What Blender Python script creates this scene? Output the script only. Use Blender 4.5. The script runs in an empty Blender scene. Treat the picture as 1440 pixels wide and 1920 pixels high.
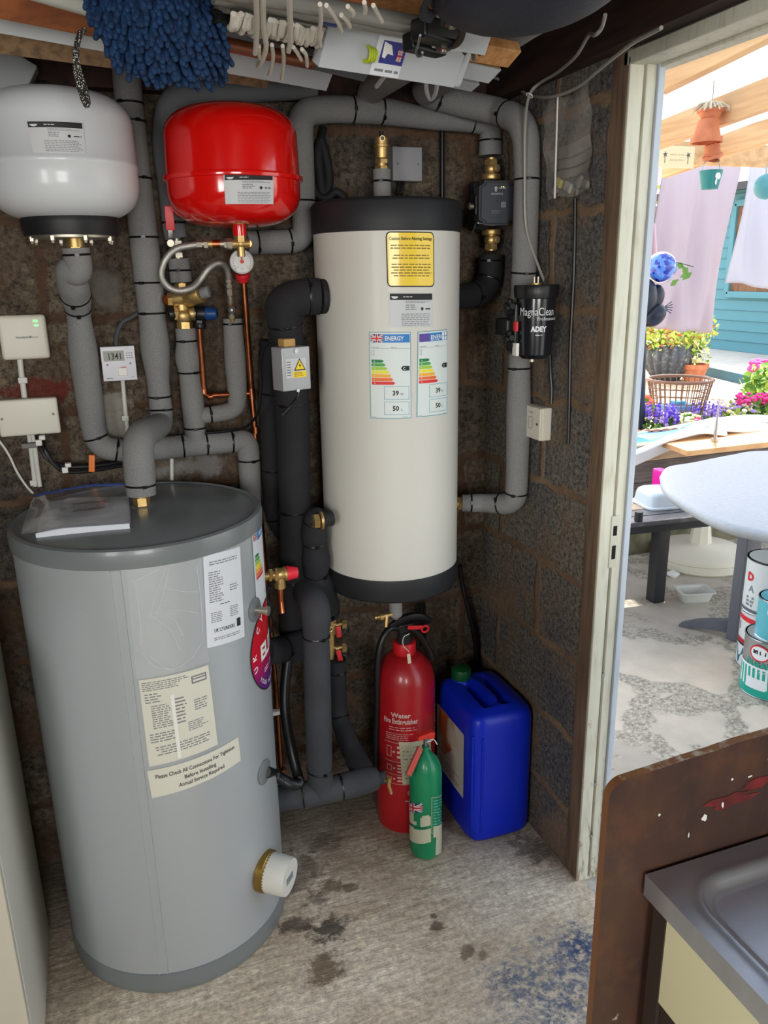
import bpy, bmesh, math, random
from mathutils import Vector, Matrix
import numpy as np
PI = math.pi
# ---------------------------------------------------------------- camera
CY, CP, CR, FPX, CH = math.radians(19.542), math.radians(16.705), math.radians(.966), 1482.6, 1.59
_f = np.array([math.sin(CY)*math.cos(CP), math.cos(CY)*math.cos(CP), -math.sin(CP)])
_r = np.array([math.cos(CY), -math.sin(CY), 0.0]); _d = np.cross(_f, _r)
CM = np.array([math.cos(CR)*_r+math.sin(CR)*_d, -math.sin(CR)*_r+math.cos(CR)*_d, _f])
S = bpy.context.scene
COL = S.collection
cam = bpy.data.cameras.new('camera'); cam_o = bpy.data.objects.new('camera', cam); COL.objects.link(cam_o)
cam.sensor_fit = 'VERTICAL'; cam.sensor_height = 36; cam.lens = FPX/1920*36; cam.clip_start = .02
cam_o.matrix_world = Matrix(((CM[0][0], -CM[1][0], -CM[2][0], 0), (CM[0][1], -CM[1][1], -CM[2][1], 0), (CM[0][2], -CM[1][2], -CM[2][2], CH), (0, 0, 0, 1)))
S.camera = cam_o
# ---------------------------------------------------------------- world, sun, daylight, exposure
W = bpy.data.worlds.new('world'); S.world = W; W.use_nodes = True
wn = W.node_tree.nodes; wl = W.node_tree.links
bg = wn['Background']
sky = wn.new('ShaderNodeTexSky'); sky.sky_type = 'NISHITA'; sky.sun_disc = False
sky.sun_elevation = math.radians(42); sky.sun_rotation = math.radians(33); sky.air_density = 1.4; sky.dust_density = 2.5
hz = wn.new('ShaderNodeMix'); hz.data_type = 'RGBA'; hz.inputs[0].default_value = .5; wl.new(sky.outputs[0], hz.inputs[6]); hz.inputs[7].default_value = (3.8, 3.75, 3.65, 1); wl.new(hz.outputs[2], bg.inputs[0]); bg.inputs[1].default_value = .42
def light(name, kind, loc, direc, energy, col=(1, 1, 1), size=None, size_y=None, angle=None, spread=None):
    l = bpy.data.lights.new(name, kind); l.energy = energy; l.color = col
    if kind == 'AREA':
        l.shape = 'RECTANGLE'; l.size = size; l.size_y = size_y
        if spread: l.spread = spread
    if angle: l.angle = angle
    o = bpy.data.objects.new(name, l); COL.objects.link(o); o.location = loc
    o.rotation_euler = Vector(direc).to_track_quat('-Z', 'Y').to_euler(); return o
light('sun', 'SUN', (6, -3, 8), (-.42, -.50, -.80), 4.4, (1, .93, .82), angle=.01)
light('window_daylight', 'AREA', (-.05, -2.12, 1.55), (0, 1, -.12), 27, (1, .985, .95), 1.0, 1.0)
light('side_window_daylight', 'AREA', (-1.27, -.75, 1.55), (1, .25, -.15), 18, (1, .985, .95), .8, .9)
S.view_settings.view_transform = 'Standard'; S.view_settings.look = 'None'; S.view_settings.gamma = 1
S.view_settings.exposure = .98
S.view_settings.use_curve_mapping = False
S.cycles.max_bounces = 8 if hasattr(S, 'cycles') else 8

# ---------------------------------------------------------------- where a picture point lies on a plane of the place
def ray(px, py):
    v = CM.T @ np.array([(px-720)/FPX, (py-960)/FPX, 1.0]); return Vector(v)
O0 = Vector((0, 0, CH))
def PY(px, py, y): r = ray(px, py); return O0+r*(y/r.y)
def PX(px, py, x): r = ray(px, py); return O0+r*(x/r.x)
def PZ(px, py, z): r = ray(px, py); return O0+r*((z-CH)/r.z)
def cyl_hit(px, py, cx, cy, r):
    d = ray(px, py); a = d.x**2+d.y**2; b = -2*(d.x*cx+d.y*cy); c = cx*cx+cy*cy-r*r
    q = max(0, b*b-4*a*c); t = (-b-math.sqrt(q))/(2*a); p = O0+d*t
    return math.atan2(p.x-cx, -(p.y-cy)), p.z          # theta: 0 faces -y, positive to +x

# ---------------------------------------------------------------- materials
def lin(c): return tuple((x/12.92 if x <= .04045 else ((x+.055)/1.055)**2.4) for x in c)
def rgb(r, g, b): return (*lin((r/255, g/255, b/255)), 1)
MATS = {}
def mat(name, col, rough=.5, metal=0, coat=0, alpha=1, noise=None, bump=None, spec=.5, trans=0, ior=1.45, emit=None, sheen=0, sss=0):
    if name in MATS: return MATS[name]
    m = bpy.data.materials.new(name); m.use_nodes = True; MATS[name] = m
    n = m.node_tree.nodes; l = m.node_tree.links; p = n['Principled BSDF']
    p.inputs['Base Color'].default_value = rgb(*col); p.inputs['Roughness'].default_value = rough; p.inputs['Metallic'].default_value = metal
    p.inputs['Coat Weight'].default_value = coat; p.inputs['Coat Roughness'].default_value = .08
    p.inputs['Alpha'].default_value = alpha; p.inputs['Specular IOR Level'].default_value = spec
    p.inputs['Transmission Weight'].default_value = trans; p.inputs['IOR'].default_value = ior
    p.inputs['Sheen Weight'].default_value = sheen
    if emit: p.inputs['Emission Color'].default_value = rgb(*emit[0]); p.inputs['Emission Strength'].default_value = emit[1]
    tc = n.new('ShaderNodeTexCoord')
    if noise:      # (scale, colour2, amount low, high [, stretch])
        t = n.new('ShaderNodeTexNoise'); t.inputs['Scale'].default_value = noise[0]; t.inputs['Detail'].default_value = 6
        mp = n.new('ShaderNodeMapping'); l.new(tc.outputs['Object'], mp.inputs[0]); l.new(mp.outputs[0], t.inputs[0])
        if len(noise) > 4: mp.inputs['Scale'].default_value = noise[4]
        cr = n.new('ShaderNodeValToRGB'); cr.color_ramp.elements[0].position = noise[2]; cr.color_ramp.elements[1].position = noise[3]
        cr.color_ramp.elements[0].color = rgb(*col); cr.color_ramp.elements[1].color = rgb(*noise[1])
        l.new(t.outputs[0], cr.inputs[0]); l.new(cr.outputs[0], p.inputs['Base Color'])
    if bump:       # (scale, strength, distance [, stretch])
        t2 = n.new('ShaderNodeTexNoise'); t2.inputs['Scale'].default_value = bump[0]; t2.inputs['Detail'].default_value = 5
        mp2 = n.new('ShaderNodeMapping'); l.new(tc.outputs['Object'], mp2.inputs[0]); l.new(mp2.outputs[0], t2.inputs[0])
        if len(bump) > 3: mp2.inputs['Scale'].default_value = bump[3]
        b = n.new('ShaderNodeBump'); b.inputs['Strength'].default_value = bump[1]; b.inputs['Distance'].default_value = bump[2]
        l.new(t2.outputs[0], b.inputs['Height']); l.new(b.outputs[0], p.inputs['Normal'])
    return m
def translucent(m, amt, transp=0):
    n = m.node_tree.nodes; l = m.node_tree.links; p = n['Principled BSDF']; out = n['Material Output']; t = n.new('ShaderNodeBsdfTranslucent'); mx = n.new('ShaderNodeMixShader')
    c = p.inputs['Base Color']
    if c.links: l.new(c.links[0].from_socket, t.inputs[0])
    else: t.inputs[0].default_value = c.default_value
    mx.inputs[0].default_value = amt; l.new(p.outputs[0], mx.inputs[1]); l.new(t.outputs[0], mx.inputs[2]); last = mx
    if transp: tr = n.new('ShaderNodeBsdfTransparent'); m2 = n.new('ShaderNodeMixShader'); m2.inputs[0].default_value = transp; l.new(mx.outputs[0], m2.inputs[1]); l.new(tr.outputs[0], m2.inputs[2]); last = m2
    l.new(last.outputs[0], out.inputs[0]); return m
def nodes_of(m): return m.node_tree.nodes, m.node_tree.links, m.node_tree.nodes['Principled BSDF']
foam = mat('grey_foam', (136, 136, 134), .88, noise=(420, (120, 120, 120), .35, .65), bump=(600, .35, .0012))
foamd = mat('dark_foam', (50, 51, 55), .85, noise=(9, (60, 61, 65), .45, .75), bump=(300, .35, .0015))
foamb = mat('black_foam', (30, 30, 34), .85, noise=(12, (38, 38, 42), .45, .8), bump=(260, .3, .001))
blk = mat('black_plastic', (20, 21, 23), .38)
blkm = mat('black_matt', (26, 26, 29), .7)
tie_m = mat('cable_tie_black', (16, 16, 17), .3)
brass = mat('brass', (204, 174, 116), .42, .85, noise=(40, (172, 138, 82), .45, .7))
nickel = mat('nickel', (176, 170, 156), .42, .9)
steel = mat('steel', (170, 172, 176), .3, 1)
copper = mat('copper', (190, 116, 78), .3, 1, noise=(22, (140, 82, 52), .42, .68))
whitep = mat('white_plastic', (222, 221, 215), .42)
creamp = mat('cream_plastic', (216, 212, 198), .42)
offw = mat('off_white', (205, 203, 196), .5)
paper = mat('paper_white', (212, 216, 222), .6)
paperc = mat('paper_cream', (206, 204, 190), .6)
ink = mat('ink_black', (30, 30, 32), .6)
inkg = mat('ink_grey', (118, 120, 124), .6)
whitei = mat('ink_white', (232, 232, 230), .5)
redp = mat('red_plastic', (205, 32, 40), .4)
redpaint = mat('red_gloss', (214, 14, 10), .16, coat=.9)
redext = mat('red_extinguisher', (170, 20, 30), .36, coat=.3, noise=(7, (150, 24, 30), .45, .7))
bluep = mat('blue_plastic', (8, 42, 200), .36)
greenp = mat('green_cap', (14, 84, 40), .4)
uk_b = mat('flag_blue', (30, 48, 120), .5); uk_r = mat('flag_red', (205, 40, 50), .5)
lab_blue = mat('label_blue', (34, 120, 190), .45); lab_purple = mat('label_purple', (86, 60, 150), .45)
yel = mat('yellow_label', (238, 204, 60), .35, metal=.0, coat=.4)
silverlab = mat('silver_label', (196, 198, 200), .45)

# ---------------------------------------------------------------- mesh building
class MB:
    def __init__(s): s.v = []; s.f = []; s.m = []; s.mats = []
    def mi(s, m):
        if m not in s.mats: s.mats.append(m)
        return s.mats.index(m)
    def add(s, vs, fs, m):
        o = len(s.v); i = s.mi(m); s.v += [Vector(v) for v in vs]
        for f in fs: s.f.append(tuple(o+k for k in f)); s.m.append(i)
        return s
    def box(s, c, size, m, R=None, bev=0):
        bm = bmesh.new(); bmesh.ops.create_cube(bm, size=1)
        for v in bm.verts: v.co = Vector((v.co.x*size[0], v.co.y*size[1], v.co.z*size[2]))
        if bev > 0: bmesh.ops.bevel(bm, geom=bm.edges[:], offset=bev, segments=3, affect='EDGES', profile=.6)
        s.bm(bm, m, c, R); return s
    def bm(s, bm, m, c=(0, 0, 0), R=None):
        c = Vector(c); R = R or Matrix.Identity(3)
        vs = [c+R @ v.co for v in bm.verts]; bm.verts.index_update()
        fs = [[v.index for v in f.verts] for f in bm.faces]; bm.free(); s.add(vs, fs, m)
    def lathe(s, prof, m, c=(0, 0, 0), ax=(0, 0, 1), seg=32, rib=None):
        c = Vector(c); a = Vector(ax).normalized(); u = a.orthogonal().normalized()
        if abs(a.z) > .999: u = Vector((1, 0, 0))
        w = a.cross(u); vs = []; fs = []
        for (r, z) in prof:
            for k in range(seg):
                t = 2*PI*k/seg; rr = r*(1+(rib(t, z) if rib else 0)); vs.append(c+a*z+(u*math.cos(t)+w*math.sin(t))*rr)
        n = len(prof)
        for i in range(n-1):
            for k in range(seg):
                k2 = (k+1) % seg; fs.append((i*seg+k, i*seg+k2, (i+1)*seg+k2, (i+1)*seg+k))
        if prof[0][0] > 1e-6: fs.append(tuple(reversed(range(seg))))
        if prof[-1][0] > 1e-6: fs.append(tuple((n-1)*seg+k for k in range(seg)))
        s.add(vs, fs, m); return s
    def cyl(s, p0, p1, r, m, r1=None, seg=20, bev=0):
        p0 = Vector(p0); p1 = Vector(p1); L = (p1-p0).length; r1 = r if r1 is None else r1
        if bev: pr = [(r-bev, 0), (r-bev*.3, bev*.3), (r, bev), (r1, L-bev), (r1-bev*.3, L-bev*.3), (r1-bev, L)]
        else: pr = [(r, 0), (r1, L)]
        return s.lathe(pr, m, p0, p1-p0, seg)
    def hexn(s, p0, p1, r, m): return s.cyl(p0, p1, r, m, seg=6)
    def tube(s, pts, r, m, seg=14, caps=True, flat=None):
        pts = [Vector(p) for p in pts]; n = len(pts); R = r if isinstance(r, (list, tuple)) else [r]*n
        T = []
        for i in range(n):
            d = pts[min(i+1, n-1)]-pts[max(i-1, 0)]; T.append(d.normalized() if d.length > 1e-9 else Vector((0, 0, 1)))
        u = T[0].orthogonal().normalized(); vs = []
        for i in range(n):
            u = (u-T[i]*u.dot(T[i])).normalized(); w = T[i].cross(u)
            for k in range(seg):
                t = 2*PI*k/seg; vs.append(pts[i]+(u*math.cos(t)+w*math.sin(t)*(flat or 1))*R[i])
        fs = []
        for i in range(n-1):
            for k in range(seg):
                k2 = (k+1) % seg; fs.append((i*seg+k, i*seg+k2, (i+1)*seg+k2, (i+1)*seg+k))
        if caps: fs.append(tuple(reversed(range(seg)))); fs.append(tuple((n-1)*seg+k for k in range(seg)))
        s.add(vs, fs, m); return s
    def sphere(s, c, r, m, seg=16, sc=(1, 1, 1), R=None):
        n = max(6, seg//2); pr = [(r*math.sin(PI*i/n), -r*math.cos(PI*i/n)) for i in range(n+1)]
        pr[0] = (1e-7, -r); pr[-1] = (1e-7, r); o = len(s.v); s.lathe(pr, m, (0, 0, 0), (0, 0, 1), seg)
        R = R or Matrix.Identity(3)
        for i in range(o, len(s.v)):
            v = s.v[i]; s.v[i] = Vector(c)+R @ Vector((v.x*sc[0], v.y*sc[1], v.z*sc[2]))
        return s
    def torus(s, c, R, r, m, ax=(0, 0, 1), seg=32, seg2=8, flat=1, arc=1.0):
        a = Vector(ax).normalized(); u = a.orthogonal().normalized()
        if abs(a.z) > .999: u = Vector((1, 0, 0))
        w = a.cross(u); n = seg if arc >= 1 else seg+1
        P = [Vector(c)+(u*math.cos(2*PI*arc*k/seg)+w*math.sin(2*PI*arc*k/seg))*R for k in range(n)]
        vs = []; fs = []
        for k in range(n):
            o = (P[k]-Vector(c)).normalized()
            for j in range(seg2):
                t = 2*PI*j/seg2; vs.append(P[k]+o*math.cos(t)*r+a*math.sin(t)*r*flat)
        for k in range(n if arc >= 1 else n-1):
            k2 = (k+1) % n
            for j in range(seg2): j2 = (j+1) % seg2; fs.append((k*seg2+j, k2*seg2+j, k2*seg2+j2, k*seg2+j2))
        s.add(vs, fs, m); return s
    def prism(s, poly, dep, m, o=(0, 0, 0), u=(1, 0, 0), v=(0, 0, 1), n=None):
        u = Vector(u); v = Vector(v); n = Vector(n) if n else u.cross(v); n = n.normalized()*dep; o = Vector(o)
        a = [o+u*p[0]+v*p[1] for p in poly]; k = len(a)
        s.add(a+[p+n for p in a], [tuple(reversed(range(k))), tuple(range(k, 2*k))]+[(i, (i+1) % k, k+(i+1) % k, k+i) for i in range(k)], m); return s
    def grid(s, fn, nu, nv, m):
        vs = [fn(i/nu, j/nv) for j in range(nv+1) for i in range(nu+1)]
        s.add(vs, [(j*(nu+1)+i, j*(nu+1)+i+1, (j+1)*(nu+1)+i+1, (j+1)*(nu+1)+i) for j in range(nv) for i in range(nu)], m); return s
    def build(s, name, parent=None, loc=None, ang=38, solid=0, label=None):
        org = Vector(loc) if loc is not None else (ORG.get(parent.name, Vector((0, 0, 0))) if parent else None)
        if org is None:
            lo = [min(v[i] for v in s.v) for i in range(3)]; hi = [max(v[i] for v in s.v) for i in range(3)]
            org = Vector(((lo[0]+hi[0])/2, (lo[1]+hi[1])/2, lo[2]))
        me = bpy.data.meshes.new(name); me.from_pydata([tuple(v-org) for v in s.v], [], s.f)
        for m in s.mats: me.materials.append(m)
        me.polygons.foreach_set('material_index', s.m)
        me.update(); me.validate()
        if ang: me.shade_smooth(); me.set_sharp_from_angle(angle=math.radians(ang))
        o = bpy.data.objects.new(name, me); COL.objects.link(o)
        if parent: o.parent = parent
        else: o.location = org
        ORG[o.name] = org
        if solid: md = o.modifiers.new('s', 'SOLIDIFY'); md.thickness = solid; md.offset = 0
        if label: o['label'] = label
        return o
ORG = {}
def thing(name, label, cat, loc, group=None):
    o = bpy.data.objects.new(name, None); COL.objects.link(o); o.location = loc; o.empty_display_size = .05
    ORG[o.name] = Vector(loc); return tag(o, label, cat, group)
def tag(o, label, cat, group=None, kind=None):
    o['label'] = label; o['category'] = cat
    if group: o['group'] = group
    if kind: o['kind'] = kind
    return o
def struct(o): o['kind'] = 'structure'; return o
def rot(z=0, x=0, y=0): return (Matrix.Rotation(z, 3, 'Z') @ Matrix.Rotation(x, 3, 'X') @ Matrix.Rotation(y, 3, 'Y'))
def fillet(pts, rb, n=6):
    pts = [Vector(p) for p in pts]; out = [pts[0]]
    for i in range(1, len(pts)-1):
        a, b, c = pts[i-1], pts[i], pts[i+1]; r = rb[i] if isinstance(rb, (list, tuple)) else rb
        d1 = min(r, (a-b).length*.49); d2 = min(r, (c-b).length*.49)
        s = b+(a-b).normalized()*d1; e = b+(c-b).normalized()*d2
        for k in range(n+1): t = k/n; out.append(s*(1-t)**2+b*2*t*(1-t)+e*t*t)
    out.append(pts[-1]); return out
def spline(pts, n=8):
    pts = [Vector(p) for p in pts]; P = [pts[0]*2-pts[1]]+pts+[pts[-1]*2-pts[-2]]; out = []
    for i in range(1, len(P)-2):
        for k in range(n):
            t = k/n; a, b, c, d = P[i-1], P[i], P[i+1], P[i+2]
            out.append(.5*((2*b)+(c-a)*t+(2*a-5*b+4*c-d)*t*t+(3*b-3*c+d-a)*t**3))
    out.append(pts[-1]); return out

# ---------------------------------------------------------------- labels (thin printed layers following a surface)
_tcache = {}
def text_mesh(txt, bold):
    if (txt, bold) in _tcache: return _tcache[(txt, bold)]
    c = bpy.data.curves.new('t', 'FONT'); c.body = txt; c.size = 1; c.offset = bold; c.resolution_u = 2; c.fill_mode = 'FRONT'
    o = bpy.data.objects.new('t', c); me = bpy.data.meshes.new_from_object(o)
    vs = [(v.co.x, v.co.y) for v in me.vertices]; fs = [tuple(p.vertices) for p in me.polygons]
    bpy.data.objects.remove(o); bpy.data.curves.remove(c); bpy.data.meshes.remove(me)
    _tcache[(txt, bold)] = (vs, fs); return vs, fs
class Decal:
    def __init__(s, fn, W, H, off=.0006): s.fn = fn; s.W = W; s.H = H; s.b = MB(); s.off = off
    def P(s, x, y, L): return s.fn(x/s.W, y/s.H, s.off+L*.00035)
    def rect(s, x0, y0, x1, y1, m, L=0):
        nx = max(1, min(30, int(abs(x1-x0)/.006)+1)); s.b.grid(lambda a, b: s.P(x0+(x1-x0)*a, y0+(y1-y0)*b, L), nx, 2 if y1-y0 > .1 else 1, m); return s
    def frame(s, x0, y0, x1, y1, t, m, L=1):
        s.rect(x0, y0, x1, y0+t, m, L).rect(x0, y1-t, x1, y1, m, L).rect(x0, y0+t, x0+t, y1-t, m, L).rect(x1-t, y0+t, x1, y1-t, m, L); return s
    def poly(s, pts, m, L=1): s.b.add([s.P(x, y, L) for x, y in pts], [tuple(range(len(pts)))], m); return s
    def arrow(s, x0, y0, ww, dh, m, L=1):
        s.rect(x0, y0+dh*.08, x0+ww, y0+dh*.92, m, L); s.poly([(x0+ww, y0+dh*.08), (x0+ww+dh*.5, y0+dh*.5), (x0+ww, y0+dh*.92)], m, L); return s
    def disc(s, cx, cy, rx, ry, m, L=1, n=40):
        vs = [s.P(cx, cy, L)]; fs = []
        for j in (1, 2, 3):
            for k in range(n): t = 2*PI*k/n; vs.append(s.P(cx+rx*j/3*math.cos(t), cy+ry*j/3*math.sin(t), L))
        for k in range(n): fs.append((0, 1+k, 1+(k+1) % n))
        for j in (0, 1):
            for k in range(n): a = 1+j*n; fs.append((a+k, a+n+k, a+n+(k+1) % n, a+(k+1) % n))
        s.b.add(vs, fs, m); return s
    def rrect(s, x0, y0, x1, y1, r, m, L=0):
        s.rect(x0+r, y0, x1-r, y1, m, L)
        for (a, b, sg) in ((x0, x0+r, 1), (x1-r, x1, -1)):
            n = 5; prev = None
            for k in range(n+1):
                t = k/n; xx = a+(b-a)*t; q = (1-t) if sg > 0 else t; dy = r*(1-math.sqrt(max(0, 1-q*q)))
                cur = (xx, dy)
                if prev: s.poly([(prev[0], y0+prev[1]), (cur[0], y0+cur[1]), (cur[0], y1-cur[1]), (prev[0], y1-prev[1])], m, L)
                prev = cur
        return s
    def text(s, t, x, y, h, m, al='c', L=2, bold=.0, wmax=None, ang=0):
        vs, fs = text_mesh(t, bold); sc = h/.72
        if not vs: return s
        x0 = min(v[0] for v in vs); x1 = max(v[0] for v in vs); w = (x1-x0)*sc; kx = 1
        if wmax: kx = wmax/w; w = wmax
        ox = {'c': -w/2, 'l': 0, 'r': -w}[al]; ca, sa = math.cos(ang), math.sin(ang); out = []
        for v in vs:
            a = ox+(v[0]-x0)*sc*kx; b = v[1]*sc; out.append(s.P(x+a*ca-b*sa, y+a*sa+b*ca, L))
        s.b.add(out, fs, m); return s
    def words(s, x0, y0, x1, y1, rows, m, seed=1, fill=.42, ragged=.3, cen=False, L=1):
        rd = random.Random(seed); dh = (y1-y0)/rows
        for r in range(rows):
            y = y1-dh*(r+.75); W = (x1-x0)*(1-ragged*rd.random()); x = x0 if not cen else (x0+x1-W)/2; e = x+W
            while x < e:
                w = min(e-x, dh*rd.uniform(.9, 2.6)); s.b.add([s.P(x, y, L), s.P(x+w, y, L), s.P(x+w, y+dh*fill, L), s.P(x, y+dh*fill, L)], [(0, 1, 2, 3)], m); x += w+dh*.4
        return s
    def flag(s, x0, y0, x1, y1, L=1):
        w = x1-x0; h = y1-y0; s.rect(x0, y0, x1, y1, uk_b, L)
        def bar(ax, ay, bx, by, t, m, LL):
            d = Vector((bx-ax, by-ay)).normalized(); n = Vector((-d.y, d.x))*t/2; k = 8
            s.b.grid(lambda p, q: s.P(ax+(bx-ax)*p+n.x*(2*q-1), ay+(by-ay)*p+n.y*(2*q-1), LL), k, 1, m); return
        def bar_flat(ax, ay, bx, by, t, m, LL):
            d = Vector((bx-ax, by-ay)).normalized(); n = Vector((-d.y, d.x))*t/2
            s.poly([(ax+n.x, ay+n.y), (bx+n.x, by+n.y), (bx-n.x, by-n.y), (ax-n.x, ay-n.y)], m, LL)
        i = h*.05
        bar(x0+i, y0+i, x1-i, y1-i, h*.2, whitei, L+1); bar(x0+i, y1-i, x1-i, y0+i, h*.2, whitei, L+1.3)
        bar(x0+i, y0+i, x1-i, y1-i, h*.07, uk_r, L+1.6); bar(x0+i, y1-i, x1-i, y0+i, h*.07, uk_r, L+1.8)
        bar((x0+x1)/2, y0, (x0+x1)/2, y1, w*.2, whitei, L+2.2); bar(x0, (y0+y1)/2, x1, (y0+y1)/2, h*.33, whitei, L+2.2)
        bar((x0+x1)/2, y0, (x0+x1)/2, y1, w*.12, uk_r, L+2.8); bar(x0, (y0+y1)/2, x1, (y0+y1)/2, h*.2, uk_r, L+2.8); return s
    def build(s, name, parent, label=None): return s.b.build(name, parent, ang=0, label=label)
def bil(q, s, t): return tuple((q[3][i]*(1-s)+q[2][i]*s)*(1-t)+(q[0][i]*(1-s)+q[1][i]*s)*t for i in range(len(q[0])))
def cyl_decal(cx, cy, r, quad_px=None, tz=None, off=.0006):
    """quad as picture points TL,TR,BR,BL on an upright cylinder, or (theta0,theta1,z0,z1)"""
    q = [cyl_hit(a, b, cx, cy, r) for a, b in quad_px] if quad_px else [(tz[0], tz[3]), (tz[1], tz[3]), (tz[1], tz[2]), (tz[0], tz[2])]
    def fn(s, t, o):
        th, z = bil(q, s, t); return Vector((cx+(r+o)*math.sin(th), cy-(r+o)*math.cos(th), z))
    W = math.hypot((q[1][0]-q[0][0])*r, q[1][1]-q[0][1]); H = math.hypot((q[3][0]-q[0][0])*r, q[3][1]-q[0][1])
    return Decal(fn, W, H, off)
def flat_decal(o, u, v, W, H, off=.0006):
    o = Vector(o); u = Vector(u).normalized(); v = Vector(v).normalized(); n = u.cross(v).normalized()
    return Decal(lambda s, t, k: o+u*(s*W)+v*(t*H)+n*k, W, H, off)
# ================================================================ the setting
def blockwall(name, ax, blockA, blockB, mortA, mortB, offx=0.0, patches=()):
    m = mat(name, (90, 90, 90), .95); n, l, p = nodes_of(m); p.inputs['Specular IOR Level'].default_value = .15
    tc = n.new('ShaderNodeTexCoord'); sp = n.new('ShaderNodeSeparateXYZ'); l.new(tc.outputs['Object'], sp.inputs[0])
    cb = n.new('ShaderNodeCombineXYZ'); ad = n.new('ShaderNodeMath'); ad.inputs[1].default_value = .035; l.new(sp.outputs['Z'], ad.inputs[0])
    ax2 = n.new('ShaderNodeMath'); ax2.inputs[1].default_value = offx; l.new(sp.outputs[ax], ax2.inputs[0])
    l.new(ax2.outputs[0], cb.inputs[0]); l.new(ad.outputs[0], cb.inputs[1])
    nz = n.new('ShaderNodeTexNoise'); nz.inputs['Scale'].default_value = 13; nz.inputs['Detail'].default_value = 5; l.new(tc.outputs['Object'], nz.inputs[0])
    va = n.new('ShaderNodeVectorMath'); va.operation = 'MULTIPLY_ADD'; va.inputs[1].default_value = (.05, .05, 0); l.new(nz.outputs['Color'], va.inputs[0]); l.new(cb.outputs[0], va.inputs[2])
    vb = n.new('ShaderNodeVectorMath'); vb.operation = 'SUBTRACT'; vb.inputs[1].default_value = (.025, .025, 0); l.new(va.outputs[0], vb.inputs[0])
    br = n.new('ShaderNodeTexBrick'); l.new(vb.outputs[0], br.inputs['Vector']); br.inputs['Scale'].default_value = 1
    br.inputs['Brick Width'].default_value = .44; br.inputs['Row Height'].default_value = .2195; br.inputs['Mortar Size'].default_value = .017; br.inputs['Mortar Smooth'].default_value = .7
    br.inputs['Color1'].default_value = (0, 0, 0, 1); br.inputs['Color2'].default_value = (1, 1, 1, 1); br.inputs['Mortar'].default_value = (.5, .5, .5, 1)
    sp2 = n.new('ShaderNodeTexNoise'); sp2.inputs['Scale'].default_value = 85; sp2.inputs['Detail'].default_value = 8; sp2.inputs['Roughness'].default_value = .8; l.new(tc.outputs['Object'], sp2.inputs[0])
    lg = n.new('ShaderNodeTexNoise'); lg.inputs['Scale'].default_value = 3.2; lg.inputs['Detail'].default_value = 7; lg.inputs['Roughness'].default_value = .65; l.new(tc.outputs['Object'], lg.inputs[0])
    def ramp(src, a, b, ca, cb_):
        r = n.new('ShaderNodeValToRGB'); r.color_ramp.elements[0].position = a; r.color_ramp.elements[1].position = b
        r.color_ramp.elements[0].color = ca; r.color_ramp.elements[1].color = cb_; l.new(src, r.inputs[0]); return r
    def mix(t, fac, a, b):
        x = n.new('ShaderNodeMix'); x.data_type = 'RGBA'; x.blend_type = t
        if isinstance(fac, (int, float)): x.inputs[0].default_value = fac
        else: l.new(fac, x.inputs[0])
        l.new(a, x.inputs[6]); l.new(b, x.inputs[7]); return x.outputs[2]
    blkc = ramp(lg.outputs[0], .38, .62, rgb(*blockA), rgb(*blockB))
    mort = ramp(lg.outputs[0], .35, .62, rgb(*mortA), rgb(*mortB))
    speck = ramp(sp2.outputs[0], .38, .64, (.30, .30, .30, 1), (2.0, 1.96, 1.88, 1))
    bvar = n.new('ShaderNodeMath'); bvar.operation = 'MULTIPLY_ADD'; bvar.inputs[1].default_value = .0; bvar.inputs[2].default_value = 1
    b1 = mix('MULTIPLY', 1.0, blkc.outputs[0], speck.outputs[0])
    sp3 = ramp(sp2.outputs[0], .3, .7, (.7, .7, .7, 1), (1.2, 1.2, 1.2, 1)); m1 = mix('MULTIPLY', 1.0, mort.outputs[0], sp3.outputs[0])
    # smears of mortar over the blocks
    sm = n.new('ShaderNodeTexNoise'); sm.inputs['Scale'].default_value = 5.5; sm.inputs['Detail'].default_value = 6
    mpp = n.new('ShaderNodeMapping'); mpp.inputs['Location'].default_value = (4.3, 2.2, 7.7); l.new(tc.outputs['Object'], mpp.inputs[0]); l.new(mpp.outputs[0], sm.inputs[0])
    smr = ramp(sm.outputs[0], .50, .66, (0, 0, 0, 1), (.75, .75, .75, 1))
    mx = n.new('ShaderNodeMath'); mx.operation = 'MAXIMUM'; l.new(br.outputs['Fac'], mx.inputs[0]); l.new(smr.outputs[0], mx.inputs[1])
    c = mix('MIX', mx.outputs[0], b1, m1)
    for (px, pz, rx, rz, col, amt) in patches:      # old paint and lime smears on the blocks
        def mt(op, a, b_):
            q = n.new('ShaderNodeMath'); q.operation = op
            for i, v in enumerate((a, b_)):
                if isinstance(v, (int, float)): q.inputs[i].default_value = v
                else: l.new(v, q.inputs[i])
            return q.outputs[0]
        dx = mt('DIVIDE', mt('SUBTRACT', sp.outputs[ax], px), rx); dz = mt('DIVIDE', mt('SUBTRACT', sp.outputs['Z'], pz), rz)
        dd_ = mt('SQRT', mt('ADD', mt('MULTIPLY', dx, dx), mt('MULTIPLY', dz, dz)), 0); dd_ = mt('ADD', dd_, mt('MULTIPLY', mt('SUBTRACT', nz.outputs[0], .5), 3.0)); dd_ = mt('ADD', dd_, mt('MULTIPLY', mt('SUBTRACT', sp2.outputs[0], .5), 2.4))
        rr = ramp(dd_, .6, 1.05, (amt, amt, amt, 1), (0, 0, 0, 1)); rc = n.new('ShaderNodeRGB'); rc.outputs[0].default_value = rgb(*col); c = mix('MIX', rr.outputs[0], c, rc.outputs[0])
    l.new(c, p.inputs['Base Color'])
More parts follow.
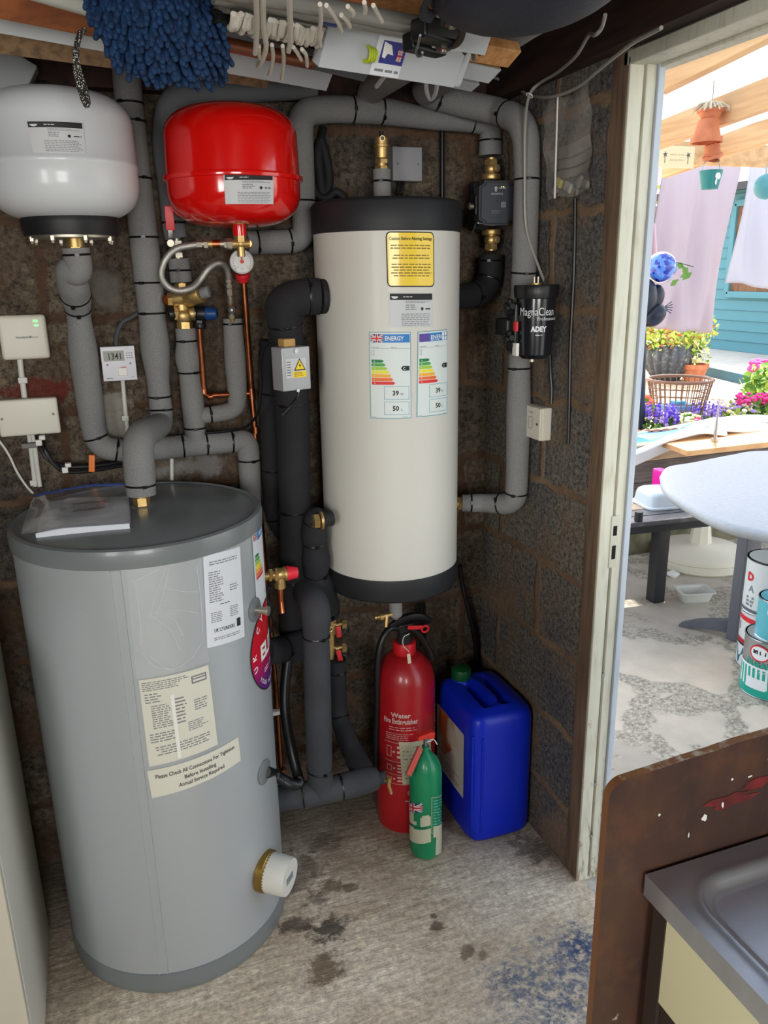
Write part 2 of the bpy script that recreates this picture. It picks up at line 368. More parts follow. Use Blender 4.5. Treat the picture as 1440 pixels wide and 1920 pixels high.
    hh = n.new('ShaderNodeMath'); hh.operation = 'MULTIPLY_ADD'; hh.inputs[1].default_value = .55; l.new(sp2.outputs[0], hh.inputs[0]); l.new(mx.outputs[0], hh.inputs[2])
    bp = n.new('ShaderNodeBump'); bp.inputs['Strength'].default_value = .7; bp.inputs['Distance'].default_value = .006; l.new(hh.outputs[0], bp.inputs['Height']); l.new(bp.outputs[0], p.inputs['Normal'])
    return m
wall_back_m = blockwall('block_wall_back', 'X', (62, 58, 55), (98, 88, 76), (108, 86, 68), (78, 60, 48), .1, patches=[(PY(70, 735, 2.1).x, PY(70, 735, 2.1).z, .13, .035, (104, 40, 36), .7), (PY(150, 700, 2.1).x, PY(150, 725, 2.1).z, .06, .03, (104, 44, 40), .5), (PY(215, 790, 2.1).x, PY(215, 780, 2.1).z, .05, .07, (170, 166, 156), .7), (PY(200, 520, 2.1).x, PY(200, 550, 2.1).z, .04, .05, (140, 136, 130), .5), (PY(345, 880, 2.1).x, PY(345, 875, 2.1).z, .10, .03, (150, 150, 148), .6)])
wall_right_m = blockwall('block_wall_right', 'Y', (84, 84, 88), (108, 102, 94), (146, 122, 98), (114, 94, 76), -.005)
YB, XR, ZC = 2.10, 1.07, 2.32
def sbox(name, lo, hi, m, bev=0):
    b = MB(); b.box([(lo[i]+hi[i])/2 for i in range(3)], [hi[i]-lo[i] for i in range(3)], m, bev=bev)
    return struct(b.build(name, loc=(0, 0, 0)))
sbox('wall_back', (-1.4, YB, -.06), (XR+.1, YB+.1, ZC), wall_back_m)
wr = MB()
wr.box((XR+.05, (1.557+YB)/2, ZC/2), (.1, YB-1.557, ZC), wall_right_m)
wr.box((XR+.05, (-2.3+.70)/2, ZC/2), (.1, 3.0, ZC), wall_right_m)
struct(wr.build('wall_right', loc=(0, 0, 0)))
# left wall with a window, rear wall with a window
wlm = wall_back_m
b = MB()
for lo, hi in (((-1.4, -2.3, 0), (-1.3, -1.15, ZC)), ((-1.4, -.35, 0), (-1.3, YB, ZC)), ((-1.4, -1.15, 0), (-1.3, -.35, 1.05)), ((-1.4, -1.15, 2.05), (-1.3, -.35, ZC))):
    b.box([(lo[i]+hi[i])/2 for i in range(3)], [hi[i]-lo[i] for i in range(3)], wlm)
struct(b.build('wall_left', loc=(0, 0, 0)))
b = MB()
for lo, hi in (((-1.4, -2.3, 0), (-.55, -2.2, ZC)), ((.45, -2.3, 0), (XR+.1, -2.2, ZC)), ((-.55, -2.3, 0), (.45, -2.2, 1.05)), ((-.55, -2.3, 2.05), (.45, -2.2, ZC))):
    b.box([(lo[i]+hi[i])/2 for i in range(3)], [hi[i]-lo[i] for i in range(3)], wlm)
struct(b.build('wall_rear', loc=(0, 0, 0)))
whitewood = mat('white_window_paint', (214, 212, 204), .5)
for nm, c, along in (('window_1', (-.05, -2.2, 1.55), 'x'), ('window_2', (-1.3, -.75, 1.55), 'y')):
    b = MB(); w = 1.0 if along == 'x' else .8
    def add(dx, dz, sx, sz):
        if along == 'x': b.box((c[0]+dx, c[1], c[2]+dz), (sx, .05, sz), whitewood)
        else: b.box((c[0], c[1]+dx, c[2]+dz), (.05, sx, sz), whitewood)
    for sx in (-1, 1): add(sx*(w/2-.02), 0, .04, 1.0)
    add(0, 0, .04, .92)
    for sz in (-1, 1): add(0, sz*.48, w-.08, .04)
    struct(b.build(nm, loc=(0, 0, 0)))
# roof boards and joists
roofm = mat('roof_boards', (58, 44, 36), .85, noise=(6, (38, 30, 26), .4, .65, (1, 9, 1)))
sbox('ceiling', (-1.4, -2.3, ZC), (XR+.1, YB+.1, ZC+.03), roofm)
joist = mat('dark_timber', (62, 40, 32), .8, noise=(5, (38, 26, 24), .4, .65, (8, 1, 8)), bump=(60, .3, .002, (6, .6, 6)))
for i, y in enumerate((-1.6, -1.0, -.4, .2, .8)):
    sbox('trim_%d' % (i+1), (-1.3, y-.025, ZC-.13), (XR, y+.025, ZC), joist)
sbox('trim_6', (-1.3, YB-.045, 2.0), (XR-.002, YB-.001, 2.13), joist)       # wall plate at the back, dark brown
sbox('trim_7', (XR-.04, -2.2, 2.014), (XR, YB-.05, 2.2), joist)              # plate above the door
sbox('trim_8', (XR, .70, 2.06), (XR+.1, 1.557, ZC), joist)                # lintel infill above the door frame
# floor: brushed concrete with stains
fm = mat('brushed_concrete', (170, 164, 152), .9); n, l, p = nodes_of(fm)
tc = n.new('ShaderNodeTexCoord')
def N(kind, **k):
    x = n.new(kind)
    for a, v in k.items(): x.inputs[a].default_value = v
    return x
def RAMP(src, a, b, ca, cb):
    r = n.new('ShaderNodeValToRGB'); r.color_ramp.elements[0].position = a; r.color_ramp.elements[1].position = b
    r.color_ramp.elements[0].color = ca; r.color_ramp.elements[1].color = cb; l.new(src, r.inputs[0]); return r.outputs[0]
def MIX(t, fac, a, b):
    x = n.new('ShaderNodeMix'); x.data_type = 'RGBA'; x.blend_type = t
    if isinstance(fac, (int, float)): x.inputs[0].default_value = fac
    else: l.new(fac, x.inputs[0])
    for s, v in ((6, a), (7, b)):
        if isinstance(v, tuple): x.inputs[s].default_value = v
        else: l.new(v, x.inputs[s])
    return x.outputs[2]
def MATH(op, a, b=None, c=None):
    x = n.new('ShaderNodeMath'); x.operation = op
    for i, v in enumerate((a, b, c)):
        if v is None: continue
        if isinstance(v, (int, float)): x.inputs[i].default_value = v
        else: l.new(v, x.inputs[i])
    return x.outputs[0]
mp = n.new('ShaderNodeMapping'); mp.inputs['Rotation'].default_value = (0, 0, math.radians(-18)); mp.inputs['Scale'].default_value = (7, 30, 1); l.new(tc.outputs['Object'], mp.inputs[0])
st = N('ShaderNodeTexNoise', Scale=1.6, Detail=5, Roughness=.7); l.new(mp.outputs[0], st.inputs[0])
gr = N('ShaderNodeTexNoise', Scale=60, Detail=8, Roughness=.8); l.new(tc.outputs['Object'], gr.inputs[0])
bg_ = N('ShaderNodeTexNoise', Scale=3.5, Detail=6, Roughness=.6); l.new(tc.outputs['Object'], bg_.inputs[0])
ds = N('ShaderNodeTexNoise', Scale=26, Detail=6, Roughness=.7); l.new(tc.outputs['Object'], ds.inputs[0])
base = MIX('MIX', RAMP(bg_.outputs[0], .38, .62, (0, 0, 0, 1), (1, 1, 1, 1)), rgb(218, 208, 192), rgb(188, 174, 154))
base = MIX('MULTIPLY', 1.0, base, RAMP(gr.outputs[0], .34, .62, (.62, .60, .57, 1), (1.5, 1.48, 1.45, 1)))
base = MIX('MULTIPLY', .55, base, RAMP(st.outputs[0], .36, .6, (.6, .57, .53, 1), (1.15, 1.13, 1.1, 1)))
# floor colour turns darker and browner towards the back wall
sepf = n.new('ShaderNodeSeparateXYZ'); l.new(tc.outputs['Object'], sepf.inputs[0])
def spot(px, py, rx, ry, soft=.5, jag=.9):
    c = PZ(px, py, 0)
    dx = MATH('DIVIDE', MATH('SUBTRACT', sepf.outputs['X'], c.x), rx); dy = MATH('DIVIDE', MATH('SUBTRACT', sepf.outputs['Y'], c.y), ry)
    d = MATH('SQRT', MATH('ADD', MATH('MULTIPLY', dx, dx), MATH('MULTIPLY', dy, dy)))
    d = MATH('ADD', MATH('MULTIPLY', d, .68), MATH('MULTIPLY', MATH('SUBTRACT', ds.outputs[0], .5), jag*4))
    return RAMP(d, 1-soft, 1+soft*.2, (1, 1, 1, 1), (0, 0, 0, 1))
def stain(base, sp, col, amt): return MIX('MIX', MATH('MULTIPLY', sp, amt), base, rgb(*col))
back_tone = RAMP(MATH('ADD', sepf.outputs['Y'], MATH('MULTIPLY', ds.outputs[0], .3)), 0, 1, (0, 0, 0, 1), (1, 1, 1, 1))
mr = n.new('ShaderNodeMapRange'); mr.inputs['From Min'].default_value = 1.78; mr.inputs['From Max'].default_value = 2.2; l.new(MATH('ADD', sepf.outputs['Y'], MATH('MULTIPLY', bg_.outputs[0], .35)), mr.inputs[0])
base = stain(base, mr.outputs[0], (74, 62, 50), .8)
for (px, py, rx, ry, c, a) in ((620, 1742, .045, .03, (40, 34, 32), .85), (555, 1733, .04, .022, (62, 48, 44), .75), (607, 1815, .035, .04, (104, 84, 60), .8), (622, 1660, .022, .018, (58, 44, 38), .7),
                               (655, 1665, .02, .014, (52, 40, 36), .75), (598, 1690, .025, .02, (70, 54, 48), .6), (820, 1735, .014, .012, (76, 60, 48), .8), (813, 1718, .008, .006, (66, 52, 44), .7),
                               (880, 1785, .018, .016, (112, 92, 74), .8), (903, 1789, .012, .012, (112, 92, 74), .7), (600, 1580, .05, .03, (60, 50, 42), .5), (700, 1660, .12, .09, (150, 122, 90), .35), (640, 1620, .1, .05, (120, 96, 72), .35), (1000, 1590, .05, .05, (60, 50, 42), .6), (560, 1640, .05, .06, (80, 70, 58), .5),
                               (130, 1850, .16, .1, (120, 100, 74), .35)):
    base = stain(base, spot(px, py, rx, ry), c, a)
bl = N('ShaderNodeTexNoise', Scale=48, Detail=7, Roughness=.75); l.new(tc.outputs['Object'], bl.inputs[0])
blm = RAMP(bl.outputs[0], .43, .57, (0, 0, 0, 1), (1, 1, 1, 1))
for (px, py, rx, ry, a) in ((1075, 1785, .10, .075, 1.0), (965, 1835, .07, .05, 1.0), (1050, 1875, .14, .1, 1.0), (1085, 1775, .05, .05, 1.0), (1095, 1780, .05, .05, 1.6)):
    base = MIX('MIX', MATH('MULTIPLY', MATH('MULTIPLY', spot(px, py, rx, ry, .8, .5), blm), min(1, a)), base, rgb(96, 108, 130) if a < 1.5 else rgb(58, 72, 104))
l.new(base, p.inputs['Base Color'])
hf = MATH('ADD', MATH('MULTIPLY', st.outputs[0], 1.2), MATH('MULTIPLY', gr.outputs[0], .55))
bp = N('ShaderNodeBump', Strength=.85, Distance=.006); l.new(hf, bp.inputs['Height']); l.new(bp.outputs[0], p.inputs['Normal'])
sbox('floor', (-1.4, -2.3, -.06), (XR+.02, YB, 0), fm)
# ---------------------------------------------------------------- door frame
dirtwood = mat('bare_frame_timber', (122, 100, 80), .8, noise=(7, (92, 74, 58), .4, .65, (10, 10, .8)), bump=(50, .3, .002, (6, 6, .5)))
fpaint = mat('worn_cream_paint', (198, 196, 180), .55, noise=(11, (172, 166, 146), .5, .78, (6, 6, .9)), bump=(30, .25, .002, (5, 5, .6)))
n, l, p = nodes_of(fpaint)   # worn towards the foot: flaked paint with bare wood showing
tcf = n.new('ShaderNodeTexCoord'); sz = n.new('ShaderNodeSeparateXYZ'); l.new(tcf.outputs['Object'], sz.inputs[0])
fl = N('ShaderNodeTexNoise', Scale=14, Detail=8, Roughness=.75); mpf = n.new('ShaderNodeMapping'); mpf.inputs['Scale'].default_value = (4, 4, 1); l.new(tcf.outputs['Object'], mpf.inputs[0]); l.new(mpf.outputs[0], fl.inputs[0])
fac = MATH('ADD', fl.outputs[0], MATH('MULTIPLY', MATH('SUBTRACT', .5, sz.outputs['Z']), .16))
cprev = p.inputs['Base Color'].links[0].from_socket
l.new(MIX('MIX', RAMP(fac, .6, .68, (0, 0, 0, 1), (1, 1, 1, 1)), cprev, rgb(150, 126, 100)), p.inputs['Base Color'])
fbright = mat('outer_stop_paint', (176, 184, 194), .5, noise=(9, (160, 168, 178), .5, .8, (6, 6, 1)))
fr = struct(thing('door_1', 'old cream painted wooden door frame, paint flaking towards the foot', 'door frame', (XR, 1.53, 0)))
del fr['category']
b = MB(); b.box((XR+.009, 1.531, 1.02), (.018, .052, 2.04), dirtwood, bev=.003)
b.box((XR+.009, .72, 1.02), (.018, .06, 2.04), dirtwood); b.build('frame_timber', fr)
b = MB()
b.box((XR+.0165, 1.5, 1.0), (.033, .008, 2.0), fpaint, bev=.002); b.box((XR+.052, 1.503, 1.0), (.024, .014, 2.0), fpaint, bev=.002)
b.box((XR+.045, 1.53, 1.0), (.05, .05, 2.0), fpaint); b.build('jamb', fr)
b = MB(); b.box((XR+.0725, 1.499, 1.0), (.016, .020, 2.0), fbright, bev=.002); b.box((XR+.0765, 1.53, 1.0), (.008, .055, 2.0), fbright); b.build('door_stop', fr)
b = MB(); b.box((XR+.055, .735, 1.0), (.1, .03, 2.0), fpaint); b.build('jamb', fr)
b = MB(); b.box((XR+.0165, 1.12, 1.998), (.033, .8, .026), fpaint, bev=.002); b.box((XR+.05, 1.12, 2.018), (.03, .8, .06), fpaint, bev=.002)
b.box((XR+.082, 1.12, 2.022), (.03, .8, .08), fpaint, bev=.002); b.build('head', fr)
# lock keep plate with two square holes
kp = PY(1139, 1018, 1.494); b = MB(); hole = mat('hole_black', (10, 9, 9), .9)
keepm = mat('painted_keep', (186, 184, 168), .5)
b.box((XR+.040, 1.4950, kp.z), (.022, .003, .13), keepm, bev=.001); k0 = b.build('lock_keep', fr)
b = MB(); b.box((XR+.040, 1.4932, kp.z+.028), (.010, .0015, .024), hole); b.box((XR+.040, 1.4932, kp.z-.026), (.010, .0015, .034), hole); b.build('keep_hole', k0)
b = MB()
for z in (.30, .62, .14): b.cyl((XR+.037, 1.499, z), (XR+.037, 1.494, z), .005, steel, seg=12)
b.build('screw', fr)
# threshold
sbox('trim_9', (XR+.0, .75, -.06), (XR+.1, 1.5, -.004), mat('threshold_stone', (188, 184, 174), .85, noise=(30, (150, 146, 138), .4, .7)))
# ================================================================ grey hot water cylinder
GX, GY, GR, GH = .052, 1.785, .267, 1.062
case = mat('silver_grey_casing', (174, 180, 184), .36, .35, bump=(300, .08, .0005))
lidm = mat('grey_lid', (112, 118, 120), .33, coat=.15)
cyl = thing('hot_water_cylinder', 'tall silver grey hot water cylinder standing on the floor with papers stuck on it', 'water cylinder', (GX, GY, 0))
MB().lathe([(GR, .05), (GR, 1.055)], case, (GX, GY, 0), seg=96).build('casing', cyl)
MB().lathe([(GR-.02, 0), (GR-.006, .003), (GR+.001, .012), (GR+.003, .03), (GR+.003, .062), (GR, .064)], lidm, (GX, GY, 0), seg=96).build('base_rim', cyl, label='dark grey plastic base rim')
MB().lathe([(GR, 1.052), (GR+.004, 1.052), (GR+.005, 1.080), (GR+.002, 1.089), (GR-.005, 1.092), (GR-.010, 1.088), (GR-.016, 1.088), (GR-.028, 1.092), (.12, 1.099), (.02, 1.10), (1e-5, 1.10)], lidm, (GX, GY, 0), seg=96).build('lid', cyl, label='dark grey domed lid')
def gth(px, py): return cyl_hit(px, py, GX, GY, GR)
th0 = sum(gth(*q)[0] for q in ((224, 1090), (263, 1460), (303, 1840)))/3
b = MB()
for k, (o, w, h) in enumerate(((0, .016, .0025), (-.009, .003, .004), (.009, .003, .004))):
    t = th0+o/GR; b.box((GX+(GR+h/2-.0005)*math.sin(t), GY-(GR+h/2-.0005)*math.cos(t), .558), (w, h, .984), case, rot(t))
b.build('casing_seam', cyl)
# clear film
filmm = mat('clear_film', (225, 228, 230), .12, alpha=.22, coat=1, bump=(34, 1.0, .008, (1, 1, .35)))
d = cyl_decal(GX, GY, GR, [(236, 1066), (376, 1047), (392, 1240), (256, 1272)]); d.rect(0, 0, d.W, d.H, filmm); d.build('clear_film', cyl, 'clear wrinkled plastic film')
crease = mat('film_crease', (222, 225, 228), .25, alpha=.75, coat=.6)
rd = random.Random(4); b = MB()
fq = [gth(*q) for q in ((236, 1066), (376, 1047), (392, 1240), (256, 1272))]
def fpt(s, t, o=.0016): th, z = bil(fq, s, t); return Vector((GX+(GR+o)*math.sin(th), GY-(GR+o)*math.cos(th), z))
for pts in (((.05, .9), (.1, .85), (.12, .5), (.1, .3)), ((.12, .9), (.3, .95), (.42, .98)), ((.55, .97), (.42, .7), (.3, .55), (.25, .6)), ((.5, .97), (.33, .72), (.22, .55)), ((.3, .55), (.5, .4), (.6, .2)), ((.32, .6), (.55, .5), (.66, .33)), ((.2, .2), (.45, .04), (.75, .1), (.9, .2)), ((.93, .95), (.95, .6), (.93, .3)), ((.4, .62), (.7, .56), (.9, .5)), ((.45, .8), (.7, .74), (.92, .7)), ((.1, .25), (.25, .1), (.5, .02))):
    b.tube(spline([fpt(s, t) for s, t in pts], 6), .0006, crease, seg=5)
b.build('film_crease', cyl)
# papers
d = cyl_decal(GX, GY, GR, [(380, 1042), (449, 1024), (458, 1193), (388, 1215)], off=.0012); w, h = d.W, d.H
d.rect(0, 0, w, h, paper); d.words(w*.1, h*.88, w*.9, h*.93, 2, inkg, 3, cen=True); d.words(w*.1, h*.48, w*.45, h*.82, 14, inkg, 5); d.words(w*.62, h*.56, w*.88, h*.64, 3, inkg, 6)
d.words(w*.35, h*.44, w*.62, h*.46, 1, ink, 8); d.words(w*.12, h*.26, w*.4, h*.38, 6, inkg, 7); d.words(w*.6, h*.28, w*.85, h*.4, 6, inkg, 9)
d.text('UK CYLINDERS', w*.44, h*.155, .008, ink, bold=.01, wmax=w*.52); d.rect(w*.77, h*.15, w*.88, h*.24, ink, 2); d.words(w*.1, h*.06, w*.9, h*.1, 2, inkg, 12, cen=True)
d.build('data_sheet', cyl, 'white printed sheet near the top')
d = cyl_decal(GX, GY, GR, [(260, 1275), (390, 1246), (408, 1395), (280, 1437)], off=.0012); w, h = d.W, d.H
d.rect(0, 0, w, h, paperc); d.words(w*.03, h*.86, w*.68, h*.97, 5, inkg, 21); d.words(w*.05, h*.72, w*.3, h*.84, 4, inkg, 22); d.rect(w*.72, h*.84, w*.95, h*.93, inkg, 1); d.rect(w*.74, h*.86, w*.93, h*.885, paperc, 2); d.rect(w*.74, h*.9, w*.93, h*.915, paperc, 2)
d.words(w*.12, h*.42, w*.42, h*.7, 11, inkg, 23); d.words(w*.45, h*.42, w*.62, h*.74, 8, inkg, 24); d.words(w*.72, h*.52, w*.95, h*.66, 5, inkg, 25); d.words(w*.06, h*.26, w*.5, h*.38, 4, inkg, 26); d.words(w*.6, h*.3, w*.9, h*.42, 5, inkg, 27)
d.words(w*.1, h*.1, w*.92, h*.22, 4, inkg, 28, cen=True)
d.rect(w*.4, h*.02, w*.45, h*.78, mat('tape', (226, 226, 220), .2, coat=.6), 3); d.build('data_sheet', cyl, 'cream printed form with taped fold')
d = cyl_decal(GX, GY, GR, [(276, 1445), (446, 1381), (451, 1425), (285, 1496)], off=.0012); w, h = d.W, d.H
d.rect(0, 0, w, h, paperc)
for k, (t, ww) in enumerate((('Please Check All Connections For Tightness', .86), ('Before Installing', .34), ('Annual Service Required', .5))): d.text(t, w*(.5, .52, .53)[k], h*(.66, .4, .16)[k], h*.15, ink, bold=.012, wmax=w*ww)
d.build('notice_strip', cyl, 'white strip reading Please Check All Connections For Tightness')
# energy label curving round the side
t1, z1 = gth(471, 1000); t2, z2 = gth(484, 1135)
d = cyl_decal(GX, GY, GR, tz=(t1, t1+.105/GR, z2-.02, z1+.006), off=.0014); w, h = d.W, d.H
d.rect(0, 0, w, h, paper); d.flag(w*.06, h*.86, w*.28, h*.93); d.rect(w*.28, h*.84, w*.96, h*.96, lab_blue, 1); d.text('ENERGY', w*.62, h*.875, .009, whitei, bold=.02)
ecols = [(10, 120, 60), (70, 160, 60), (160, 200, 50), (235, 220, 40), (240, 170, 40), (230, 110, 40), (215, 40, 40)]
def ebars(d, x0, y0, y1, w0, w1):
    n = 7; dh = (y1-y0)/n
    for k, c in enumerate(ecols):
        y = y1-dh*(k+1); ww = w0+(w1-w0)*k/(n-1); m = mat('energy_%d' % k, c, .5)
        d.arrow(x0, y, ww, dh, m, 1)
        d.text('ABCDEFG'[k], x0+dh*.5, y+dh*.28, dh*.45, whitei, L=2)
ebars(d, w*.08, h*.4, h*.7, w*.2, w*.5); d.text('L', w*.7, h*.14, .012, ink, bold=.02); d.build('energy_label', cyl, 'white energy label with coloured bars')
# round red badge
t1, z1 = gth(468, 1235); rz = (gth(488, 1137)[1]-gth(488, 1312)[1])/2; zc = (gth(488, 1137)[1]+gth(488, 1312)[1])/2
d = cyl_decal(GX, GY, GR, tz=(t1, t1+2*rz/GR, zc-rz, zc+rz), off=.0018); w, h = d.W, d.H
badge_r = mat('badge_red', (204, 22, 40), .3, coat=.4); badge_p = mat('badge_purple', (84, 34, 110), .3, coat=.4)
n_, l_, p_ = nodes_of(badge_r); tcb = n_.new('ShaderNodeTexCoord'); sb = n_.new('ShaderNodeSeparateXYZ'); l_.new(tcb.outputs['Object'], sb.inputs[0])
mrb = n_.new('ShaderNodeMapRange'); mrb.inputs['From Min'].default_value = zc-rz*.7; mrb.inputs['From Max'].default_value = zc-rz*.05; l_.new(sb.outputs['Z'], mrb.inputs[0])
crb = n_.new('ShaderNodeValToRGB'); crb.color_ramp.elements[0].color = rgb(92, 34, 120); crb.color_ramp.elements[1].color = rgb(204, 20, 38); l_.new(mrb.outputs[0], crb.inputs[0]); l_.new(crb.outputs[0], p_.inputs['Base Color'])
d.disc(w/2, h/2, w/2, h/2, ink, 0); d.disc(w/2, h/2, w*.485, h*.485, badge_r, 1)
s_ = 'UK CYLINDERS'
for k, ch in enumerate(s_):
    a = math.radians(196-k*(212/11)); d.text(ch, w/2+w*.39*math.cos(a), h/2+h*.39*math.sin(a), h*.072, whitei, bold=.03, ang=a-PI/2, L=3)
s_ = 'YOUR HOT WATER'
for k, ch in enumerate(s_):
    a = math.radians(222+k*(96/13)); d.text(ch, w/2+w*.44*math.cos(a), h/2+h*.44*math.sin(a), h*.05, whitei, bold=.01, ang=a+PI/2, L=3)
d.text('ELITE', w*.52, h*.42, h*.17, whitei, bold=.045, L=3, wmax=w*.60); d.words(w*.3, h*.24, w*.7, h*.3, 2, whitei, 2)
d.build('badge', cyl, 'round red and purple maker badge')
def radial(th, z, r): return Vector((GX+r*math.sin(th), GY-r*math.cos(th), z)), Vector((math.sin(th), -math.cos(th), 0))
# upper grommet with thermowell
t, z = gth(477, 1143); p0, n0 = radial(t, z, GR)
MB().lathe([(.028, 0), (.028, .003), (.022, .005), (.008, .0055)], lidm, p0, n0, 28).build('grommet', cyl)
MB().cyl(p0+n0*.003, p0+n0*.035, .0085, nickel).cyl(p0+n0*.03, p0+n0*.034, .011, nickel).build('sensor_pocket', cyl)
t, z = gth(495, 1447); pg, ng = radial(t, z, GR)
MB().lathe([(.03, 0), (.03, .003), (.022, .006), (.012, .0065)], lidm, pg, ng, 28).build('grommet', cyl)
# immersion heater cap with display
t, z = gth(497, 1632); p0, n0 = radial(t, z, GR)
n0 = (n0+Vector((.15, 0, -.05))).normalized()
rustb = mat('tarnished_brass', (150, 120, 62), .4, .8)
hd = MB().lathe([(.050, -.006), (.050, .010), (.047, .012), (.047, .016)], rustb, p0, n0, 36).build('immersion_flange', cyl, label='tarnished brass flange ring')
hc = MB().lathe([(.046, .008), (.047, .014), (.046, .060), (.044, .066), (.001, .067)], offw, p0, n0, 40).build('immersion_cap', cyl, label='white round plastic cap')
u = Vector((0, 0, 1)).cross(n0).normalized(); v = n0.cross(u)
fd = flat_decal(p0+n0*.0672-u*.02-v*.013, u, v, .04, .026); fd.rect(0, .004, .034, .022, mat('lcd_grey', (120, 132, 140), .25)); fd.build('display', hc)

# ================================================================ white wall tank
TX, TY, TR = .691, 1.895, .1765
tank_m = mat('tank_white', (206, 204, 196), .45, coat=.05)
capm = mat('tank_cap_black', (34, 35, 38), .55)
tk = thing('buffer_tank', 'tall white wall hung buffer tank with black top and bottom rims', 'water tank', (TX, TY, .79))
MB().lathe([(TR, .845), (TR, 1.692)], tank_m, (TX, TY, 0), seg=96).build('casing', tk)
MB().lathe([(TR-.01, 1.68), (TR+.003, 1.684), (TR+.004, 1.69), (TR+.003, 1.745), (TR-.002, 1.752), (TR-.012, 1.755), (.001, 1.756)], capm, (TX, TY, 0), seg=96).build('top_rim', tk, label='black plastic top rim')
MB().lathe([(.001, .792), (TR-.012, .792), (TR-.002, .796), (TR+.003, .803), (TR+.004, .85), (TR+.003, .856), (TR-.01, .858)], capm, (TX, TY, 0), seg=96).build('bottom_rim', tk, label='black plastic bottom rim')
MB().box((TX, YB-.012, 1.3), (.16, .022, .7), steel).build('wall_bracket', tk)
def tquad(q, off=.0008): return cyl_decal(TX, TY, TR, q, off=off)
d = tquad([(723, 434), (813, 435), (814, 538), (726, 538)]); w, h = d.W, d.H
d.rrect(0, 0, w, h, .01, ink, 0); d.rrect(.0025, .0025, w-.0025, h-.0025, .008, yel, 1)
d.text('Caution Before Altering Settings', w/2, h*.85, h*.055, ink, bold=.02, wmax=w*.88, L=3)
for (a, b_, r, s) in ((.68, .78, 2, 1), (.5, .6, 2, 2), (.18, .44, 5, 3)): d.words(w*.08, h*a, w*.92, h*b_, r, mat('label_text_olive', (140, 116, 40), .5), s, cen=True, ragged=.15, L=3)
d.build('caution_label', tk, 'yellow caution label with black border')
def maker_label(d, seed, logo=True):
    w, h = d.W, d.H; d.rect(0, 0, w, h, silverlab); d.rect(w*.02, h*.8, w*.98, h*.98, ink, 1); d.disc(w*.12, h*.9, w*.07, h*.07, paper, 2); d.rect(w*.03, h*.9, w*.21, h*.975, ink, 3); d.words(w*.3, h*.86, w*.5, h*.92, 1, silverlab, seed, L=2)
    d.words(w*.35, h*.7, w*.95, h*.78, 2, inkg, seed+1); d.words(w*.35, h*.5, w*.6, h*.68, 3, inkg, seed+2); d.disc(w*.72, h*.54, w*.03, h*.05, ink, 2); d.words(w*.8, h*.5, w*.95, h*.58, 1, ink, seed+4)
    d.words(w*.25, h*.04, w*.96, h*.42, 7, inkg, seed+3, ragged=.15, fill=.35)
d = tquad([(729, 549), (811, 549), (812, 613), (731, 614)]); maker_label(d, 31); d.build('data_plate', tk, 'silver maker data label')
def energy(q, name, left, tx):
    d = tquad(q); w, h = d.W, d.H; blue_l = mat('energy_border', (90, 150, 170), .5)
    d.rect(0, 0, w, h, blue_l); d.rect(.0016, .0016, w-.0016, h-.0016, mat('label_pale', (214, 222, 220), .5), 1)
    if left: d.flag(w*.04, h*.88, w*.33, h*.975, 2)
    else: d.rect(w*.04, h*.88, w*.34, h*.975, lab_purple, 3)
    d.rect(w*.335, h*.88, w*.97, h*.975, lab_blue, 3); d.text(tx, w*.6, h*.905, h*.048, whitei, bold=.012, L=5, wmax=w*.44)
    if not left: d.words(w*.38, h*.885, w*.7, h*.9, 1, whitei, 3, L=5); [d.rect(w*(.76+.1*i), h*(.885+.048*j), w*(.84+.1*i), h*(.925+.048*j), whitei, 5) for i in (0, 1) for j in (0, 1)]
    d.rect(w*.05, h*.812, w*.97, h*.815, inkg, 2); d.words(w*.05, h*.82, w*.25, h*.835, 1, inkg, 4, L=2); d.words(w*.52, h*.82, w*.68, h*.835, 1, inkg, 5, L=2)
    d.frame(w*.06, h*.735, w*.12, h*.79, w*.008, inkg, 2)
    nb = 7; dh = h*.295/nb
    for k, c in enumerate(ecols):
        y = h*.69-dh*(k+1); ww = w*(.25+.27*k/6); d.arrow(w*.05, y, ww, dh, mat('energy_%d' % k, c, .5), 2)
        d.text('ABCDEFG'[k], w*.12, y+dh*.3, dh*.4, whitei, L=3)
    d.poly([(w*.96, h*.56), (w*.96, h*.615), (w*.8, h*.615), (w*.75, h*.5875), (w*.8, h*.56)], ink, 2); d.text('C', w*.83, h*.573, h*.028, whitei, L=4, bold=.02)
    for yy, t1, t2 in ((.225, '39', 'W'), (.045, '50', 'L')):
        d.frame(w*.34, h*yy, w*.95, h*(yy+.155), w*.01, blue_l, 2); d.text(t1, w*.62, h*(yy+.05), h*.055, ink, L=2, bold=.03); d.text(t2, w*.77, h*(yy+.05), h*.028, ink, L=2)
    d.words(w*.05, h*.012, w*.15, h*.024, 1, inkg, 4, L=2); d.words(w*.78, h*.012, w*.95, h*.024, 1, inkg, 5, L=2)
    d.build('energy_label', tk, name)
energy([(692, 622), (770, 622), (771, 784), (695, 784)], 'energy label with union flag', True, 'ENERGY')
energy([(783, 622), (838, 617), (839, 775), (781, 782)], 'energy label with purple flag panel', False, 'ENERG')
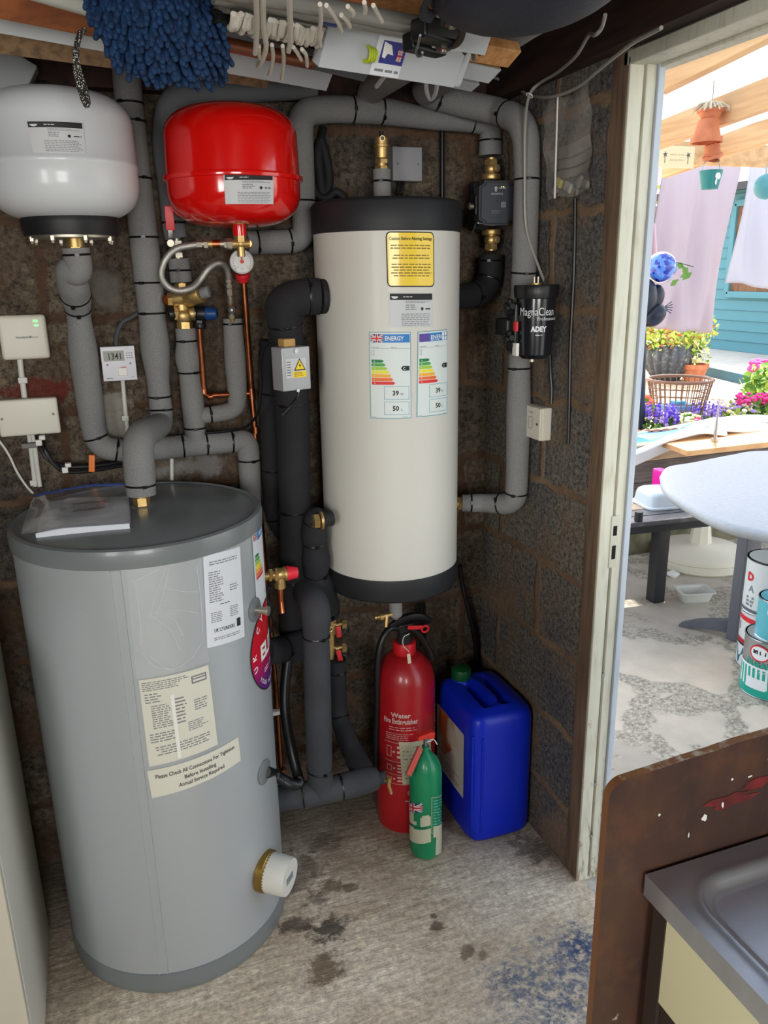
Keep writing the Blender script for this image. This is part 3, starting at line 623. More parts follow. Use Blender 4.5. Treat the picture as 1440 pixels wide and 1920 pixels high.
# outlets of the tank
def ring(b, c, ax, r, h, m): b.cyl(c, Vector(c)+Vector(ax)*h, r, m, seg=28, bev=.002)
b = MB(); pf = PY(601, 556, 1.86); ring(b, (pf.x+.012, pf.y, pf.z), (-1, 0, 0), .040, .014, blkm); b.build('pipe_collar', tk, label='black rubber collar')
b = MB(); pf = PY(608, 975, 1.80); b.cyl((pf.x+.02, 1.81, pf.z), (pf.x-.016, 1.80, pf.z), .02, blkm); b.hexn((pf.x-.014, 1.80, pf.z), (pf.x-.028, 1.80, pf.z), .019, brass); b.torus((pf.x-.008, 1.80, pf.z), .019, .004, brass, (1, 0, 0)); b.build('drain_outlet', tk, label='brass outlet on the lower left')
# drain stub beneath with tap
pc = PY(742, 1150, 1.86)
MB().cyl((pc.x, 1.86, .795), (pc.x, 1.86, pc.z-.005), .018, foam).lathe([(.018, 0), (.006, -.012)], foam, (pc.x, 1.86, pc.z-.005)).build('drain_stub', tk, label='grey foam stub')
a = PY(722, 1155, 1.85); b = MB(); b.cyl((a.x-.022, 1.85, a.z), (pc.x-.01, 1.855, a.z), .0065, brass); b.cyl((a.x-.016, 1.85, a.z), (a.x-.006, 1.85, a.z), .010, brass); b.cyl((a.x+.005, 1.85, a.z), (a.x-.002, 1.84, a.z-.028), .0055, brass); b.sphere((a.x-.026, 1.85, a.z), .006, brass, 10); b.build('drain_tap', tk, label='small brass drain tap')

# ================================================================ pressure vessels
def vessel(name, label, cx, cy, r, z0, z1, zr, m, rimout, corner=.55):
    """domed shell with a rolled seam at height zr"""
    t = thing(name, label, 'pressure vessel', (cx, cy, z0)); pr = []
    H = z1-z0; n = 14; hc = H*.30
    for k in range(n+1):
        a = PI/2*k/n; pr.append((r*max(1e-5, math.sin(a))**corner, z0+hc*(1-max(0, math.cos(a))**.95)*1.0))
    pr[-1] = (r, z0+hc)
    pr += [(r, zr-.006), (r+rimout, zr-.005), (r+rimout*1.2, zr), (r+rimout, zr+.005), (r, zr+.006)]
    top = []
    for k in range(n+1):
        a = PI/2*k/n; top.append((r*.985*max(1e-5, math.sin(a))**corner, z1-hc*.85*(1-max(0, math.cos(a))**.95)))
    pr += list(reversed(top))
    MB().lathe(pr, m, (cx, cy, 0), seg=72).build('shell', t, ang=60); return t
VY = 1.90
c = PY(113, 290, VY); ztop = PY(113, 168, VY-.02).z; zb = PY(113, 412, VY-.08).z
wv = mat('vessel_white', (206, 210, 214), .34, coat=.2)
VR = .1515
wvs = vessel('expansion_vessel', 'white domed expansion vessel on the wall at top left with black base ring', c.x, VY, VR, zb, ztop, PY(113, 296, VY-.15).z, wv, .001)
# base flange
zf = PY(118, 420, VY-.08).z
MB().lathe([(.001, zb+.03), (.090, zb+.03), (.099, zb+.004), (.1, zb-.004), (.095, zb-.028), (.001, zb-.028)], mat('flange_black', (26, 27, 30), .5), (c.x+.004, VY, 0), seg=48).build('base_ring', wvs, label='black base ring')
b = MB(); b.lathe([(.001, zb-.028), (.086, zb-.028), (.086, zb-.033), (.001, zb-.033)], nickel, (c.x+.004, VY, 0), seg=40)
for k in range(8):
    a = 2*PI*(k+.4)/8; q = Vector((c.x+.004+.083*math.cos(a), VY+.083*math.sin(a), zb-.03)); b.hexn(q, q+Vector((0, 0, -.009)), .0065, nickel); b.cyl(q, q+Vector((0, 0, -.014)), .0035, nickel, seg=8)
b.build('flange_plate', wvs, label='silver bolted flange plate')
b = MB(); b.cyl((c.x+.008, VY, zb-.03), (c.x+.008, VY, zb-.05), .019, brass); b.hexn((c.x+.008, VY, zb-.045), (c.x+.008, VY, zb-.06), .018, brass); b.build('fitting', wvs, label='brass fitting')
WVC = Vector((c.x+.008, VY, zb-.055))
def vquad(cx, cy, r, q): return cyl_decal(cx, cy, r, q, off=.0012)
d = vquad(c.x, VY, VR, [(49, 227), (155, 230), (161, 289), (63, 287)]); maker_label(d, 51); d.build('data_plate', wvs, 'silver maker data label')
c = PY(437, 322, VY); ztop = PY(437, 196, VY-.02).z; zb = PY(443, 424, VY-.05).z; RVR = .147
rvs = vessel('expansion_vessel', 'glossy red expansion vessel with rolled rim hung above the pressure gauge', c.x, VY, RVR, zb, ztop, PY(437, 322, VY-.15).z, redpaint, .006)
RVC = Vector((c.x+.006, VY, zb))
MB().cyl((RVC.x, VY, zb+.02), (RVC.x, VY, zb-.018), .0155, redpaint).build('neck', rvs)
d = vquad(c.x, VY, RVR, [(419, 327), (512, 327), (512, 383), (423, 383)]); maker_label(d, 61); d.build('data_plate', rvs, 'silver maker data label')
# ================================================================ insulated pipes
def resample(pts, rad):
    return pts, rad
def pipe(label, P, m, ties=(), rb=.05, cat='pipe', group=None, name='insulated_pipe', ends=True, split=()):
    """P: list of (point, radius); ties: list of (px, py); split: further (P, rb) branches that belong to the same lagging"""
    t = None; obs = []; paths = []
    for j, (PP, r_) in enumerate([(P, rb)]+[(q[0], q[1]) for q in split]):
        pts = [Vector(p) for p, _ in PP]; rr = [r for _, r in PP]
        path = fillet(pts, r_, 7)
        # radius along the path by nearest control span
        cum = [0.0]
        for i in range(1, len(pts)): cum.append(cum[-1]+(pts[i]-pts[i-1]).length)
        L = [0.0]
        for i in range(1, len(path)): L.append(L[-1]+(path[i]-path[i-1]).length)
        tot = L[-1]; dense = []; dr = []
        for i in range(len(path)-1):
            k = max(1, int((path[i+1]-path[i]).length/.012))
            for q in range(k):
                s = q/k; dense.append(path[i].lerp(path[i+1], s)); dr.append((L[i]+(L[i+1]-L[i])*s)/tot*cum[-1])
        dense.append(path[-1]); dr.append(cum[-1])
        def rad(s):
            for i in range(1, len(cum)):
                if s <= cum[i]+1e-9:
                    u = (s-cum[i-1])/max(1e-9, cum[i]-cum[i-1]); u = u*u*(3-2*u); return rr[i-1]*(1-u)+rr[i]*u
            return rr[-1]
        R = [rad(s) for s in dr]; paths.append((dense, R))
    base = paths[0][0][0]; lowest = min((p for d_, _ in paths for p in d_), key=lambda p: p.z)
    t = thing(name, label, cat, lowest, group)
    b = MB()
    for d_, R in paths: b.tube(d_, R, m, seg=28)
    b.build('pipe_lagging', t, ang=50)
    for tp in ties:
        best = None
        for d_, R in paths:
            for i in range(1, len(d_)-1):
                v = CM @ np.array(d_[i]-O0); x, y = 720+FPX*v[0]/v[2], 960+FPX*v[1]/v[2]; q = (x-tp[0])**2+(y-tp[1])**2
                if best is None or q < best[0]: best = (q, d_[i], (d_[i+1]-d_[i-1]).normalized(), R[i])
        _, c, T, r = best; bb = MB(); bb.torus(c, r+.0002, .0016, tie_m, T, seg=32, seg2=6, flat=1.6)
        fr_ = (O0-c); fr_ = (fr_-T*fr_.dot(T)).normalized(); sd = T.cross(fr_); rdm = random.Random(int(tp[0]*7+tp[1])); a = rdm.uniform(-.7, .7); o = (fr_*math.cos(a)+sd*math.sin(a))
        M3 = Matrix((sd*math.cos(a)-fr_*math.sin(a), o, T)).transposed(); bb.box(c+o*(r+.003), (.009, .006, .0065), tie_m, M3); bb.box(c+o*(r+.0065)+M3.col[0]*.0, (.0035, .004, .0035), tie_m, M3)
        bb.build('cable_tie', t)
    return t
YP = 2.045
def pp(px, py, r, y=YP): return (PY(px, py, y), r)
gp = 'pale grey foam lagged pipes'
# white vessel pipe down into the low horizontal run
pipe('grey foam lagged pipe dropping from the white expansion vessel into the low run',
     [((WVC.x, VY, WVC.z+.004), .0285), ((WVC.x+.002, VY+.003, WVC.z-.05), .029), (PY(129, 505, 1.915), .031), (PY(136, 530, 1.94), .034), (PY(142, 553, 1.98), .033), (PY(147, 585, 2.02), .027), (PY(156, 660, 2.03), .033), (PY(165, 730, YP), .032), (PY(181, 838, YP), .029), (PY(232, 845, YP), .028)],
     foam, [(124, 482), (158, 551), (147, 577), (178, 824), (219, 848)], rb=[.03, .03, .03, .03, .03, .03, .04, .04, .05, .03], group=gp)
# tall pipe between the vessels, offset forward to the cylinder top
CT = Vector((.060, 1.800, 1.100))
pipe('tall grey lagged pipe passing between the vessels and dropping onto the grey cylinder',
     [(PY(233, 60, YP), .031), (PY(238, 157, YP), .031), (PY(257, 330, YP), .032), (PY(270, 450, YP), .033), (PY(280, 535, YP), .034), (PY(287, 610, YP), .032), (PY(292, 665, YP), .035), (PY(299, 740, YP), .027), (PY(305, 795, YP), .028), (Vector((.065, 1.81, PY(250, 822, 1.80).z)), .034), (Vector((.062, 1.802, 1.17)), .034), (Vector((.061, 1.80, 1.125)), .032)],
     foam, [(238, 190), (249, 230), (258, 330), (268, 449), (278, 535), (283, 583), (300, 747), (303, 769), (259, 924)], rb=[.04]*8+[.05, .07, .03, .02], group=gp,
     split=[([(PY(282, 558, YP), .03), (PY(303, 561, YP-.005), .026)], .01)])
b = MB(); b.hexn(CT+Vector((0, 0, -.003)), CT+Vector((0, 0, .02)), .019, brass); b.cyl(CT+Vector((0, 0, .02)), CT+Vector((0, 0, .045)), .0135, brass); b.lathe([(.036, -.006), (.036, 0), (.02, .003)], lidm, CT+Vector((0, 0, -.001)), seg=28)
b.build('top_fitting', cyl, label='brass outlet fitting')
# curved pipe behind the red vessel down to the lever valve
pipe('grey lagged pipe curving out from behind the red vessel towards a red lever valve',
     [(PY(590, 160, 2.05), .030), (PY(322, 172, 2.05), .030), (PY(306, 260, 2.05), .029), (PY(318, 340, YP), .029), (PY(327, 430, YP), .027), (PY(331, 447, YP), .027)],
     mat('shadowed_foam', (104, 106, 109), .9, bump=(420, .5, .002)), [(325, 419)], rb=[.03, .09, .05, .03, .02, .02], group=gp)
pipe('short grey foam sleeve between the red lever valve and the brass control valve',
     [pp(335, 485, .0255), pp(340, 529, .026)], foam, [(336, 506)], rb=.01, group=gp)
pipe('grey lagged pipe below the brass control valve running down to the low tee',
     [pp(348, 615, .0255), pp(350, 636, .0255), pp(352, 672, .031), pp(355, 700, .026), pp(361, 747, .028), pp(365, 800, .027), pp(367, 828, .026)],
     foam, [(351, 639), (354, 698), (364, 802)], rb=.02, group=gp)
pipe('low horizontal grey lagged run behind the cylinder top with an elbow at its right end',
     [pp(236, 847, .028), pp(300, 841, .029), pp(385, 832, .029), pp(440, 828, .028), pp(463, 826, .030), pp(467, 860, .029), pp(472, 960, .027), (PY(474, 1010, YP), .027)],
     foam, [(342, 838), (388, 832), (434, 830), (465, 861)], rb=[.02, .02, .02, .01, .045, .02, .02, .02], group=gp)
pipe('grey lagged pipe under the filling loop curving left into its neighbour',
     [pp(436, 597, .0245), pp(441, 680, .027), pp(446, 745, .0245), pp(442, 770, .022), pp(392, 778, .021), pp(368, 779, .021)], foam, [(436, 612), (396, 777)], rb=[.02, .03, .05, .05, .02], group=gp)
# red vessel return: right then up and across, down to the pump
pipe('grey lagged pipe from the red vessel crossing above the white tank to the pump',
     [pp(463, 455, .028), pp(477, 455, .0285), pp(572, 452, .029), pp(566, 330, .031), pp(561, 210, .032), pp(620, 204, .031), pp(718, 208, .031), pp(800, 222, .026), pp(870, 229, .024), pp(921, 232, .027), pp(920, 262, .030), pp(920, 292, .032)],
     foam, [(482, 455), (543, 455), (568, 377), (665, 205), (716, 208), (884, 228), (922, 264)], rb=[.01, .01, .04, .03, .045, .03, .03, .03, .03, .04, .02, .01], group=gp,
     split=[([(PY(692, 206, YP), .030), (PY(692, 170, YP-.01), .031), (Vector((PY(692, 170, YP).x, .9, 2.02)), .031)], .045)])
# right hand riser
RX = XR-.042
e1 = PY(788, 172, 2.03); pipe('thick grey lagged pipe from under the roof turning down beside the tank',
     [(Vector((e1.x, -.6, e1.z+.03)), .034), (Vector((e1.x, 1.5, e1.z+.02)), .034), (Vector((e1.x-.002, 2.02, e1.z)), .036), (PY(860, 193, 2.0), .032), (PY(930, 208, 1.95), .032), (PX(986, 228, RX), .033), (PX(988, 330, RX), .031), (PX(983, 500, RX), .031), (PX(978, 560, RX), .028)],
     foam, [(817, 190), (950, 213), (978, 336), (979, 512)], rb=[.02, .02, .05, .02, .02, .07, .02, .02, .02], group=gp)
pipe('grey lagged pipe below the black filter bending left into the side of the white tank',
     [(PX(974, 662, RX), .028), (PX(972, 770, RX), .032), (PX(969, 900, RX), .030), (PX(966, 946, RX), .030), (PY(905, 943, 1.91), .026), (PY(866, 943, 1.93), .024)],
     foam, [(973, 688), (968, 921), (941, 938), (883, 942)], rb=[.02, .02, .02, .045, .02, .01], group=gp)
b = MB(); q = PY(867, 943, 1.93); b.cyl((TX+.14, 1.92, q.z), q, .013, brass); b.hexn(q+Vector((-.022, -.002, 0)), q+Vector((-.006, 0, 0)), .02, brass); b.build('side_outlet', tk, label='brass outlet on the lower right')
# air vent pipe on top of the tank
pipe('short grey lagged stub between the tank top and the brass air vent', [((PY(717, 372, 1.96)), .022), (PY(716, 318, 1.96), .022)], foam, [(716, 343)], rb=.01, group=gp)
# ---------------- black lagged pipes left of the tank
gb = 'black foam lagged pipes'
pipe('fat black lagged elbow pipe leaving the tank top left and dropping down',
     [(PY(598, 556, 1.865), .042), (PY(560, 556, 1.87), .042), (PY(530, 572, 1.88), .046), (PY(535, 612, 1.89), .040), (PY(545, 700, 1.90), .042), (PY(550, 800, 1.91), .042), (PY(553, 960, 1.91), .040), (PY(552, 1080, 1.91), .038), (PY(550, 1100, 1.92), .036), (PY(548, 1180, 1.93), .036), (PY(552, 1230, 1.94), .034)],
     foamb, [(576, 552), (530, 610), (548, 755), (553, 958), (553, 1085)], rb=[.01, .06, .05]+[.02]*8, group=gb)
pipe('slim black lagged pipe standing behind the fat one', [(PY(518, 640, 2.03), .040), (PY(510, 760, 2.04), .034), (PY(514, 878, 2.04), .034), (PY(519, 970, 2.04), .034), (PY(545, 1010, 2.02), .03), (PY(560, 1020, 2.0), .03)], foamb, [(508, 736), (514, 879), (519, 971)], rb=[.02, .02, .02, .05, .03, .02], group=gb)
pipe('black lagged pipe with tight ties under the tank lower outlet', [(PY(603, 975, 1.815), .020), (PY(591, 968, 1.83), .028), (PY(590, 1000, 1.84), .032), (PY(590, 1018, 1.845), .029), (PY(594, 1050, 1.85), .036), (PY(592, 1076, 1.86), .031), (PY(600, 1100, 1.87), .040), (PY(612, 1130, 1.9), .034), (PY(618, 1150, 1.93), .028)],
     foamb, [(588, 979), (588, 1017), (590, 1076), (615, 1140)], rb=[.01]+[.02]*8, group=gb)
yf = 1.76
pipe('dark grey lagged pipe with a rounded elbow top standing in front on the floor tee',
     [(Vector((PY(593, 1142, yf).x+.005, 1.9, PY(593, 1138, yf).z+.0)), .034), (PY(593, 1138, yf), .037), (PY(593, 1190, yf), .033), (PY(595, 1267, yf), .034), (PY(598, 1400, yf), .034), (PY(600, 1440, yf), .033), (PY(601, 1485, yf), .036)],
     foamd, [(593, 1190), (600, 1443)], rb=[.02, .035, .02, .02, .02, .02, .02], group='dark grey lagged pipes on the floor')
pipe('dark grey lagged run lying low along the floor to the drain tap',
     [(PY(524, 1497, yf+.02), .033), (PY(570, 1490, yf), .034), (PY(640, 1476, yf), .035), (PY(688, 1462, yf), .036), (PY(706, 1459, yf), .030)],
     foamd, [(570, 1492), (637, 1477)], rb=.02, group='dark grey lagged pipes on the floor')
pipe('dark lagged pipe slanting from the red levered valves down to the floor run',
     [(PY(632, 1236, 1.95), .026), (PY(633, 1320, 1.95), .026), (PY(637, 1350, 1.94), .027), (PY(660, 1408, 1.86), .029), (PY(682, 1450, yf+.02), .032)],
     foamb, [(633, 1262), (636, 1345)], rb=.03, group=gb)
pipe('black lagged pipe joining the grey cylinder side to the pipe stack', [(PY(495, 1222, 1.80), .034), (PY(530, 1218, 1.84), .034), (PY(575, 1200, 1.90), .034)], foamb, [(530, 1219), (557, 1180)], rb=.02, group=gb)
q = PY(709, 1459, yf)
tp = thing('drain_tap', 'small brass drain tap at the end of the floor run beside the red extinguisher', 'tap', q)
b = MB(); b.cyl(q+Vector((-.004, 0, 0)), q+Vector((.02, -.003, 0)), .018, foamd); b.build('sleeve', tp, label='dark foam sleeve')
b = MB(); b.cyl(q+Vector((.012, -.012, 0)), q+Vector((.024, -.03, .006)), .006, brass); b.cyl(q+Vector((.022, -.03, .016)), q+Vector((.020, -.03, -.01)), .005, brass); b.cyl(q+Vector((.02, -.03, -.008)), q+Vector((.026, -.032, -.034)), .0045, brass); b.build('tap_body', tp)
# dark pipe under the pump
pipe('black lagged elbow under the pump entering the tank on its right side',
     [(PY(921, 478, 2.0), .032), (PY(920, 520, 2.0), .033), (PY(908, 548, 1.99), .034), (PY(872, 556, 1.97), .033), (PY(845, 556, 1.95), .032)], foamb, [(921, 490), (903, 520), (884, 540)], rb=[.01, .03, .05, .03, .01], group=gb)

# ================================================================ valves, gauge, hose, copper
def lever(t, a, bb, w, m, name='lever'):
    a = Vector(a); bb = Vector(bb); b = MB(); d = (bb-a); L = d.length; d.normalize(); n = (O0-a).normalized(); s = d.cross(n).normalized()
    b.box((a+bb)/2, (w, L, .004), m, Matrix((s, d, s.cross(d))).transposed(), bev=.0015); return b.build(name, t)
# red lever ball valve
q0 = PY(333, 470, YP); rv = thing('lever_valve', 'ball valve with long upright red lever beside the braided hose', 'valve', PY(335, 485, YP))
b = MB(); b.cyl(PY(331, 447, YP), PY(335, 487, YP), .010, nickel); b.hexn(PY(332, 452, YP), PY(333, 460, YP), .017, nickel); b.hexn(PY(334, 474, YP), PY(335, 483, YP), .016, nickel); b.sphere(q0, .015, nickel, 14); b.cyl(PY(322, 454, 2.03), PY(320, 456, 1.97), .008, nickel); b.build('valve_body', rv)
lever(rv, PY(320, 447, 1.99), PY(319, 430, 1.985), .012, steel, 'lever_stem'); lever(rv, PY(320, 432, 1.985), PY(316, 386, 1.98), .020, redp)
# brass control valve
bv = thing('control_valve', 'chunky brass combination valve with blue cap in the middle of the pipes', 'valve', PY(345, 615, YP))
y = 2.02
b = MB()
b.cyl(PY(340, 530, y), PY(342, 545, y), .012, brass); b.hexn(PY(340, 532, y), PY(341, 540, y), .016, brass)
b.cyl(PY(326, 562, y), PY(372, 553, y-.03), .017, brass); b.cyl(PY(350, 558, y-.01), PY(377, 549, y-.035), .023, brass, seg=24, bev=.003)
b.hexn(PY(314, 562, y), PY(327, 562, y), .017, brass); b.cyl(PY(305, 562, YP), PY(316, 562, y), .012, copper)
b.cyl(PY(338, 550, y), PY(346, 612, y), .018, brass, r1=.016); b.sphere(PY(344, 592, y), .022, brass, 18); b.hexn(PY(346, 604, y), PY(347, 616, y), .019, brass)
b.cyl(PY(328, 588, y), PY(372, 588, y), .016, brass); b.hexn(PY(326, 588, y), PY(333, 588, y), .019, brass); b.build('valve_body', bv)
MB().cyl(PY(316, 589, y), PY(328, 588, y), .018, blk, bev=.003).build('end_cap', bv, label='black end cap')
MB().cyl(PY(376, 550, y-.036), PY(393, 546, y-.045), .014, mat('grey_knob', (120, 122, 124), .6), bev=.003).build('end_knob', bv, label='grey round end knob')
b = MB(); b.cyl(PY(366, 588, y), PY(390, 588, y-.01), .018, blk, bev=.003); b.hexn(PY(375, 596, y), PY(375, 614, y), .013, blk); b.cyl(PY(375, 606, y), PY(375, 616, y), .0145, blk, bev=.002); b.build('relief_body', bv, label='black plastic relief valve')
MB().cyl(PY(385, 588, y-.01), PY(408, 588, y-.02), .017, mat('blue_cap', (14, 62, 120), .4), r1=.013, bev=.004).build('relief_cap', bv, label='dark blue cap')
b = MB(); b.torus(PY(364, 588, y-.012), .016, .0018, steel, (1, 0, 0), seg=20); b.build('clip', bv)
# copper pipework
y = 2.04
cp = thing('copper_pipe', 'thin copper pipe descending from the red gauge collar to behind the cylinder', 'pipe', PY(492, 1100, y))
b = MB(); b.tube(fillet([PY(457, 526, 2.0), PY(465, 643, 2.02), PY(472, 737, y), PY(479, 820, y), PY(485, 930, y), PY(492, 1010, y), PY(517, 1290, y), PY(527, 1440, y)], .02), .0075, copper); b.build('tube', cp)
b = MB(); b.cyl(PY(471, 728, y), PY(473, 748, y), .0095, copper); b.cyl(PY(479, 800, y), PY(480, 812, y), .0095, copper); b.build('soldered_joint', cp)
b = MB(); b.box(PY(518, 1335, 2.03), (.035, .02, .012), whitep, bev=.002); b.build('pipe_clip', cp, label='white plastic clip')
cp2 = thing('copper_pipe', 'short copper discharge pipe below the blue cap turning right to meet the other', 'pipe', PY(385, 745, y))
b = MB(); b.tube(fillet([PY(374, 616, 2.02), PY(383, 742, y), PY(474, 737, y)], .012), .0075, copper); b.cyl(PY(382, 728, y), PY(383, 738, y), .0095, copper); b.cyl(PY(390, 744, y), PY(398, 743, y), .0095, copper); b.build('tube', cp2)
# gauge cross under the red vessel
gq = PY(453, 491, 1.93)
gg = thing('pressure_gauge', 'round white pressure gauge with red needle below the red vessel', 'gauge', gq)
zn = RVC.z-.018
b = MB(); b.hexn((RVC.x, VY, zn+.004), (RVC.x, VY, zn-.014), .0145, brass); tj = PY(451, 457, VY); b.cyl((RVC.x, VY, zn-.01), (tj.x, VY, tj.z-.028), .009, brass); b.cyl(tj+Vector((-.03, 0, 0)), tj+Vector((.02, 0, 0)), .0095, brass); b.hexn(tj+Vector((-.032, 0, 0)), tj+Vector((-.02, 0, 0)), .0125, nickel); b.sphere(tj, .012, brass, 12)
b.cyl(tj+Vector((.018, 0, 0)), Vector((PY(468, 457, 2.0).x, 2.02, tj.z)), .008, brass); b.build('tee_fitting', gg, label='brass tee fitting')
gn = Vector((-.03, -1, .06)).normalized()
b = MB(); b.lathe([(.001, 0), (.026, 0), (.0275, .003), (.0275, .016), (.0255, .018), (.0245, .016)], mat('gauge_case', (206, 206, 204), .35), gq-gn*.012, gn, 40); b.build('case', gg)
b = MB(); b.lathe([(.0245, 0), (.001, 0)], mat('gauge_face', (226, 224, 220), .4), gq+gn*.0035, gn, 40); fc = b.build('dial', gg)
gu = Vector((1, -.03, 0)).normalized(); gv = gn.cross(gu); gv = gv if gv.z > 0 else -gv; gu = gv.cross(gn)
d = flat_decal(gq+gn*.004-gu*.025-gv*.025, gu, gv, .05, .05)
for k in range(25):
    a = math.radians(225-k*270/24); r1 = .019; r2 = .0225 if k % 6 else .024
    d.poly([(.025+r1*math.cos(a-.02), .025+r1*math.sin(a-.02)), (.025+r2*math.cos(a-.02), .025+r2*math.sin(a-.02)), (.025+r2*math.cos(a+.02), .025+r2*math.sin(a+.02)), (.025+r1*math.cos(a+.02), .025+r1*math.sin(a+.02))], ink, 1)
for k in range(5): a = math.radians(225-k*67.5); d.text(str(k), .025+.0155*math.cos(a), .023+.0155*math.sin(a), .0035, inkg)
d.text('bar', .025, .008, .003, inkg); d.build('scale', fc)
b = MB(); b.prism([(-.0022, -.003), (.0022, -.003), (.0005, .021), (-.0005, .021)], -.001, redp, gq+gn*.0065, gu, gv, gn); b.cyl(gq+gn*.0045, gq+gn*.009, .0042, redp); b.build('needle', gg, label='red needle')
b = MB(); b.cyl(PY(454, 512, 1.98), PY(456, 521, 1.985), .017, redp, bev=.002); b.cyl(PY(455, 519, 1.985), PY(456, 527, 1.99), .014, redp, bev=.002); b.build('collar', gg, label='red plastic collar')
# braided hose
braid = mat('braided_steel', (176, 174, 168), .35, .75, bump=(700, .8, .001))
hs = thing('filling_hose', 'looped steel braided filling hose between two rows of brass valves', 'hose', PY(347, 545, 1.95))
hp = [(392, 457, 1.93), (360, 460, 1.93), (330, 467, 1.93), (310, 487, 1.93), (302, 515, 1.935), (312, 535, 1.94), (333, 545, 1.94), (357, 541, 1.94), (374, 526, 1.95), (390, 505, 1.95), (403, 495, 1.955), (416, 494, 1.96), (425, 503, 1.97), (429, 520, 1.98)]
MB().tube(spline([PY(*q[:2], q[2]) for q in hp], 8), .0078, braid, seg=14).build('hose', hs)
b = MB(); y = 1.93
for (x0, x1, r, mm) in ((370, 380, .010, nickel), (380, 384, .008, nickel), (384, 391, .013, nickel), (391, 400, .0085, brass), (400, 414, .0095, copper), (414, 422, .0085, nickel), (422, 433, .012, nickel), (433, 446, .008, brass)):
    A = PY(x0, 457.5, y-(x0-370)*.0004); B = PY(x1, 457.5, y-(x1-370)*.0004); (b.hexn if r > .0095 else b.cyl)(A, B, r, mm)
b.cyl(PY(387, 456, y), PY(386, 448, y), .004, nickel); b.build('inlet_valve', hs)
b = MB(); b.box(PY(404, 462, 1.92), (.03, .012, .008), blk, bev=.002); b.build('valve_handle', hs, label='black handle')
b = MB(); y = 1.985
for (y0, y1, r, mm) in ((514, 522, .009, nickel), (522, 527, .0115, nickel), (530, 536, .012, nickel), (527, 530, .008, nickel), (536, 540, .009, nickel), (540, 551, .0115, nickel), (551, 556, .0085, nickel), (556, 566, .0105, nickel), (566, 573, .008, brass), (573, 580, .012, nickel), (580, 590, .008, nickel), (588, 594, .012, nickel), (594, 602, .009, brass)):
    A = PY(428+(y0-514)*.09, y0, y+(y0-514)*.0005); B = PY(428+(y1-514)*.09, y1, y+(y1-514)*.0005); (b.hexn if r > .0112 else b.cyl)(A, B, r, mm)
b.build('outlet_valve', hs); b = MB(); q = PY(433, 581, 2.005); b.cyl(q, q+Vector((0, -.01, 0)), .009, blk); b.cyl(q+Vector((0, -.01, 0)), q+Vector((0, -.013, 0)), .003, nickel, seg=8); b.build('valve_screw', hs, label='black screw head')
# air vent
y = 1.96; av = thing('air_vent', 'brass automatic air vent standing on the pipe above the white tank', 'air vent', PY(715, 318, y))
b = MB(); b.hexn(PY(716, 320, y), PY(716, 312, y), .017, brass); b.cyl(PY(716, 313, y), PY(716, 305, y), .013, brass); b.hexn(PY(716, 307, y), PY(716, 299, y), .017, brass)
a = PY(716, 300, y); e = PY(715, 255, y); H = (e-a).length; b.lathe([(.010, 0), (.0155, .004), (.017, H*.5), (.0205, H*.52), (.0205, H*.62), (.0175, H*.64), (.0175, H*.9), (.014, H*.97), (.008, H), (.001, H)], brass, a, (0, 0, 1), 24)
b.cyl(PY(717, 259, y-.01), PY(717, 259, y-.022), .006, brass); b.build('vent_body', av); MB().cyl(PY(717, 259, y-.02), PY(717, 259, y-.0235), .0045, blk).cyl(PY(715, 256, y), PY(715, 247, y), .005, blk).build('vent_cap', av, label='black cap and port')
# pressure relief valve by the cylinder
y = 1.80; pr = thing('relief_valve', 'brass relief valve with red cap on the right of the grey cylinder', 'valve', PY(528, 1130, y))
t_, z_ = gth(497, 1078)
b = MB(); b.cyl((.30, 1.80, PY(510, 1078, y).z), PY(536, 1075, y), .011, brass); b.hexn(PY(503, 1078, y), PY(509, 1078, y), .017, brass); b.hexn(PY(514, 1077, y), PY(520, 1077, y), .017, brass); b.cyl(PY(518, 1077, y), PY(534, 1075, y), .016, brass, bev=.003); b.cyl(PY(525, 1080, y), PY(526, 1102, y), .0125, brass); b.hexn(PY(525, 1092, y), PY(526, 1102, y), .014, brass); b.cyl(PY(532, 1076, y), PY(537, 1075, y), .0185, brass, bev=.002); b.build('valve_body', pr)
MB().cyl(PY(536, 1075, y), PY(558, 1073, y), .0185, mat('red_cap', (214, 40, 56), .4), r1=.0145, bev=.003).build('cap', pr, label='red ribbed cap')
MB().tube(fillet([PY(526, 1100, y), PY(527, 1128, y), PY(527, 1133, y)+Vector((.0, -.01, -.02))], .01), .0085, copper).build('tail_pipe', pr, label='copper tail pipe')
# isolating valves with red levers
y = 1.96; mf = thing('isolating_valves', 'brass valve block with two red levers low behind the dark lagged pipes', 'valve', PY(622, 1236, y))
b = MB(); b.cyl(PY(622, 1158, y), PY(621, 1236, y), .0085, brass); b.box(PY(622, 1160, y), (.022, .014, .02), brass, bev=.003); b.torus(PY(619, 1180, y-.012), .007, .003, brass, (0, 1, 0), 16); b.box(PY(622, 1180, y), (.02, .016, .03), brass, bev=.003); b.box(PY(621, 1212, y), (.016, .014, .055), brass, bev=.003)
for py in (1171, 1215): b.cyl(PY(622, py, y), PY(645, py-2, y), .0065, brass); b.hexn(PY(640, py-1, y), PY(648, py-2, y), .014, brass); b.cyl(PY(628, py+1, y), PY(634, py+1, y), .010, brass)
b.build('valve_block', mf)
for py in (1171, 1215): b = MB(); b.torus(PY(648, py+8, y), .010, .0022, blk, (.3, 1, 0), 18); b.build('cap_strap', mf, label='black cap strap')
lever(mf, PY(634, 1174, y-.015), PY(636, 1195, y-.02), .014, redp); lever(mf, PY(634, 1219, y-.015), PY(639, 1240, y-.02), .014, redp)
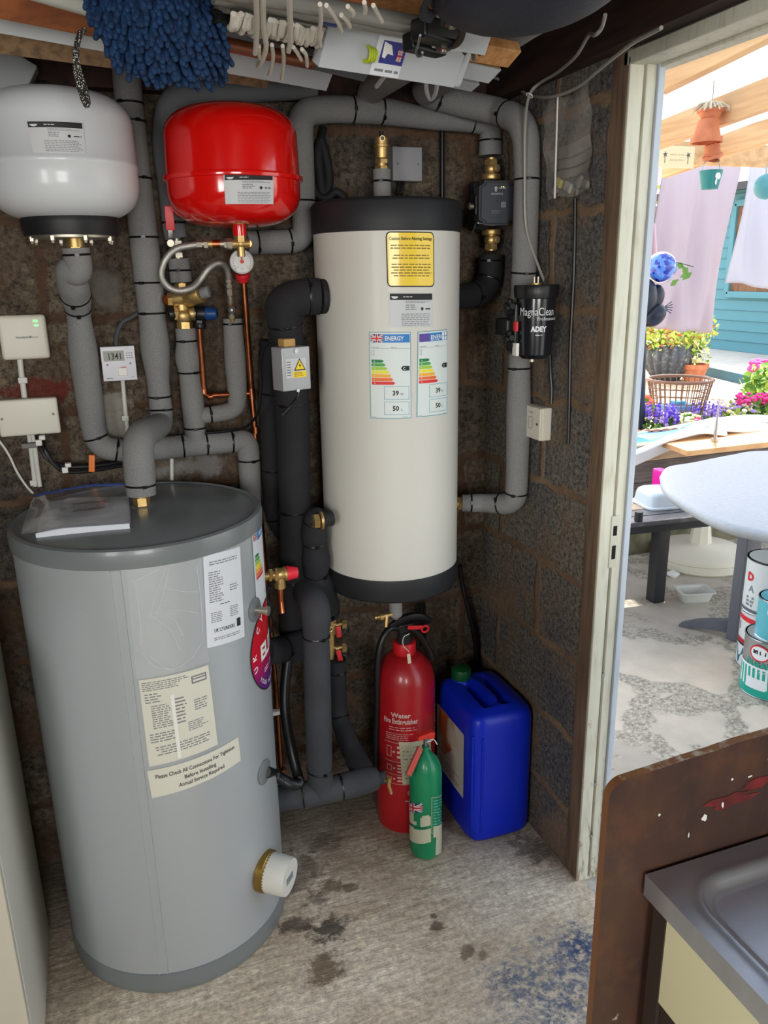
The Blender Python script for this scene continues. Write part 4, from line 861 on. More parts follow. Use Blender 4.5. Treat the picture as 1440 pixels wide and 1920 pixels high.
# ================================================================ pump
y = 1.93; pm = thing('circulation_pump', 'dark grey square faced circulation pump between two brass isolating valves', 'pump', PY(922, 418, y))
pc = PY(926, 382, y-.02); pbody = mat('pump_grey', (58, 60, 68), .42)
def oct_(w, h, c): return [(-w+c, -h), (w-c, -h), (w-c, -h+c*.5), (w, -h+c*1.1), (w, h-c*1.1), (w-c, h-c*.5), (w-c, h), (-w+c, h), (-w+c, h-c*.5), (-w, h-c*1.1), (-w, -h+c*1.1), (-w+c, -h+c*.5)]
fu = Vector((.96, -.12, 0)).normalized(); fv = Vector((0, 0, 1)); fn = fu.cross(fv).normalized()
b = MB(); bm = bmesh.new(); vs = [bm.verts.new((a, c_, 0)) for a, c_ in oct_(.046, .052, .013)]; f = bm.faces.new(vs); ex = bmesh.ops.extrude_face_region(bm, geom=[f]); 
for v in ex['geom']:
    if isinstance(v, bmesh.types.BMVert): v.co.z += .045
bmesh.ops.bevel(bm, geom=[e for e in bm.edges if all(v.co.z > .04 for v in e.verts)], offset=.005, segments=3, affect='EDGES'); bmesh.ops.recalc_face_normals(bm, faces=bm.faces[:])
b.bm(bm, pbody, pc-fn*.02, Matrix((fu, fv, fn)).transposed()); b.build('control_head', pm)
d = flat_decal(pc+fn*.0252-fu*.045-fv*.05, fu, fv, .09, .10, .0005)
lg_ = mat('pump_print', (170, 172, 178), .5); d.text('GRUNDFOS', .043, .069, .0042, lg_, bold=.02); d.disc(.040, .084, .004, .004, lg_, 1); d.disc(.040, .078, .003, .002, lg_, 1)
d.words(.048, .082, .066, .087, 1, lg_, 3, ragged=0); d.disc(.043, .054, .002, .002, blk, 1); d.frame(.055, .04, .066, .052, .001, lg_); d.words(.0565, .0415, .0645, .0505, 4, lg_, 2, ragged=0); d.words(.03, .024, .055, .034, 2, mat('pump_print_dim', (104, 106, 114), .5), 7)
led = mat('led_amber', (250, 205, 120), .4, emit=((255, 190, 90), 1.6)); d.disc(.055, .087, .001, .001, led, 2); d.disc(.060, .087, .0012, .0012, led, 2); d.build('printed_panel', pm)
b = MB(); b.cyl(pc+Vector((0, .075, 0)), pc+Vector((0, .0, 0)), .043, blkm, bev=.004); b.box(pc+Vector((0, .085, 0)), (.05, .04, .12), blkm, bev=.01); b.cyl(PY(922, 345, 1.99), PY(922, 425, 1.99), .024, blkm); b.build('housing', pm, label='black pump housing')
b = MB()
for (px, py) in ((902, 356), (904, 412)): q = PY(px, py, 1.92); b.torus(q, .007, .0028, steel, (0, 1, 0), 16); b.box(q+Vector((.014, .004, -.004)), (.03, .004, .007), steel)
b.box(PY(912, 418, 1.925), (.05, .004, .006), steel, bev=.001); b.build('bolt_lugs', pm, label='steel bolt lugs')
b = MB(); q = PY(893, 385, 1.93); b.box(q, (.02, .03, .05), blk, bev=.004); b.cyl(PY(890, 386, 1.92), PY(884, 386, 1.92), .009, blk); b.build('plug', pm, label='black connector plug')
b = MB(); q = PY(881, 387, 1.915); b.torus(q, .007, .0025, nickel, (1, -.4, 0), 16); b.cyl(q+Vector((-.004, 0, 0)), q+Vector((.008, 0, 0)), .007, nickel); b.build('cable_gland', pm, label='silver cable gland')
for nm_, yy0, yy1, lb in (('pump_valve', 296, 338, 'brass isolating valve just above the dark grey pump'), ('pump_valve', 430, 470, 'brass isolating valve just below the dark grey pump')):
    y = 1.99; t = thing(nm_, lb, 'valve', PY(921, yy1, y)); b = MB(); up = yy0 < 400
    A = PY(921, yy0, y); B = PY(921, yy1, y); 
    b.cyl(A, B, .0135, brass); M_ = (A+B)/2
    if up: b.cyl(PY(921, 326, y), PY(921, 338, y), .025, brass, bev=.003); b.hexn(PY(921, 300, y), PY(921, 310, y), .018, brass)
    else: b.cyl(PY(921, 430, y), PY(921, 441, y), .025, brass, bev=.003); b.hexn(PY(921, 458, y), PY(921, 468, y), .018, brass)
    b.sphere(M_, .018, brass, 16); b.build('valve_body', t)
    b = MB(); b.cyl(M_+Vector((.005, -.01, 0)), M_+Vector((.005, -.024, 0)), .009, brass); b.cyl(M_+Vector((.005, -.024, 0)), M_+Vector((.005, -.0265, 0)), .0045, nickel, seg=10); b.build('spindle', t)
# ================================================================ magnetic filter
fx = PX(1004, 600, XR-.085); y = fx.y
ft = thing('magnetic_filter', 'glossy black canister filter with white lettering on the right hand pipe', 'filter', PY(1004, 675, y))
zt = PY(1004, 534, y).z; zl = PY(1004, 558, y).z; zb_ = PY(1004, 668, y).z
fblk = mat('filter_black', (22, 24, 30), .22, coat=.5)
MB().lathe([(.001, zb_-.004), (.03, zb_-.004), (.041, zb_+.006), (.0435, zb_+.05), (.0465, zl)], fblk, (fx.x, y, 0), seg=56).build('canister', ft)
MB().lathe([(.046, zl-.002), (.0495, zl), (.051, zl+.008), (.052, zt-.004), (.050, zt), (.001, zt+.001)], blk, (fx.x, y, 0), seg=56, rib=lambda t, z: .02*max(0, math.cos(t*12))).build('lid', ft)
b = MB(); b.cyl((fx.x-.002, y, zt), (fx.x-.002, y, zt+.004), .013, brass); b.cyl((fx.x-.007, y, zt), (fx.x-.007, y, zt+.018), .003, nickel); b.cyl((fx.x+.003, y, zt), (fx.x+.003, y, zt+.018), .003, nickel); b.cyl((fx.x-.006, y-.0, zb_-.004), (fx.x-.006, y, zb_-.012), .008, nickel); b.build('bleed_screw', ft, label='silver bleed screw')
fr_ = .0452; t0, z0 = cyl_hit(976, 588, fx.x, y, fr_)
d = cyl_decal(fx.x, y, fr_, tz=(t0, t0+2.3, zb_+.03, z0+.012), off=.0016); w, h = d.W, d.H; fs_ = mat('filter_silver_print', (214, 216, 220), .35)
d.text('MagnaClean', .002, h-.016, .0185, fs_, al='l', wmax=w*.80); d.text('Professional', .043, h-.027, .008, fs_, al='l', wmax=w*.5); d.text('ADEY', w*.46, h-.052, .012, fs_, bold=.05, wmax=.036); d.words(w*.39, h-.062, w*.55, h-.058, 1, fs_, 2, ragged=0)
d.build('lettering', ft)
b = MB(); b.box((fx.x-.040, y+.03, (zl+zb_)/2), (.02, .04, .115), blk, bev=.006); b.box((fx.x-.035, y+.06, (zl+zb_)/2), (.05, .06, .04), blk, bev=.006); b.build('valve_manifold', ft)
for (px, py) in ((957, 577), (956, 636)):
    b = MB(); q = PY(px, py, y+.02)
    for k in range(5): a = 2*PI*k/5+.4; b.cyl(q+Vector((0, math.cos(a)*.003, math.sin(a)*.003)), q+Vector((-.004, math.cos(a)*.019, math.sin(a)*.019)), .0065, blk, seg=10)
    b.cyl(q+Vector((-.012, 0, 0)), q+Vector((.03, 0, 0)), .009, blk, bev=.002); b.build('valve_knob', ft, label='black star knob')
b = MB(); b.box(PY(967, 612, y), (.006, .012, .022), redp); b.build('red_tab', ft); b = MB(); b.box(PY(967, 655, y), (.008, .02, .03), whitep, bev=.002); b.cyl(PX(973, 560, RX), PX(973, 570, RX), .012, nickel); b.build('white_collar', ft, label='white collar')
# ================================================================ electrical boxes and cables
def plate_box(name, label, cat, px0, py0, px1, py1, y, dep, m, bev=.004, py0r=None, group=None):
    """box on the back wall; picture corners of its front face"""
    A = PY(px0, py0, y-dep); B = PY(px1, py1, y-dep); c = (A+B)/2; t = thing(name, label, cat, (c.x, y, min(A.z, B.z)), group)
    b = MB(); b.box((c.x, y-dep/2, c.z), (abs(B.x-A.x), dep, abs(A.z-B.z)), m, bev=bev); b.build('body', t)
    return t, Vector((min(A.x, B.x), y-dep, min(A.z, B.z))), abs(B.x-A.x), abs(A.z-B.z)
t, o, w, h = plate_box('receiver_box', 'cream rounded wireless receiver with green lights on the left wall', 'wall box', -8, 592, 95, 672, YB-.004, .03, creamp, .009)
d = flat_decal(o, (1, 0, 0), (0, 0, 1), w, h, .0004); d.text('Honeywell', w*.50, h*.48, h*.055, inkg, bold=.02); d.text('Home', w*.72, h*.48, h*.05, inkg)
led_g = mat('led_green', (80, 230, 90), .4, emit=((70, 255, 90), 2.2)); d.disc(w*.76, h*.86, .0022, .0022, led_g); d.disc(w*.81, h*.86, .0022, .0022, led_g); d.disc(w*.77, h*.76, .0018, .0018, led_g); d.disc(w*.82, h*.76, .0018, .0018, led_g); d.build('printed_front', t)
t, o, w, h = plate_box('junction_box', 'long cream blank junction box below the wireless receiver', 'wall box', -10, 752, 115, 812, YB-.004, .036, creamp, .006)
b = MB(); b.cyl(o+Vector((w*.91, .001, h*.55)), o+Vector((w*.91, -.001, h*.55)), .003, inkg, seg=12); b.cyl(o+Vector((w*.07, .001, h*.5)), o+Vector((w*.07, -.001, h*.5)), .003, inkg, seg=12); b.build('screw', t)
t, o, w, h = plate_box('timer_switch', 'small white digital timer reading 13 41 between two grey pipes', 'timer', 187, 651, 258, 712, 2.045, .022, mat('timer_white', (206, 206, 212), .4), .002)
d = flat_decal(o, (1, 0, 0), (0, 0, 1), w, h, .0004); d.rect(w*.07, h*.58, w*.68, h*.88, mat('lcd_olive', (112, 116, 100), .3)); d.text('1341', w*.40, h*.63, h*.19, ink, bold=.012, wmax=w*.36)
d.text('1', w*.64, h*.64, h*.06, ink); d.rect(w*.42, h*.12, w*.72, h*.38, whitep, 1); d.frame(w*.45, h*.14, w*.72, h*.38, w*.008, inkg, 2); d.rect(w*.54, h*.385, w*.7, h*.405, redp, 3); d.disc(w*.16, h*.48, w*.03, w*.03, inkg); d.disc(w*.84, h*.5, w*.03, w*.03, inkg)
for i in range(3):
    for j in range(3): d.disc(w*(.76+.07*i), h*(.66+.07*j), w*.018, w*.018, inkg)
d.words(w*.1, h*.06, w*.28, h*.11, 1, inkg, 3, ragged=0); d.words(w*.84, h*.08, w*.92, h*.11, 1, inkg, 3); d.build('face_print', t)
MB().box(o+Vector((w/2, .03, h/2)), (w*.94, .045, h*.94), whitep).build('back_box', t)
def cable(name, label, pts, r, m, cat='cable', n=8, group=None, seg=8, flat=None, parts=None):
    P = spline([PY(*q) if len(q) == 3 else Vector(q[0]) for q in pts], n) if n else [PY(*q) if len(q) == 3 else Vector(q[0]) for q in pts]
    b = MB(); b.tube(P, r, m, seg=seg, flat=flat); o = b.build(name, None); return tag(o, label, cat, group)
trunk = mat('white_trunking', (208, 208, 200), .45)
def trunking(label, pts, w, y, joints=(), group='white plastic conduits on the block wall'):
    b = MB(); P = [PY(px, py, y) for px, py in pts]; b.tube(fillet(P, .02), w/2, trunk, seg=12)
    t = thing('conduit', label, 'conduit', P[-1], group); b.build('duct', t)
    for (px, py) in joints: bb = MB(); q = PY(px, py, y); bb.box(q, (w*1.5, w*1.2, .014), trunk, bev=.002); bb.build('conduit_clip', t)
trunking('white conduit joining the wireless receiver to the long junction box', [(37, 672), (40, 700), (46, 745)], .0135, YB-.012, [(43, 713)])
trunking('white conduit running down from the white timer', [(230, 712), (234, 760), (240, 815)], .011, YB-.012, [(235, 784)])
trunking('left one of two white conduits going down from the long junction box', [(54, 812), (60, 860), (66, 912)], .011, YB-.012, [(63, 905)])
trunking('right one of two white conduits going down from the long junction box', [(62, 812), (68, 860), (75, 912)], .011, YB-.012)
trunking('pale conduit dropping behind the grey cylinder lid', [(322, 856), (322, 900)], .010, YB-.012)
b = MB(); b.box(PY(60, 834, YB-.02), (.045, .025, .012), mat('grey_clip', (120, 118, 116), .6), bev=.002); tag(b.build('conduit_saddle'), 'grey saddle clip holding the two white conduits', 'clip')
cable('power_cable', 'upper black cable curving from the junction box to the low grey run', [(68, 812, 2.08), (76, 838, 2.06), (92, 862, 2.05), (125, 874, 2.05), (175, 873, 2.05), (228, 866, 2.06)], .0058, blk, group='black cables under the junction box')
cable('power_cable', 'lower black cable curving from the junction box to the low grey run', [(72, 812, 2.07), (84, 842, 2.04), (100, 868, 2.035), (125, 884, 2.035), (175, 881, 2.035), (228, 872, 2.05)], .0058, blk, group='black cables under the junction box')
for (px, py, lab) in ((73, 830, 'white cable clip nearest the junction box'), (122, 881, 'white cable clip at the bottom of the black cable bend')):
    b = MB(); q = PY(px, py, 2.03); b.box(q, (.014, .012, .014), whitep, bev=.002); b.box(q+Vector((.008, .01, .010)), (.014, .02, .010), whitep, bev=.002); tag(b.build('cable_clip'), lab, 'clip')
b = MB(); b.box(PY(172, 868, 2.035), (.014, .018, .042), mat('orange_tag', (226, 120, 40), .5), rot(0, 0, .12), bev=.001); tag(b.build('cable_label'), 'small orange tag wrapped on the black cables', 'label')
cable('power_cable', 'thin white cable hanging down the wall at far left', [(-10, 815, 2.07), (15, 850, 2.07), (32, 885, 2.07), (50, 912, 2.07), (62, 925, 2.06)], .0028, whitep)
cable('power_cable', 'dark grey cable looping from the timer to the tall lagged pipe', [(218, 652, 2.05), (218, 630, 2.06), (228, 606, 2.07), (248, 594, 2.07), (266, 583, 2.06)], .0052, mat('grey_cable', (74, 76, 80), .5))
cable('power_cable', 'black cable from the grey run looping up to the cylinder thermostat box', [(385, 812, 2.03), (430, 808, 2.02), (462, 800, 1.99), (482, 775, 1.95), (489, 730, 1.93), (488, 690, 1.92), (494, 658, 1.9), (506, 640, 1.88), (525, 636, 1.87)], .0036, blk)
# thermostat box strapped to the black pipe
q = PY(546, 690, 1.805); tb = thing('thermostat_box', 'grey metal thermostat box with yellow warning sticker strapped to the fat black pipe', 'thermostat', q+Vector((0, 0, -.05)))
gm = mat('grey_metal_box', (166, 168, 172), .4, .3); Rz = rot(.30); b = MB(); A = PY(523, 656, 1.81); B = PY(573, 722, 1.82); w = .074; h = .098
b.box(q, (w, .048, h), gm, Rz, bev=.003); bx = b.build('box', tb)
fu_ = Rz @ Vector((1, 0, 0)); fn_ = Rz @ Vector((0, -1, 0)); d = flat_decal(q+fn_*.024-fu_*w/2-Vector((0, 0, h/2)), fu_, (0, 0, 1), w, h, .0006)
wy = mat('warning_yellow', (240, 206, 20), .4); d.rect(w*.12, h*.3, w*.36, h*.74, silverlab); d.rect(w*.36, h*.3, w*.84, h*.74, silverlab)
d.poly([(w*.40, h*.46), (w*.82, h*.46), (w*.61, h*.74)], ink, 1); d.poly([(w*.45, h*.485), (w*.77, h*.485), (w*.61, h*.70)], wy, 2); d.rect(w*.36, h*.3, w*.84, h*.44, wy, 1)
d.poly([(w*.60, h*.5), (w*.65, h*.58), (w*.61, h*.585), (w*.635, h*.66), (w*.575, h*.565), (w*.615, h*.56)], ink, 3); d.words(w*.4, h*.32, w*.8, h*.43, 3, mat('label_text_olive', (140, 116, 40), .5), 2, L=2); d.words(w*.15, h*.34, w*.33, h*.7, 6, inkg, 5); d.build('warning_label', tb, 'yellow warning triangle sticker')
b = MB(); b.cyl(q+fn_*.022+Vector((0, 0, h*.41)), q+fn_*.027+Vector((0, 0, h*.41)), .005, steel); b.cyl(q+fn_*.022+Vector((0, 0, -h*.5)), q+fn_*.027+Vector((0, 0, -h*.5)), .004, steel); b.build('screw', tb)
MB().box(q+Vector((-.005, .012, h/2+.008)), (.03, .03, .018), mat('raw_wood', (190, 150, 92), .6), Rz, bev=.003).build('wood_packer', tb, label='tan wooden packer')
cable('power_cable', 'short black cable leaving the bottom of the thermostat box', [(562, 726, 1.86), (558, 745, 1.86), (545, 762, 1.855), (530, 778, 1.86)], .003, blk)
# junction boxes and cables near the tank top
t, o, w, h = plate_box('junction_box', 'square grey junction box beside the brass air vent above the tank', 'wall box', 736, 274, 792, 340, YB-.004, .035, mat('grey_box', (150, 150, 154), .45), .003)
b = MB()
for k in (.17, .86): b.cyl(o+Vector((w*k, .001, h*.5)), o+Vector((w*k, -.0012, h*.5)), .0032, inkg, seg=12)
b.build('screw', t)
for i, (a, c_) in enumerate(((750, 747), (757, 755))): cable('power_cable', ('left' if i == 0 else 'right')+' short black cable under the square grey junction box', [(a, 340, 2.07), (a-2, 352, 2.05), (c_-2, 366, 2.02)], .0042, blk, group='cables under the square junction box')
b = MB(); b.cyl(PY(829, 236, 2.08), PY(829, 372, 2.08), .0065, blk, seg=12); tag(b.build('conduit'), 'thin black upright rod conduit behind the tank top', 'conduit')
cable('cable_loop', 'thick black cable hanging in a loop on a hook left of the air vent', [(606, 240, 2.085), (601, 262, 2.07), (588, 290, 2.06), (583, 330, 2.05), (592, 362, 2.04), (612, 372, 2.03), (630, 360, 2.03), (648, 372, 2.02)], .010, blkm, seg=12)
cable('cable_loop', 'inner black cable bundle hanging from the same hook', [(601, 262, 2.06), (612, 300, 2.055), (616, 340, 2.05), (606, 365, 2.045), (600, 330, 2.05), (596, 290, 2.055), (601, 264, 2.06)], .013, blkm, seg=12)
cable('hanging_string', 'thin black string beside the lever pump valve running down behind the tank', [(896, 410, 1.94), (884, 440, 1.96), (872, 470, 1.98), (866, 486, 2.0)], .0015, mat('grey_cable', (74, 76, 80), .5), group=None)
# tilted grey box at the top left
tg = thing('switch_box', 'grey metal box tilted on top of the wall behind the white vessel', 'wall box', PY(15, 160, 1.96)); b = MB()
b.box(PY(2, 140, 1.93), (.11, .06, .095), mat('grey_box_dark', (128, 130, 132), .5), rot(0, 0, .52), bev=.004); b.build('body', tg)
b = MB(); b.cyl(PY(48, 172, 1.99), PY(92, 172, 1.99), .022, blkm); b.build('gland', tg, label='black round gland')
# right wall: fused spur, cables
sw = thing('fused_spur', 'square cream fused switch plate on the right hand block wall', 'switch', (XR, 1.775, 1.175))
b = MB(); b.box((XR-.014, 1.775, 1.219), (.028, .092, .084), creamp, bev=.004); b.build('back_box', sw); b = MB(); b.box((XR-.030, 1.775, 1.219), (.008, .09, .082), creamp, bev=.003); pl = b.build('plate', sw)
d = flat_decal((XR-.0345, 1.82, 1.178), (0, -1, 0), (0, 0, 1), .09, .082, .0004); d.frame(.036, .026, .054, .056, .001, inkg); d.disc(.012, .041, .0035, .0035, ink); d.disc(.078, .041, .0035, .0035, ink); d.words(.035, .066, .055, .07, 1, inkg, 3, ragged=0); d.build('front_detail', pl)
def xcable(name, label, pts, r, m, cat='cable'):
    b = MB(); b.tube(spline([PX(*q) for q in pts], 6), r, m, seg=8); return tag(b.build(name), label, cat)
xcable('power_cable', 'black cable rising from the cream fused switch plate', [(1033, 757, XR-.012), (1034, 730, XR-.01), (1032, 700, XR-.012), (1031, 660, XR-.01)], .0045, blk)
xcable('power_cable', 'long thin black cable hanging down the right block wall', [(1078, 372, XR-.008), (1076, 500, XR-.006), (1069, 650, XR-.006), (1067, 760, XR-.006), (1065, 832, XR-.006)], .0042, blk)
clearc = mat('translucent_cable', (150, 148, 142), .35)
cable('sensor_cable', 'grey cable looping from the roof timbers down to the black filter', [(1135, 28, 1.30), (1128, 52, 1.33), (1115, 66, 1.36), (1104, 66, 1.45), (1080, 105, 1.55), (1045, 136, 1.68), (1012, 156, 1.78), (993, 178, 1.80), (985, 230, 1.79), (984, 330, 1.79), (985, 410, 1.79), (992, 450, 1.79), (1008, 495, 1.79), (1024, 536, 1.80)], .0036, clearc)
cable('sensor_cable', 'grey cable drooping along under the door plate', [(925, 145, 2.0), (960, 158, 1.95), (990, 177, 1.87), (1030, 182, 1.72), (1080, 165, 1.60), (1130, 125, 1.46), (1180, 85, 1.33), (1215, 65, 1.26), (1240, 52, 1.21)], .0036, clearc)
b = MB(); b.torus(PY(993, 179, 1.80), .008, .0015, whitep, (.6, 0, 1), 16); tag(b.build('cable_tie_ring'), 'white tie ring where the grey cables cross', 'cable tie')
cable('power_cable', 'thick black cable running down from the tank base to behind the blue container', [(862, 1060, 2.05), (868, 1100, 2.06), (880, 1150, 2.06), (890, 1200, 2.06), (893, 1250, 2.06)], .0075, blk)
for i, px in enumerate((787, 795)): cable('power_cable', ('left' if i == 0 else 'right')+' of two black cables dropping under the tank bottom', [(px, 1130, 2.06), (px+1, 1165, 2.06), (px+2, 1210, 2.06)], .005, blk, group='two black cables under the tank')
# corrugated conduit
P = spline([PY(540, 1232, 1.88), PY(534, 1290, 1.86), PY(535, 1340, 1.84), PY(545, 1400, 1.82), (PY(556, 1445, 1.79)), (PY(560, 1468, 1.76)), PY(545, 1470, 1.735), PY(527, 1460, 1.725), PY(510, 1449, 1.71), pg+ng*.004], 12)
R = [.0135*(1+(.10 if (i % 2) else -.06)) if i > len(P)*.5 else .0135 for i in range(len(P))]
b = MB(); b.tube(P, R, blk, seg=14); tag(b.build('flexible_conduit'), 'black corrugated flexible conduit entering the lower grommet of the grey cylinder', 'conduit')
b = MB(); b.cyl(PY(520, 1460, 1.88), PY(533, 1440, 1.88), .008, copper); b.cyl(PY(537, 1462, 1.88), PY(543, 1474, 1.87), .009, brass); b.hexn(PY(531, 1505, 1.88), PY(536, 1515, 1.87), .010, nickel); b.build('low_joint', cp)
cable('power_cable', 'black looped leads beside the relief valve', [(505, 1098, 1.86), (500, 1120, 1.86), (509, 1140, 1.85), (502, 1165, 1.86), (508, 1185, 1.86)], .006, blkm)

# ================================================================ fire extinguishers and blue container
EX, EY, ER = .738, 1.925, .0885
ex = thing('fire_extinguisher', 'large red water fire extinguisher with black handle and hose on the floor', 'fire extinguisher', (EX, EY, 0))
MB().lathe([(.001, .004), (ER-.012, .002), (ER-.003, .0), (ER, .014), (ER, .455), (ER-.002, .48), (ER-.011, .51), (ER-.03, .535), (.045, .548), (.033, .552), (.001, .552)], redext, (EX, EY, 0), seg=64).build('cylinder', ex)
MB().lathe([(.030, .545), (.0335, .55), (.0335, .582), (.031, .586), (.001, .586)], redp, (EX, EY, 0), seg=40).build('neck_ring', ex)
b = MB(); b.cyl((EX, EY, .584), (EX, EY, .615), .022, blkm, r1=.018); b.box((EX+.002, EY, .628), (.045, .03, .03), blk, bev=.006)
hd_ = b.build('valve_head', ex, label='black valve head')
lv = mat('black_lever', (24, 24, 26), .35)
P = spline([Vector((EX-.045, EY-.005, .640)), Vector((EX-.01, EY-.008, .656)), Vector((EX+.035, EY-.01, .658)), Vector((EX+.075, EY-.012, .640))], 6)
b = MB(); b.tube(P, [.006+.006*math.sin(PI*i/(len(P)-1))+.001 for i in range(len(P))], lv, seg=12, flat=2.0); b.build('squeeze_lever', ex, label='black upper squeeze lever')
P = spline([Vector((EX+.005, EY-.01, .630)), Vector((EX+.035, EY-.02, .608)), Vector((EX+.06, EY-.028, .565)), Vector((EX+.072, EY-.032, .530))], 6)
b = MB(); b.tube(P, .0075, lv, seg=10, flat=1.8); b.build('carry_handle', ex, label='black lower carry handle')
b = MB(); b.box((EX+.022, EY-.028, .636), (.045, .006, .012), redp, rot(0, 0, .15), bev=.002); b.torus((EX+.052, EY-.03, .627), .010, .0035, redp, (0, 1, .1), 20, flat=1); b.build('safety_pin', ex, label='red safety pin ring')
hp_ = [(EX-.02, EY-.005, .632), (EX-.05, EY-.012, .636), (EX-.078, EY-.02, .60), (EX-.092, EY-.025, .53), (EX-.093, EY-.02, .42), (EX-.096, EY-.01, .25), (EX-.096, EY, .12)]
b = MB(); b.tube(spline(hp_, 8), .0095, blk, seg=12); b.build('hose', ex, label='black rubber hose')
b = MB(); q = PY(772, 1188, EY-.04); P = spline([PY(768, 1188, EY-.04), PY(757, 1195, EY-.045), PY(756, 1210, EY-.05), PY(767, 1222, EY-.055)], 6); b.tube(P, .0012, whitep, seg=6); tgm = b.build('seal_tie', ex, label='white plastic seal tie')
b = MB(); b.box(PY(767, 1235, EY-.095), (.010, .001, .030), mat('tag_paper', (206, 196, 168), .6), rot(0, 0, -.1), bev=.0004); b.build('tag', ex, label='small cream hanging tag')
wred = mat('label_white_on_red', (206, 176, 168), .5)
def ed(q, off=.0008): return cyl_decal(EX, EY, ER, q, off=off)
tl, tr = cyl_hit(706, 1330, EX, EY, ER), cyl_hit(757, 1360, EX, EY, ER)
d = cyl_decal(EX, EY, ER, tz=(-1.15, .08, .11, .42)); w, h = d.W, d.H
d.text('Water', w*.26, h*.90, .015, wred, al='l', bold=.03); d.text('Fire Extinguisher', w*.98, h*.835, .0165, wred, al='r', bold=.03, wmax=w*.93)
d.words(w*.2, h*.76, w*.95, h*.81, 2, wred, 3, fill=.25); d.words(w*.1, h*.66, w*.9, h*.74, 4, wred, 4, fill=.25)
for k, yy in enumerate((.63, .43, .29, .19)): d.rect(w*.05, h*yy, w*.97, h*(yy+.004), wred, 1)
for k, (ya, yb_) in enumerate(((.46, .61), (.31, .41), (.21, .28))):
    d.words(w*.42, h*ya, w*.95, h*yb_, 3 if k < 2 else 2, wred, 9+k, fill=.5, ragged=.5); d.frame(w*.12, h*(ya+.02), w*.26, h*(yb_-.02), w*.012, wred); d.disc(w*.33, h*(ya+yb_)/2, w*.03, w*.03, wred)
d.disc(w*.78, h*.10, w*.09, w*.09, wred, 1); d.disc(w*.78, h*.10, w*.075, w*.075, redext, 2); d.disc(w*.78, h*.10, w*.05, w*.05, wred, 3); d.words(w*.62, h*.0, w*.94, h*.025, 1, wred, 5); d.build('instructions', ex, 'white printed instructions')
d = cyl_decal(EX, EY, ER, tz=(.85, 1.5, .25, .44)); w, h = d.W, d.H; d.poly([(0, h*.9), (w*.3, h*.98), (w, h), (w*.9, h*.9)], wred); d.rect(0, h*.2, w, h*.8, mat('label_dull_red', (132, 30, 38), .5)); d.words(w*.1, h*.25, w*.9, h*.78, 8, wred, 7, fill=.3); d.build('side_label', ex)
d = ed([(748, 1390), (806, 1379), (810, 1450), (755, 1470)], off=.0016); w, h = d.W, d.H; d.rect(0, 0, w, h, mat('aged_paper', (186, 178, 150), .6)); d.words(w*.08, h*.1, w*.92, h*.92, 9, inkg, 8, fill=.3); d.build('service_label', ex, 'aged cream service label')
# small green extinguisher
FX_, FY_, FR_ = .7335, 1.757, .0455
fg = mat('green_extinguisher', (16, 128, 84), .38, coat=.2, noise=(9, (30, 146, 98), .45, .75))
gx = thing('fire_extinguisher', 'small green fire extinguisher with red lever in front of the large red one', 'fire extinguisher', (FX_, FY_, 0))
MB().lathe([(.001, .003), (FR_-.012, .001), (FR_-.004, .004), (FR_, .014), (FR_, .262), (FR_-.003, .283), (FR_-.012, .305), (.018, .323), (.0105, .33), (.0105, .345), (.001, .346)], fg, (FX_, FY_, 0), seg=48).build('cylinder', gx)
b = MB(); b.cyl((FX_, FY_, .343), (FX_, FY_, .372), .006, steel); b.torus((FX_+.012, FY_, .368), .012, .0015, steel, (.3, 1, 0), 18); b.build('valve_stem', gx, label='metal valve stem')
rl = mat('lever_red_orange', (214, 50, 36), .4); rlf = mat('lever_faded_red', (176, 78, 64), .5)
b = MB(); A = Vector((FX_-.006, FY_-.008, .385)); b.box(A, (.046, .022, .014), rl, rot(0, 0, -.15), bev=.004); b.box(A+Vector((.018, 0, -.002)), (.018, .02, .02), rl, rot(0, 0, .1), bev=.003); b.build('top_lever', gx, label='bright red top lever')
b = MB(); A = PY(787, 1405, FY_-.02); B = PY(767, 1450, FY_-.045); d_ = (B-A).normalized(); s_ = d_.cross(Vector((0, -1, .1))).normalized(); M3 = Matrix((s_, d_, s_.cross(d_))).transposed()
b.box((A+B)/2, (.018, (B-A).length+.012, .009), rlf, M3, bev=.003); b.build('grip_lever', gx, label='faded red hanging grip lever')
b = MB(); b.box((A+B)/2+Vector((0, -.0052, 0)), (.005, (B-A).length*.7, .001), rl, M3); b.tube(spline([PY(800, 1392, FY_-.01), PY(812, 1386, FY_-.02), PY(820, 1396, FY_-.025)], 5), .0014, whitep, seg=6); b.build('pull_tie', gx, label='white pull tie')
def fd_(q): return cyl_decal(FX_, FY_, FR_, q, off=.0008)
agp = mat('aged_label', (188, 186, 160), .6)
d = fd_([(763, 1500), (793, 1506), (793, 1522), (764, 1518)]); d.flag(0, 0, d.W, d.H, 0); d.build('flag_label', gx, 'small union flag label')
d = fd_([(763, 1514), (807, 1522), (808, 1578), (765, 1570)]); w, h = d.W, d.H
rdx = random.Random(5); n = 16; top = [(w*k/n, h*(.52+.03*rdx.random())) for k in range(n+1)]
d.rect(0, h*.6, w*.40, h*.97, agp); d.rect(w*.38, h*.6, w*.52, h*.72, agp); d.rect(w*.66, h*.56, w, h*.86, agp); d.rect(w*.72, h*.84, w*.94, h*.92, agp); d.rect(0, 0, w, h*.46, agp); d.rect(w*.12, h*.44, w*.4, h*.52, agp)
d.words(w*.05, h*.5, w*.9, h*.55, 1, mat('label_dark_green', (10, 70, 50), .5), 4, L=2); d.build('torn_label', gx, 'torn cream label')
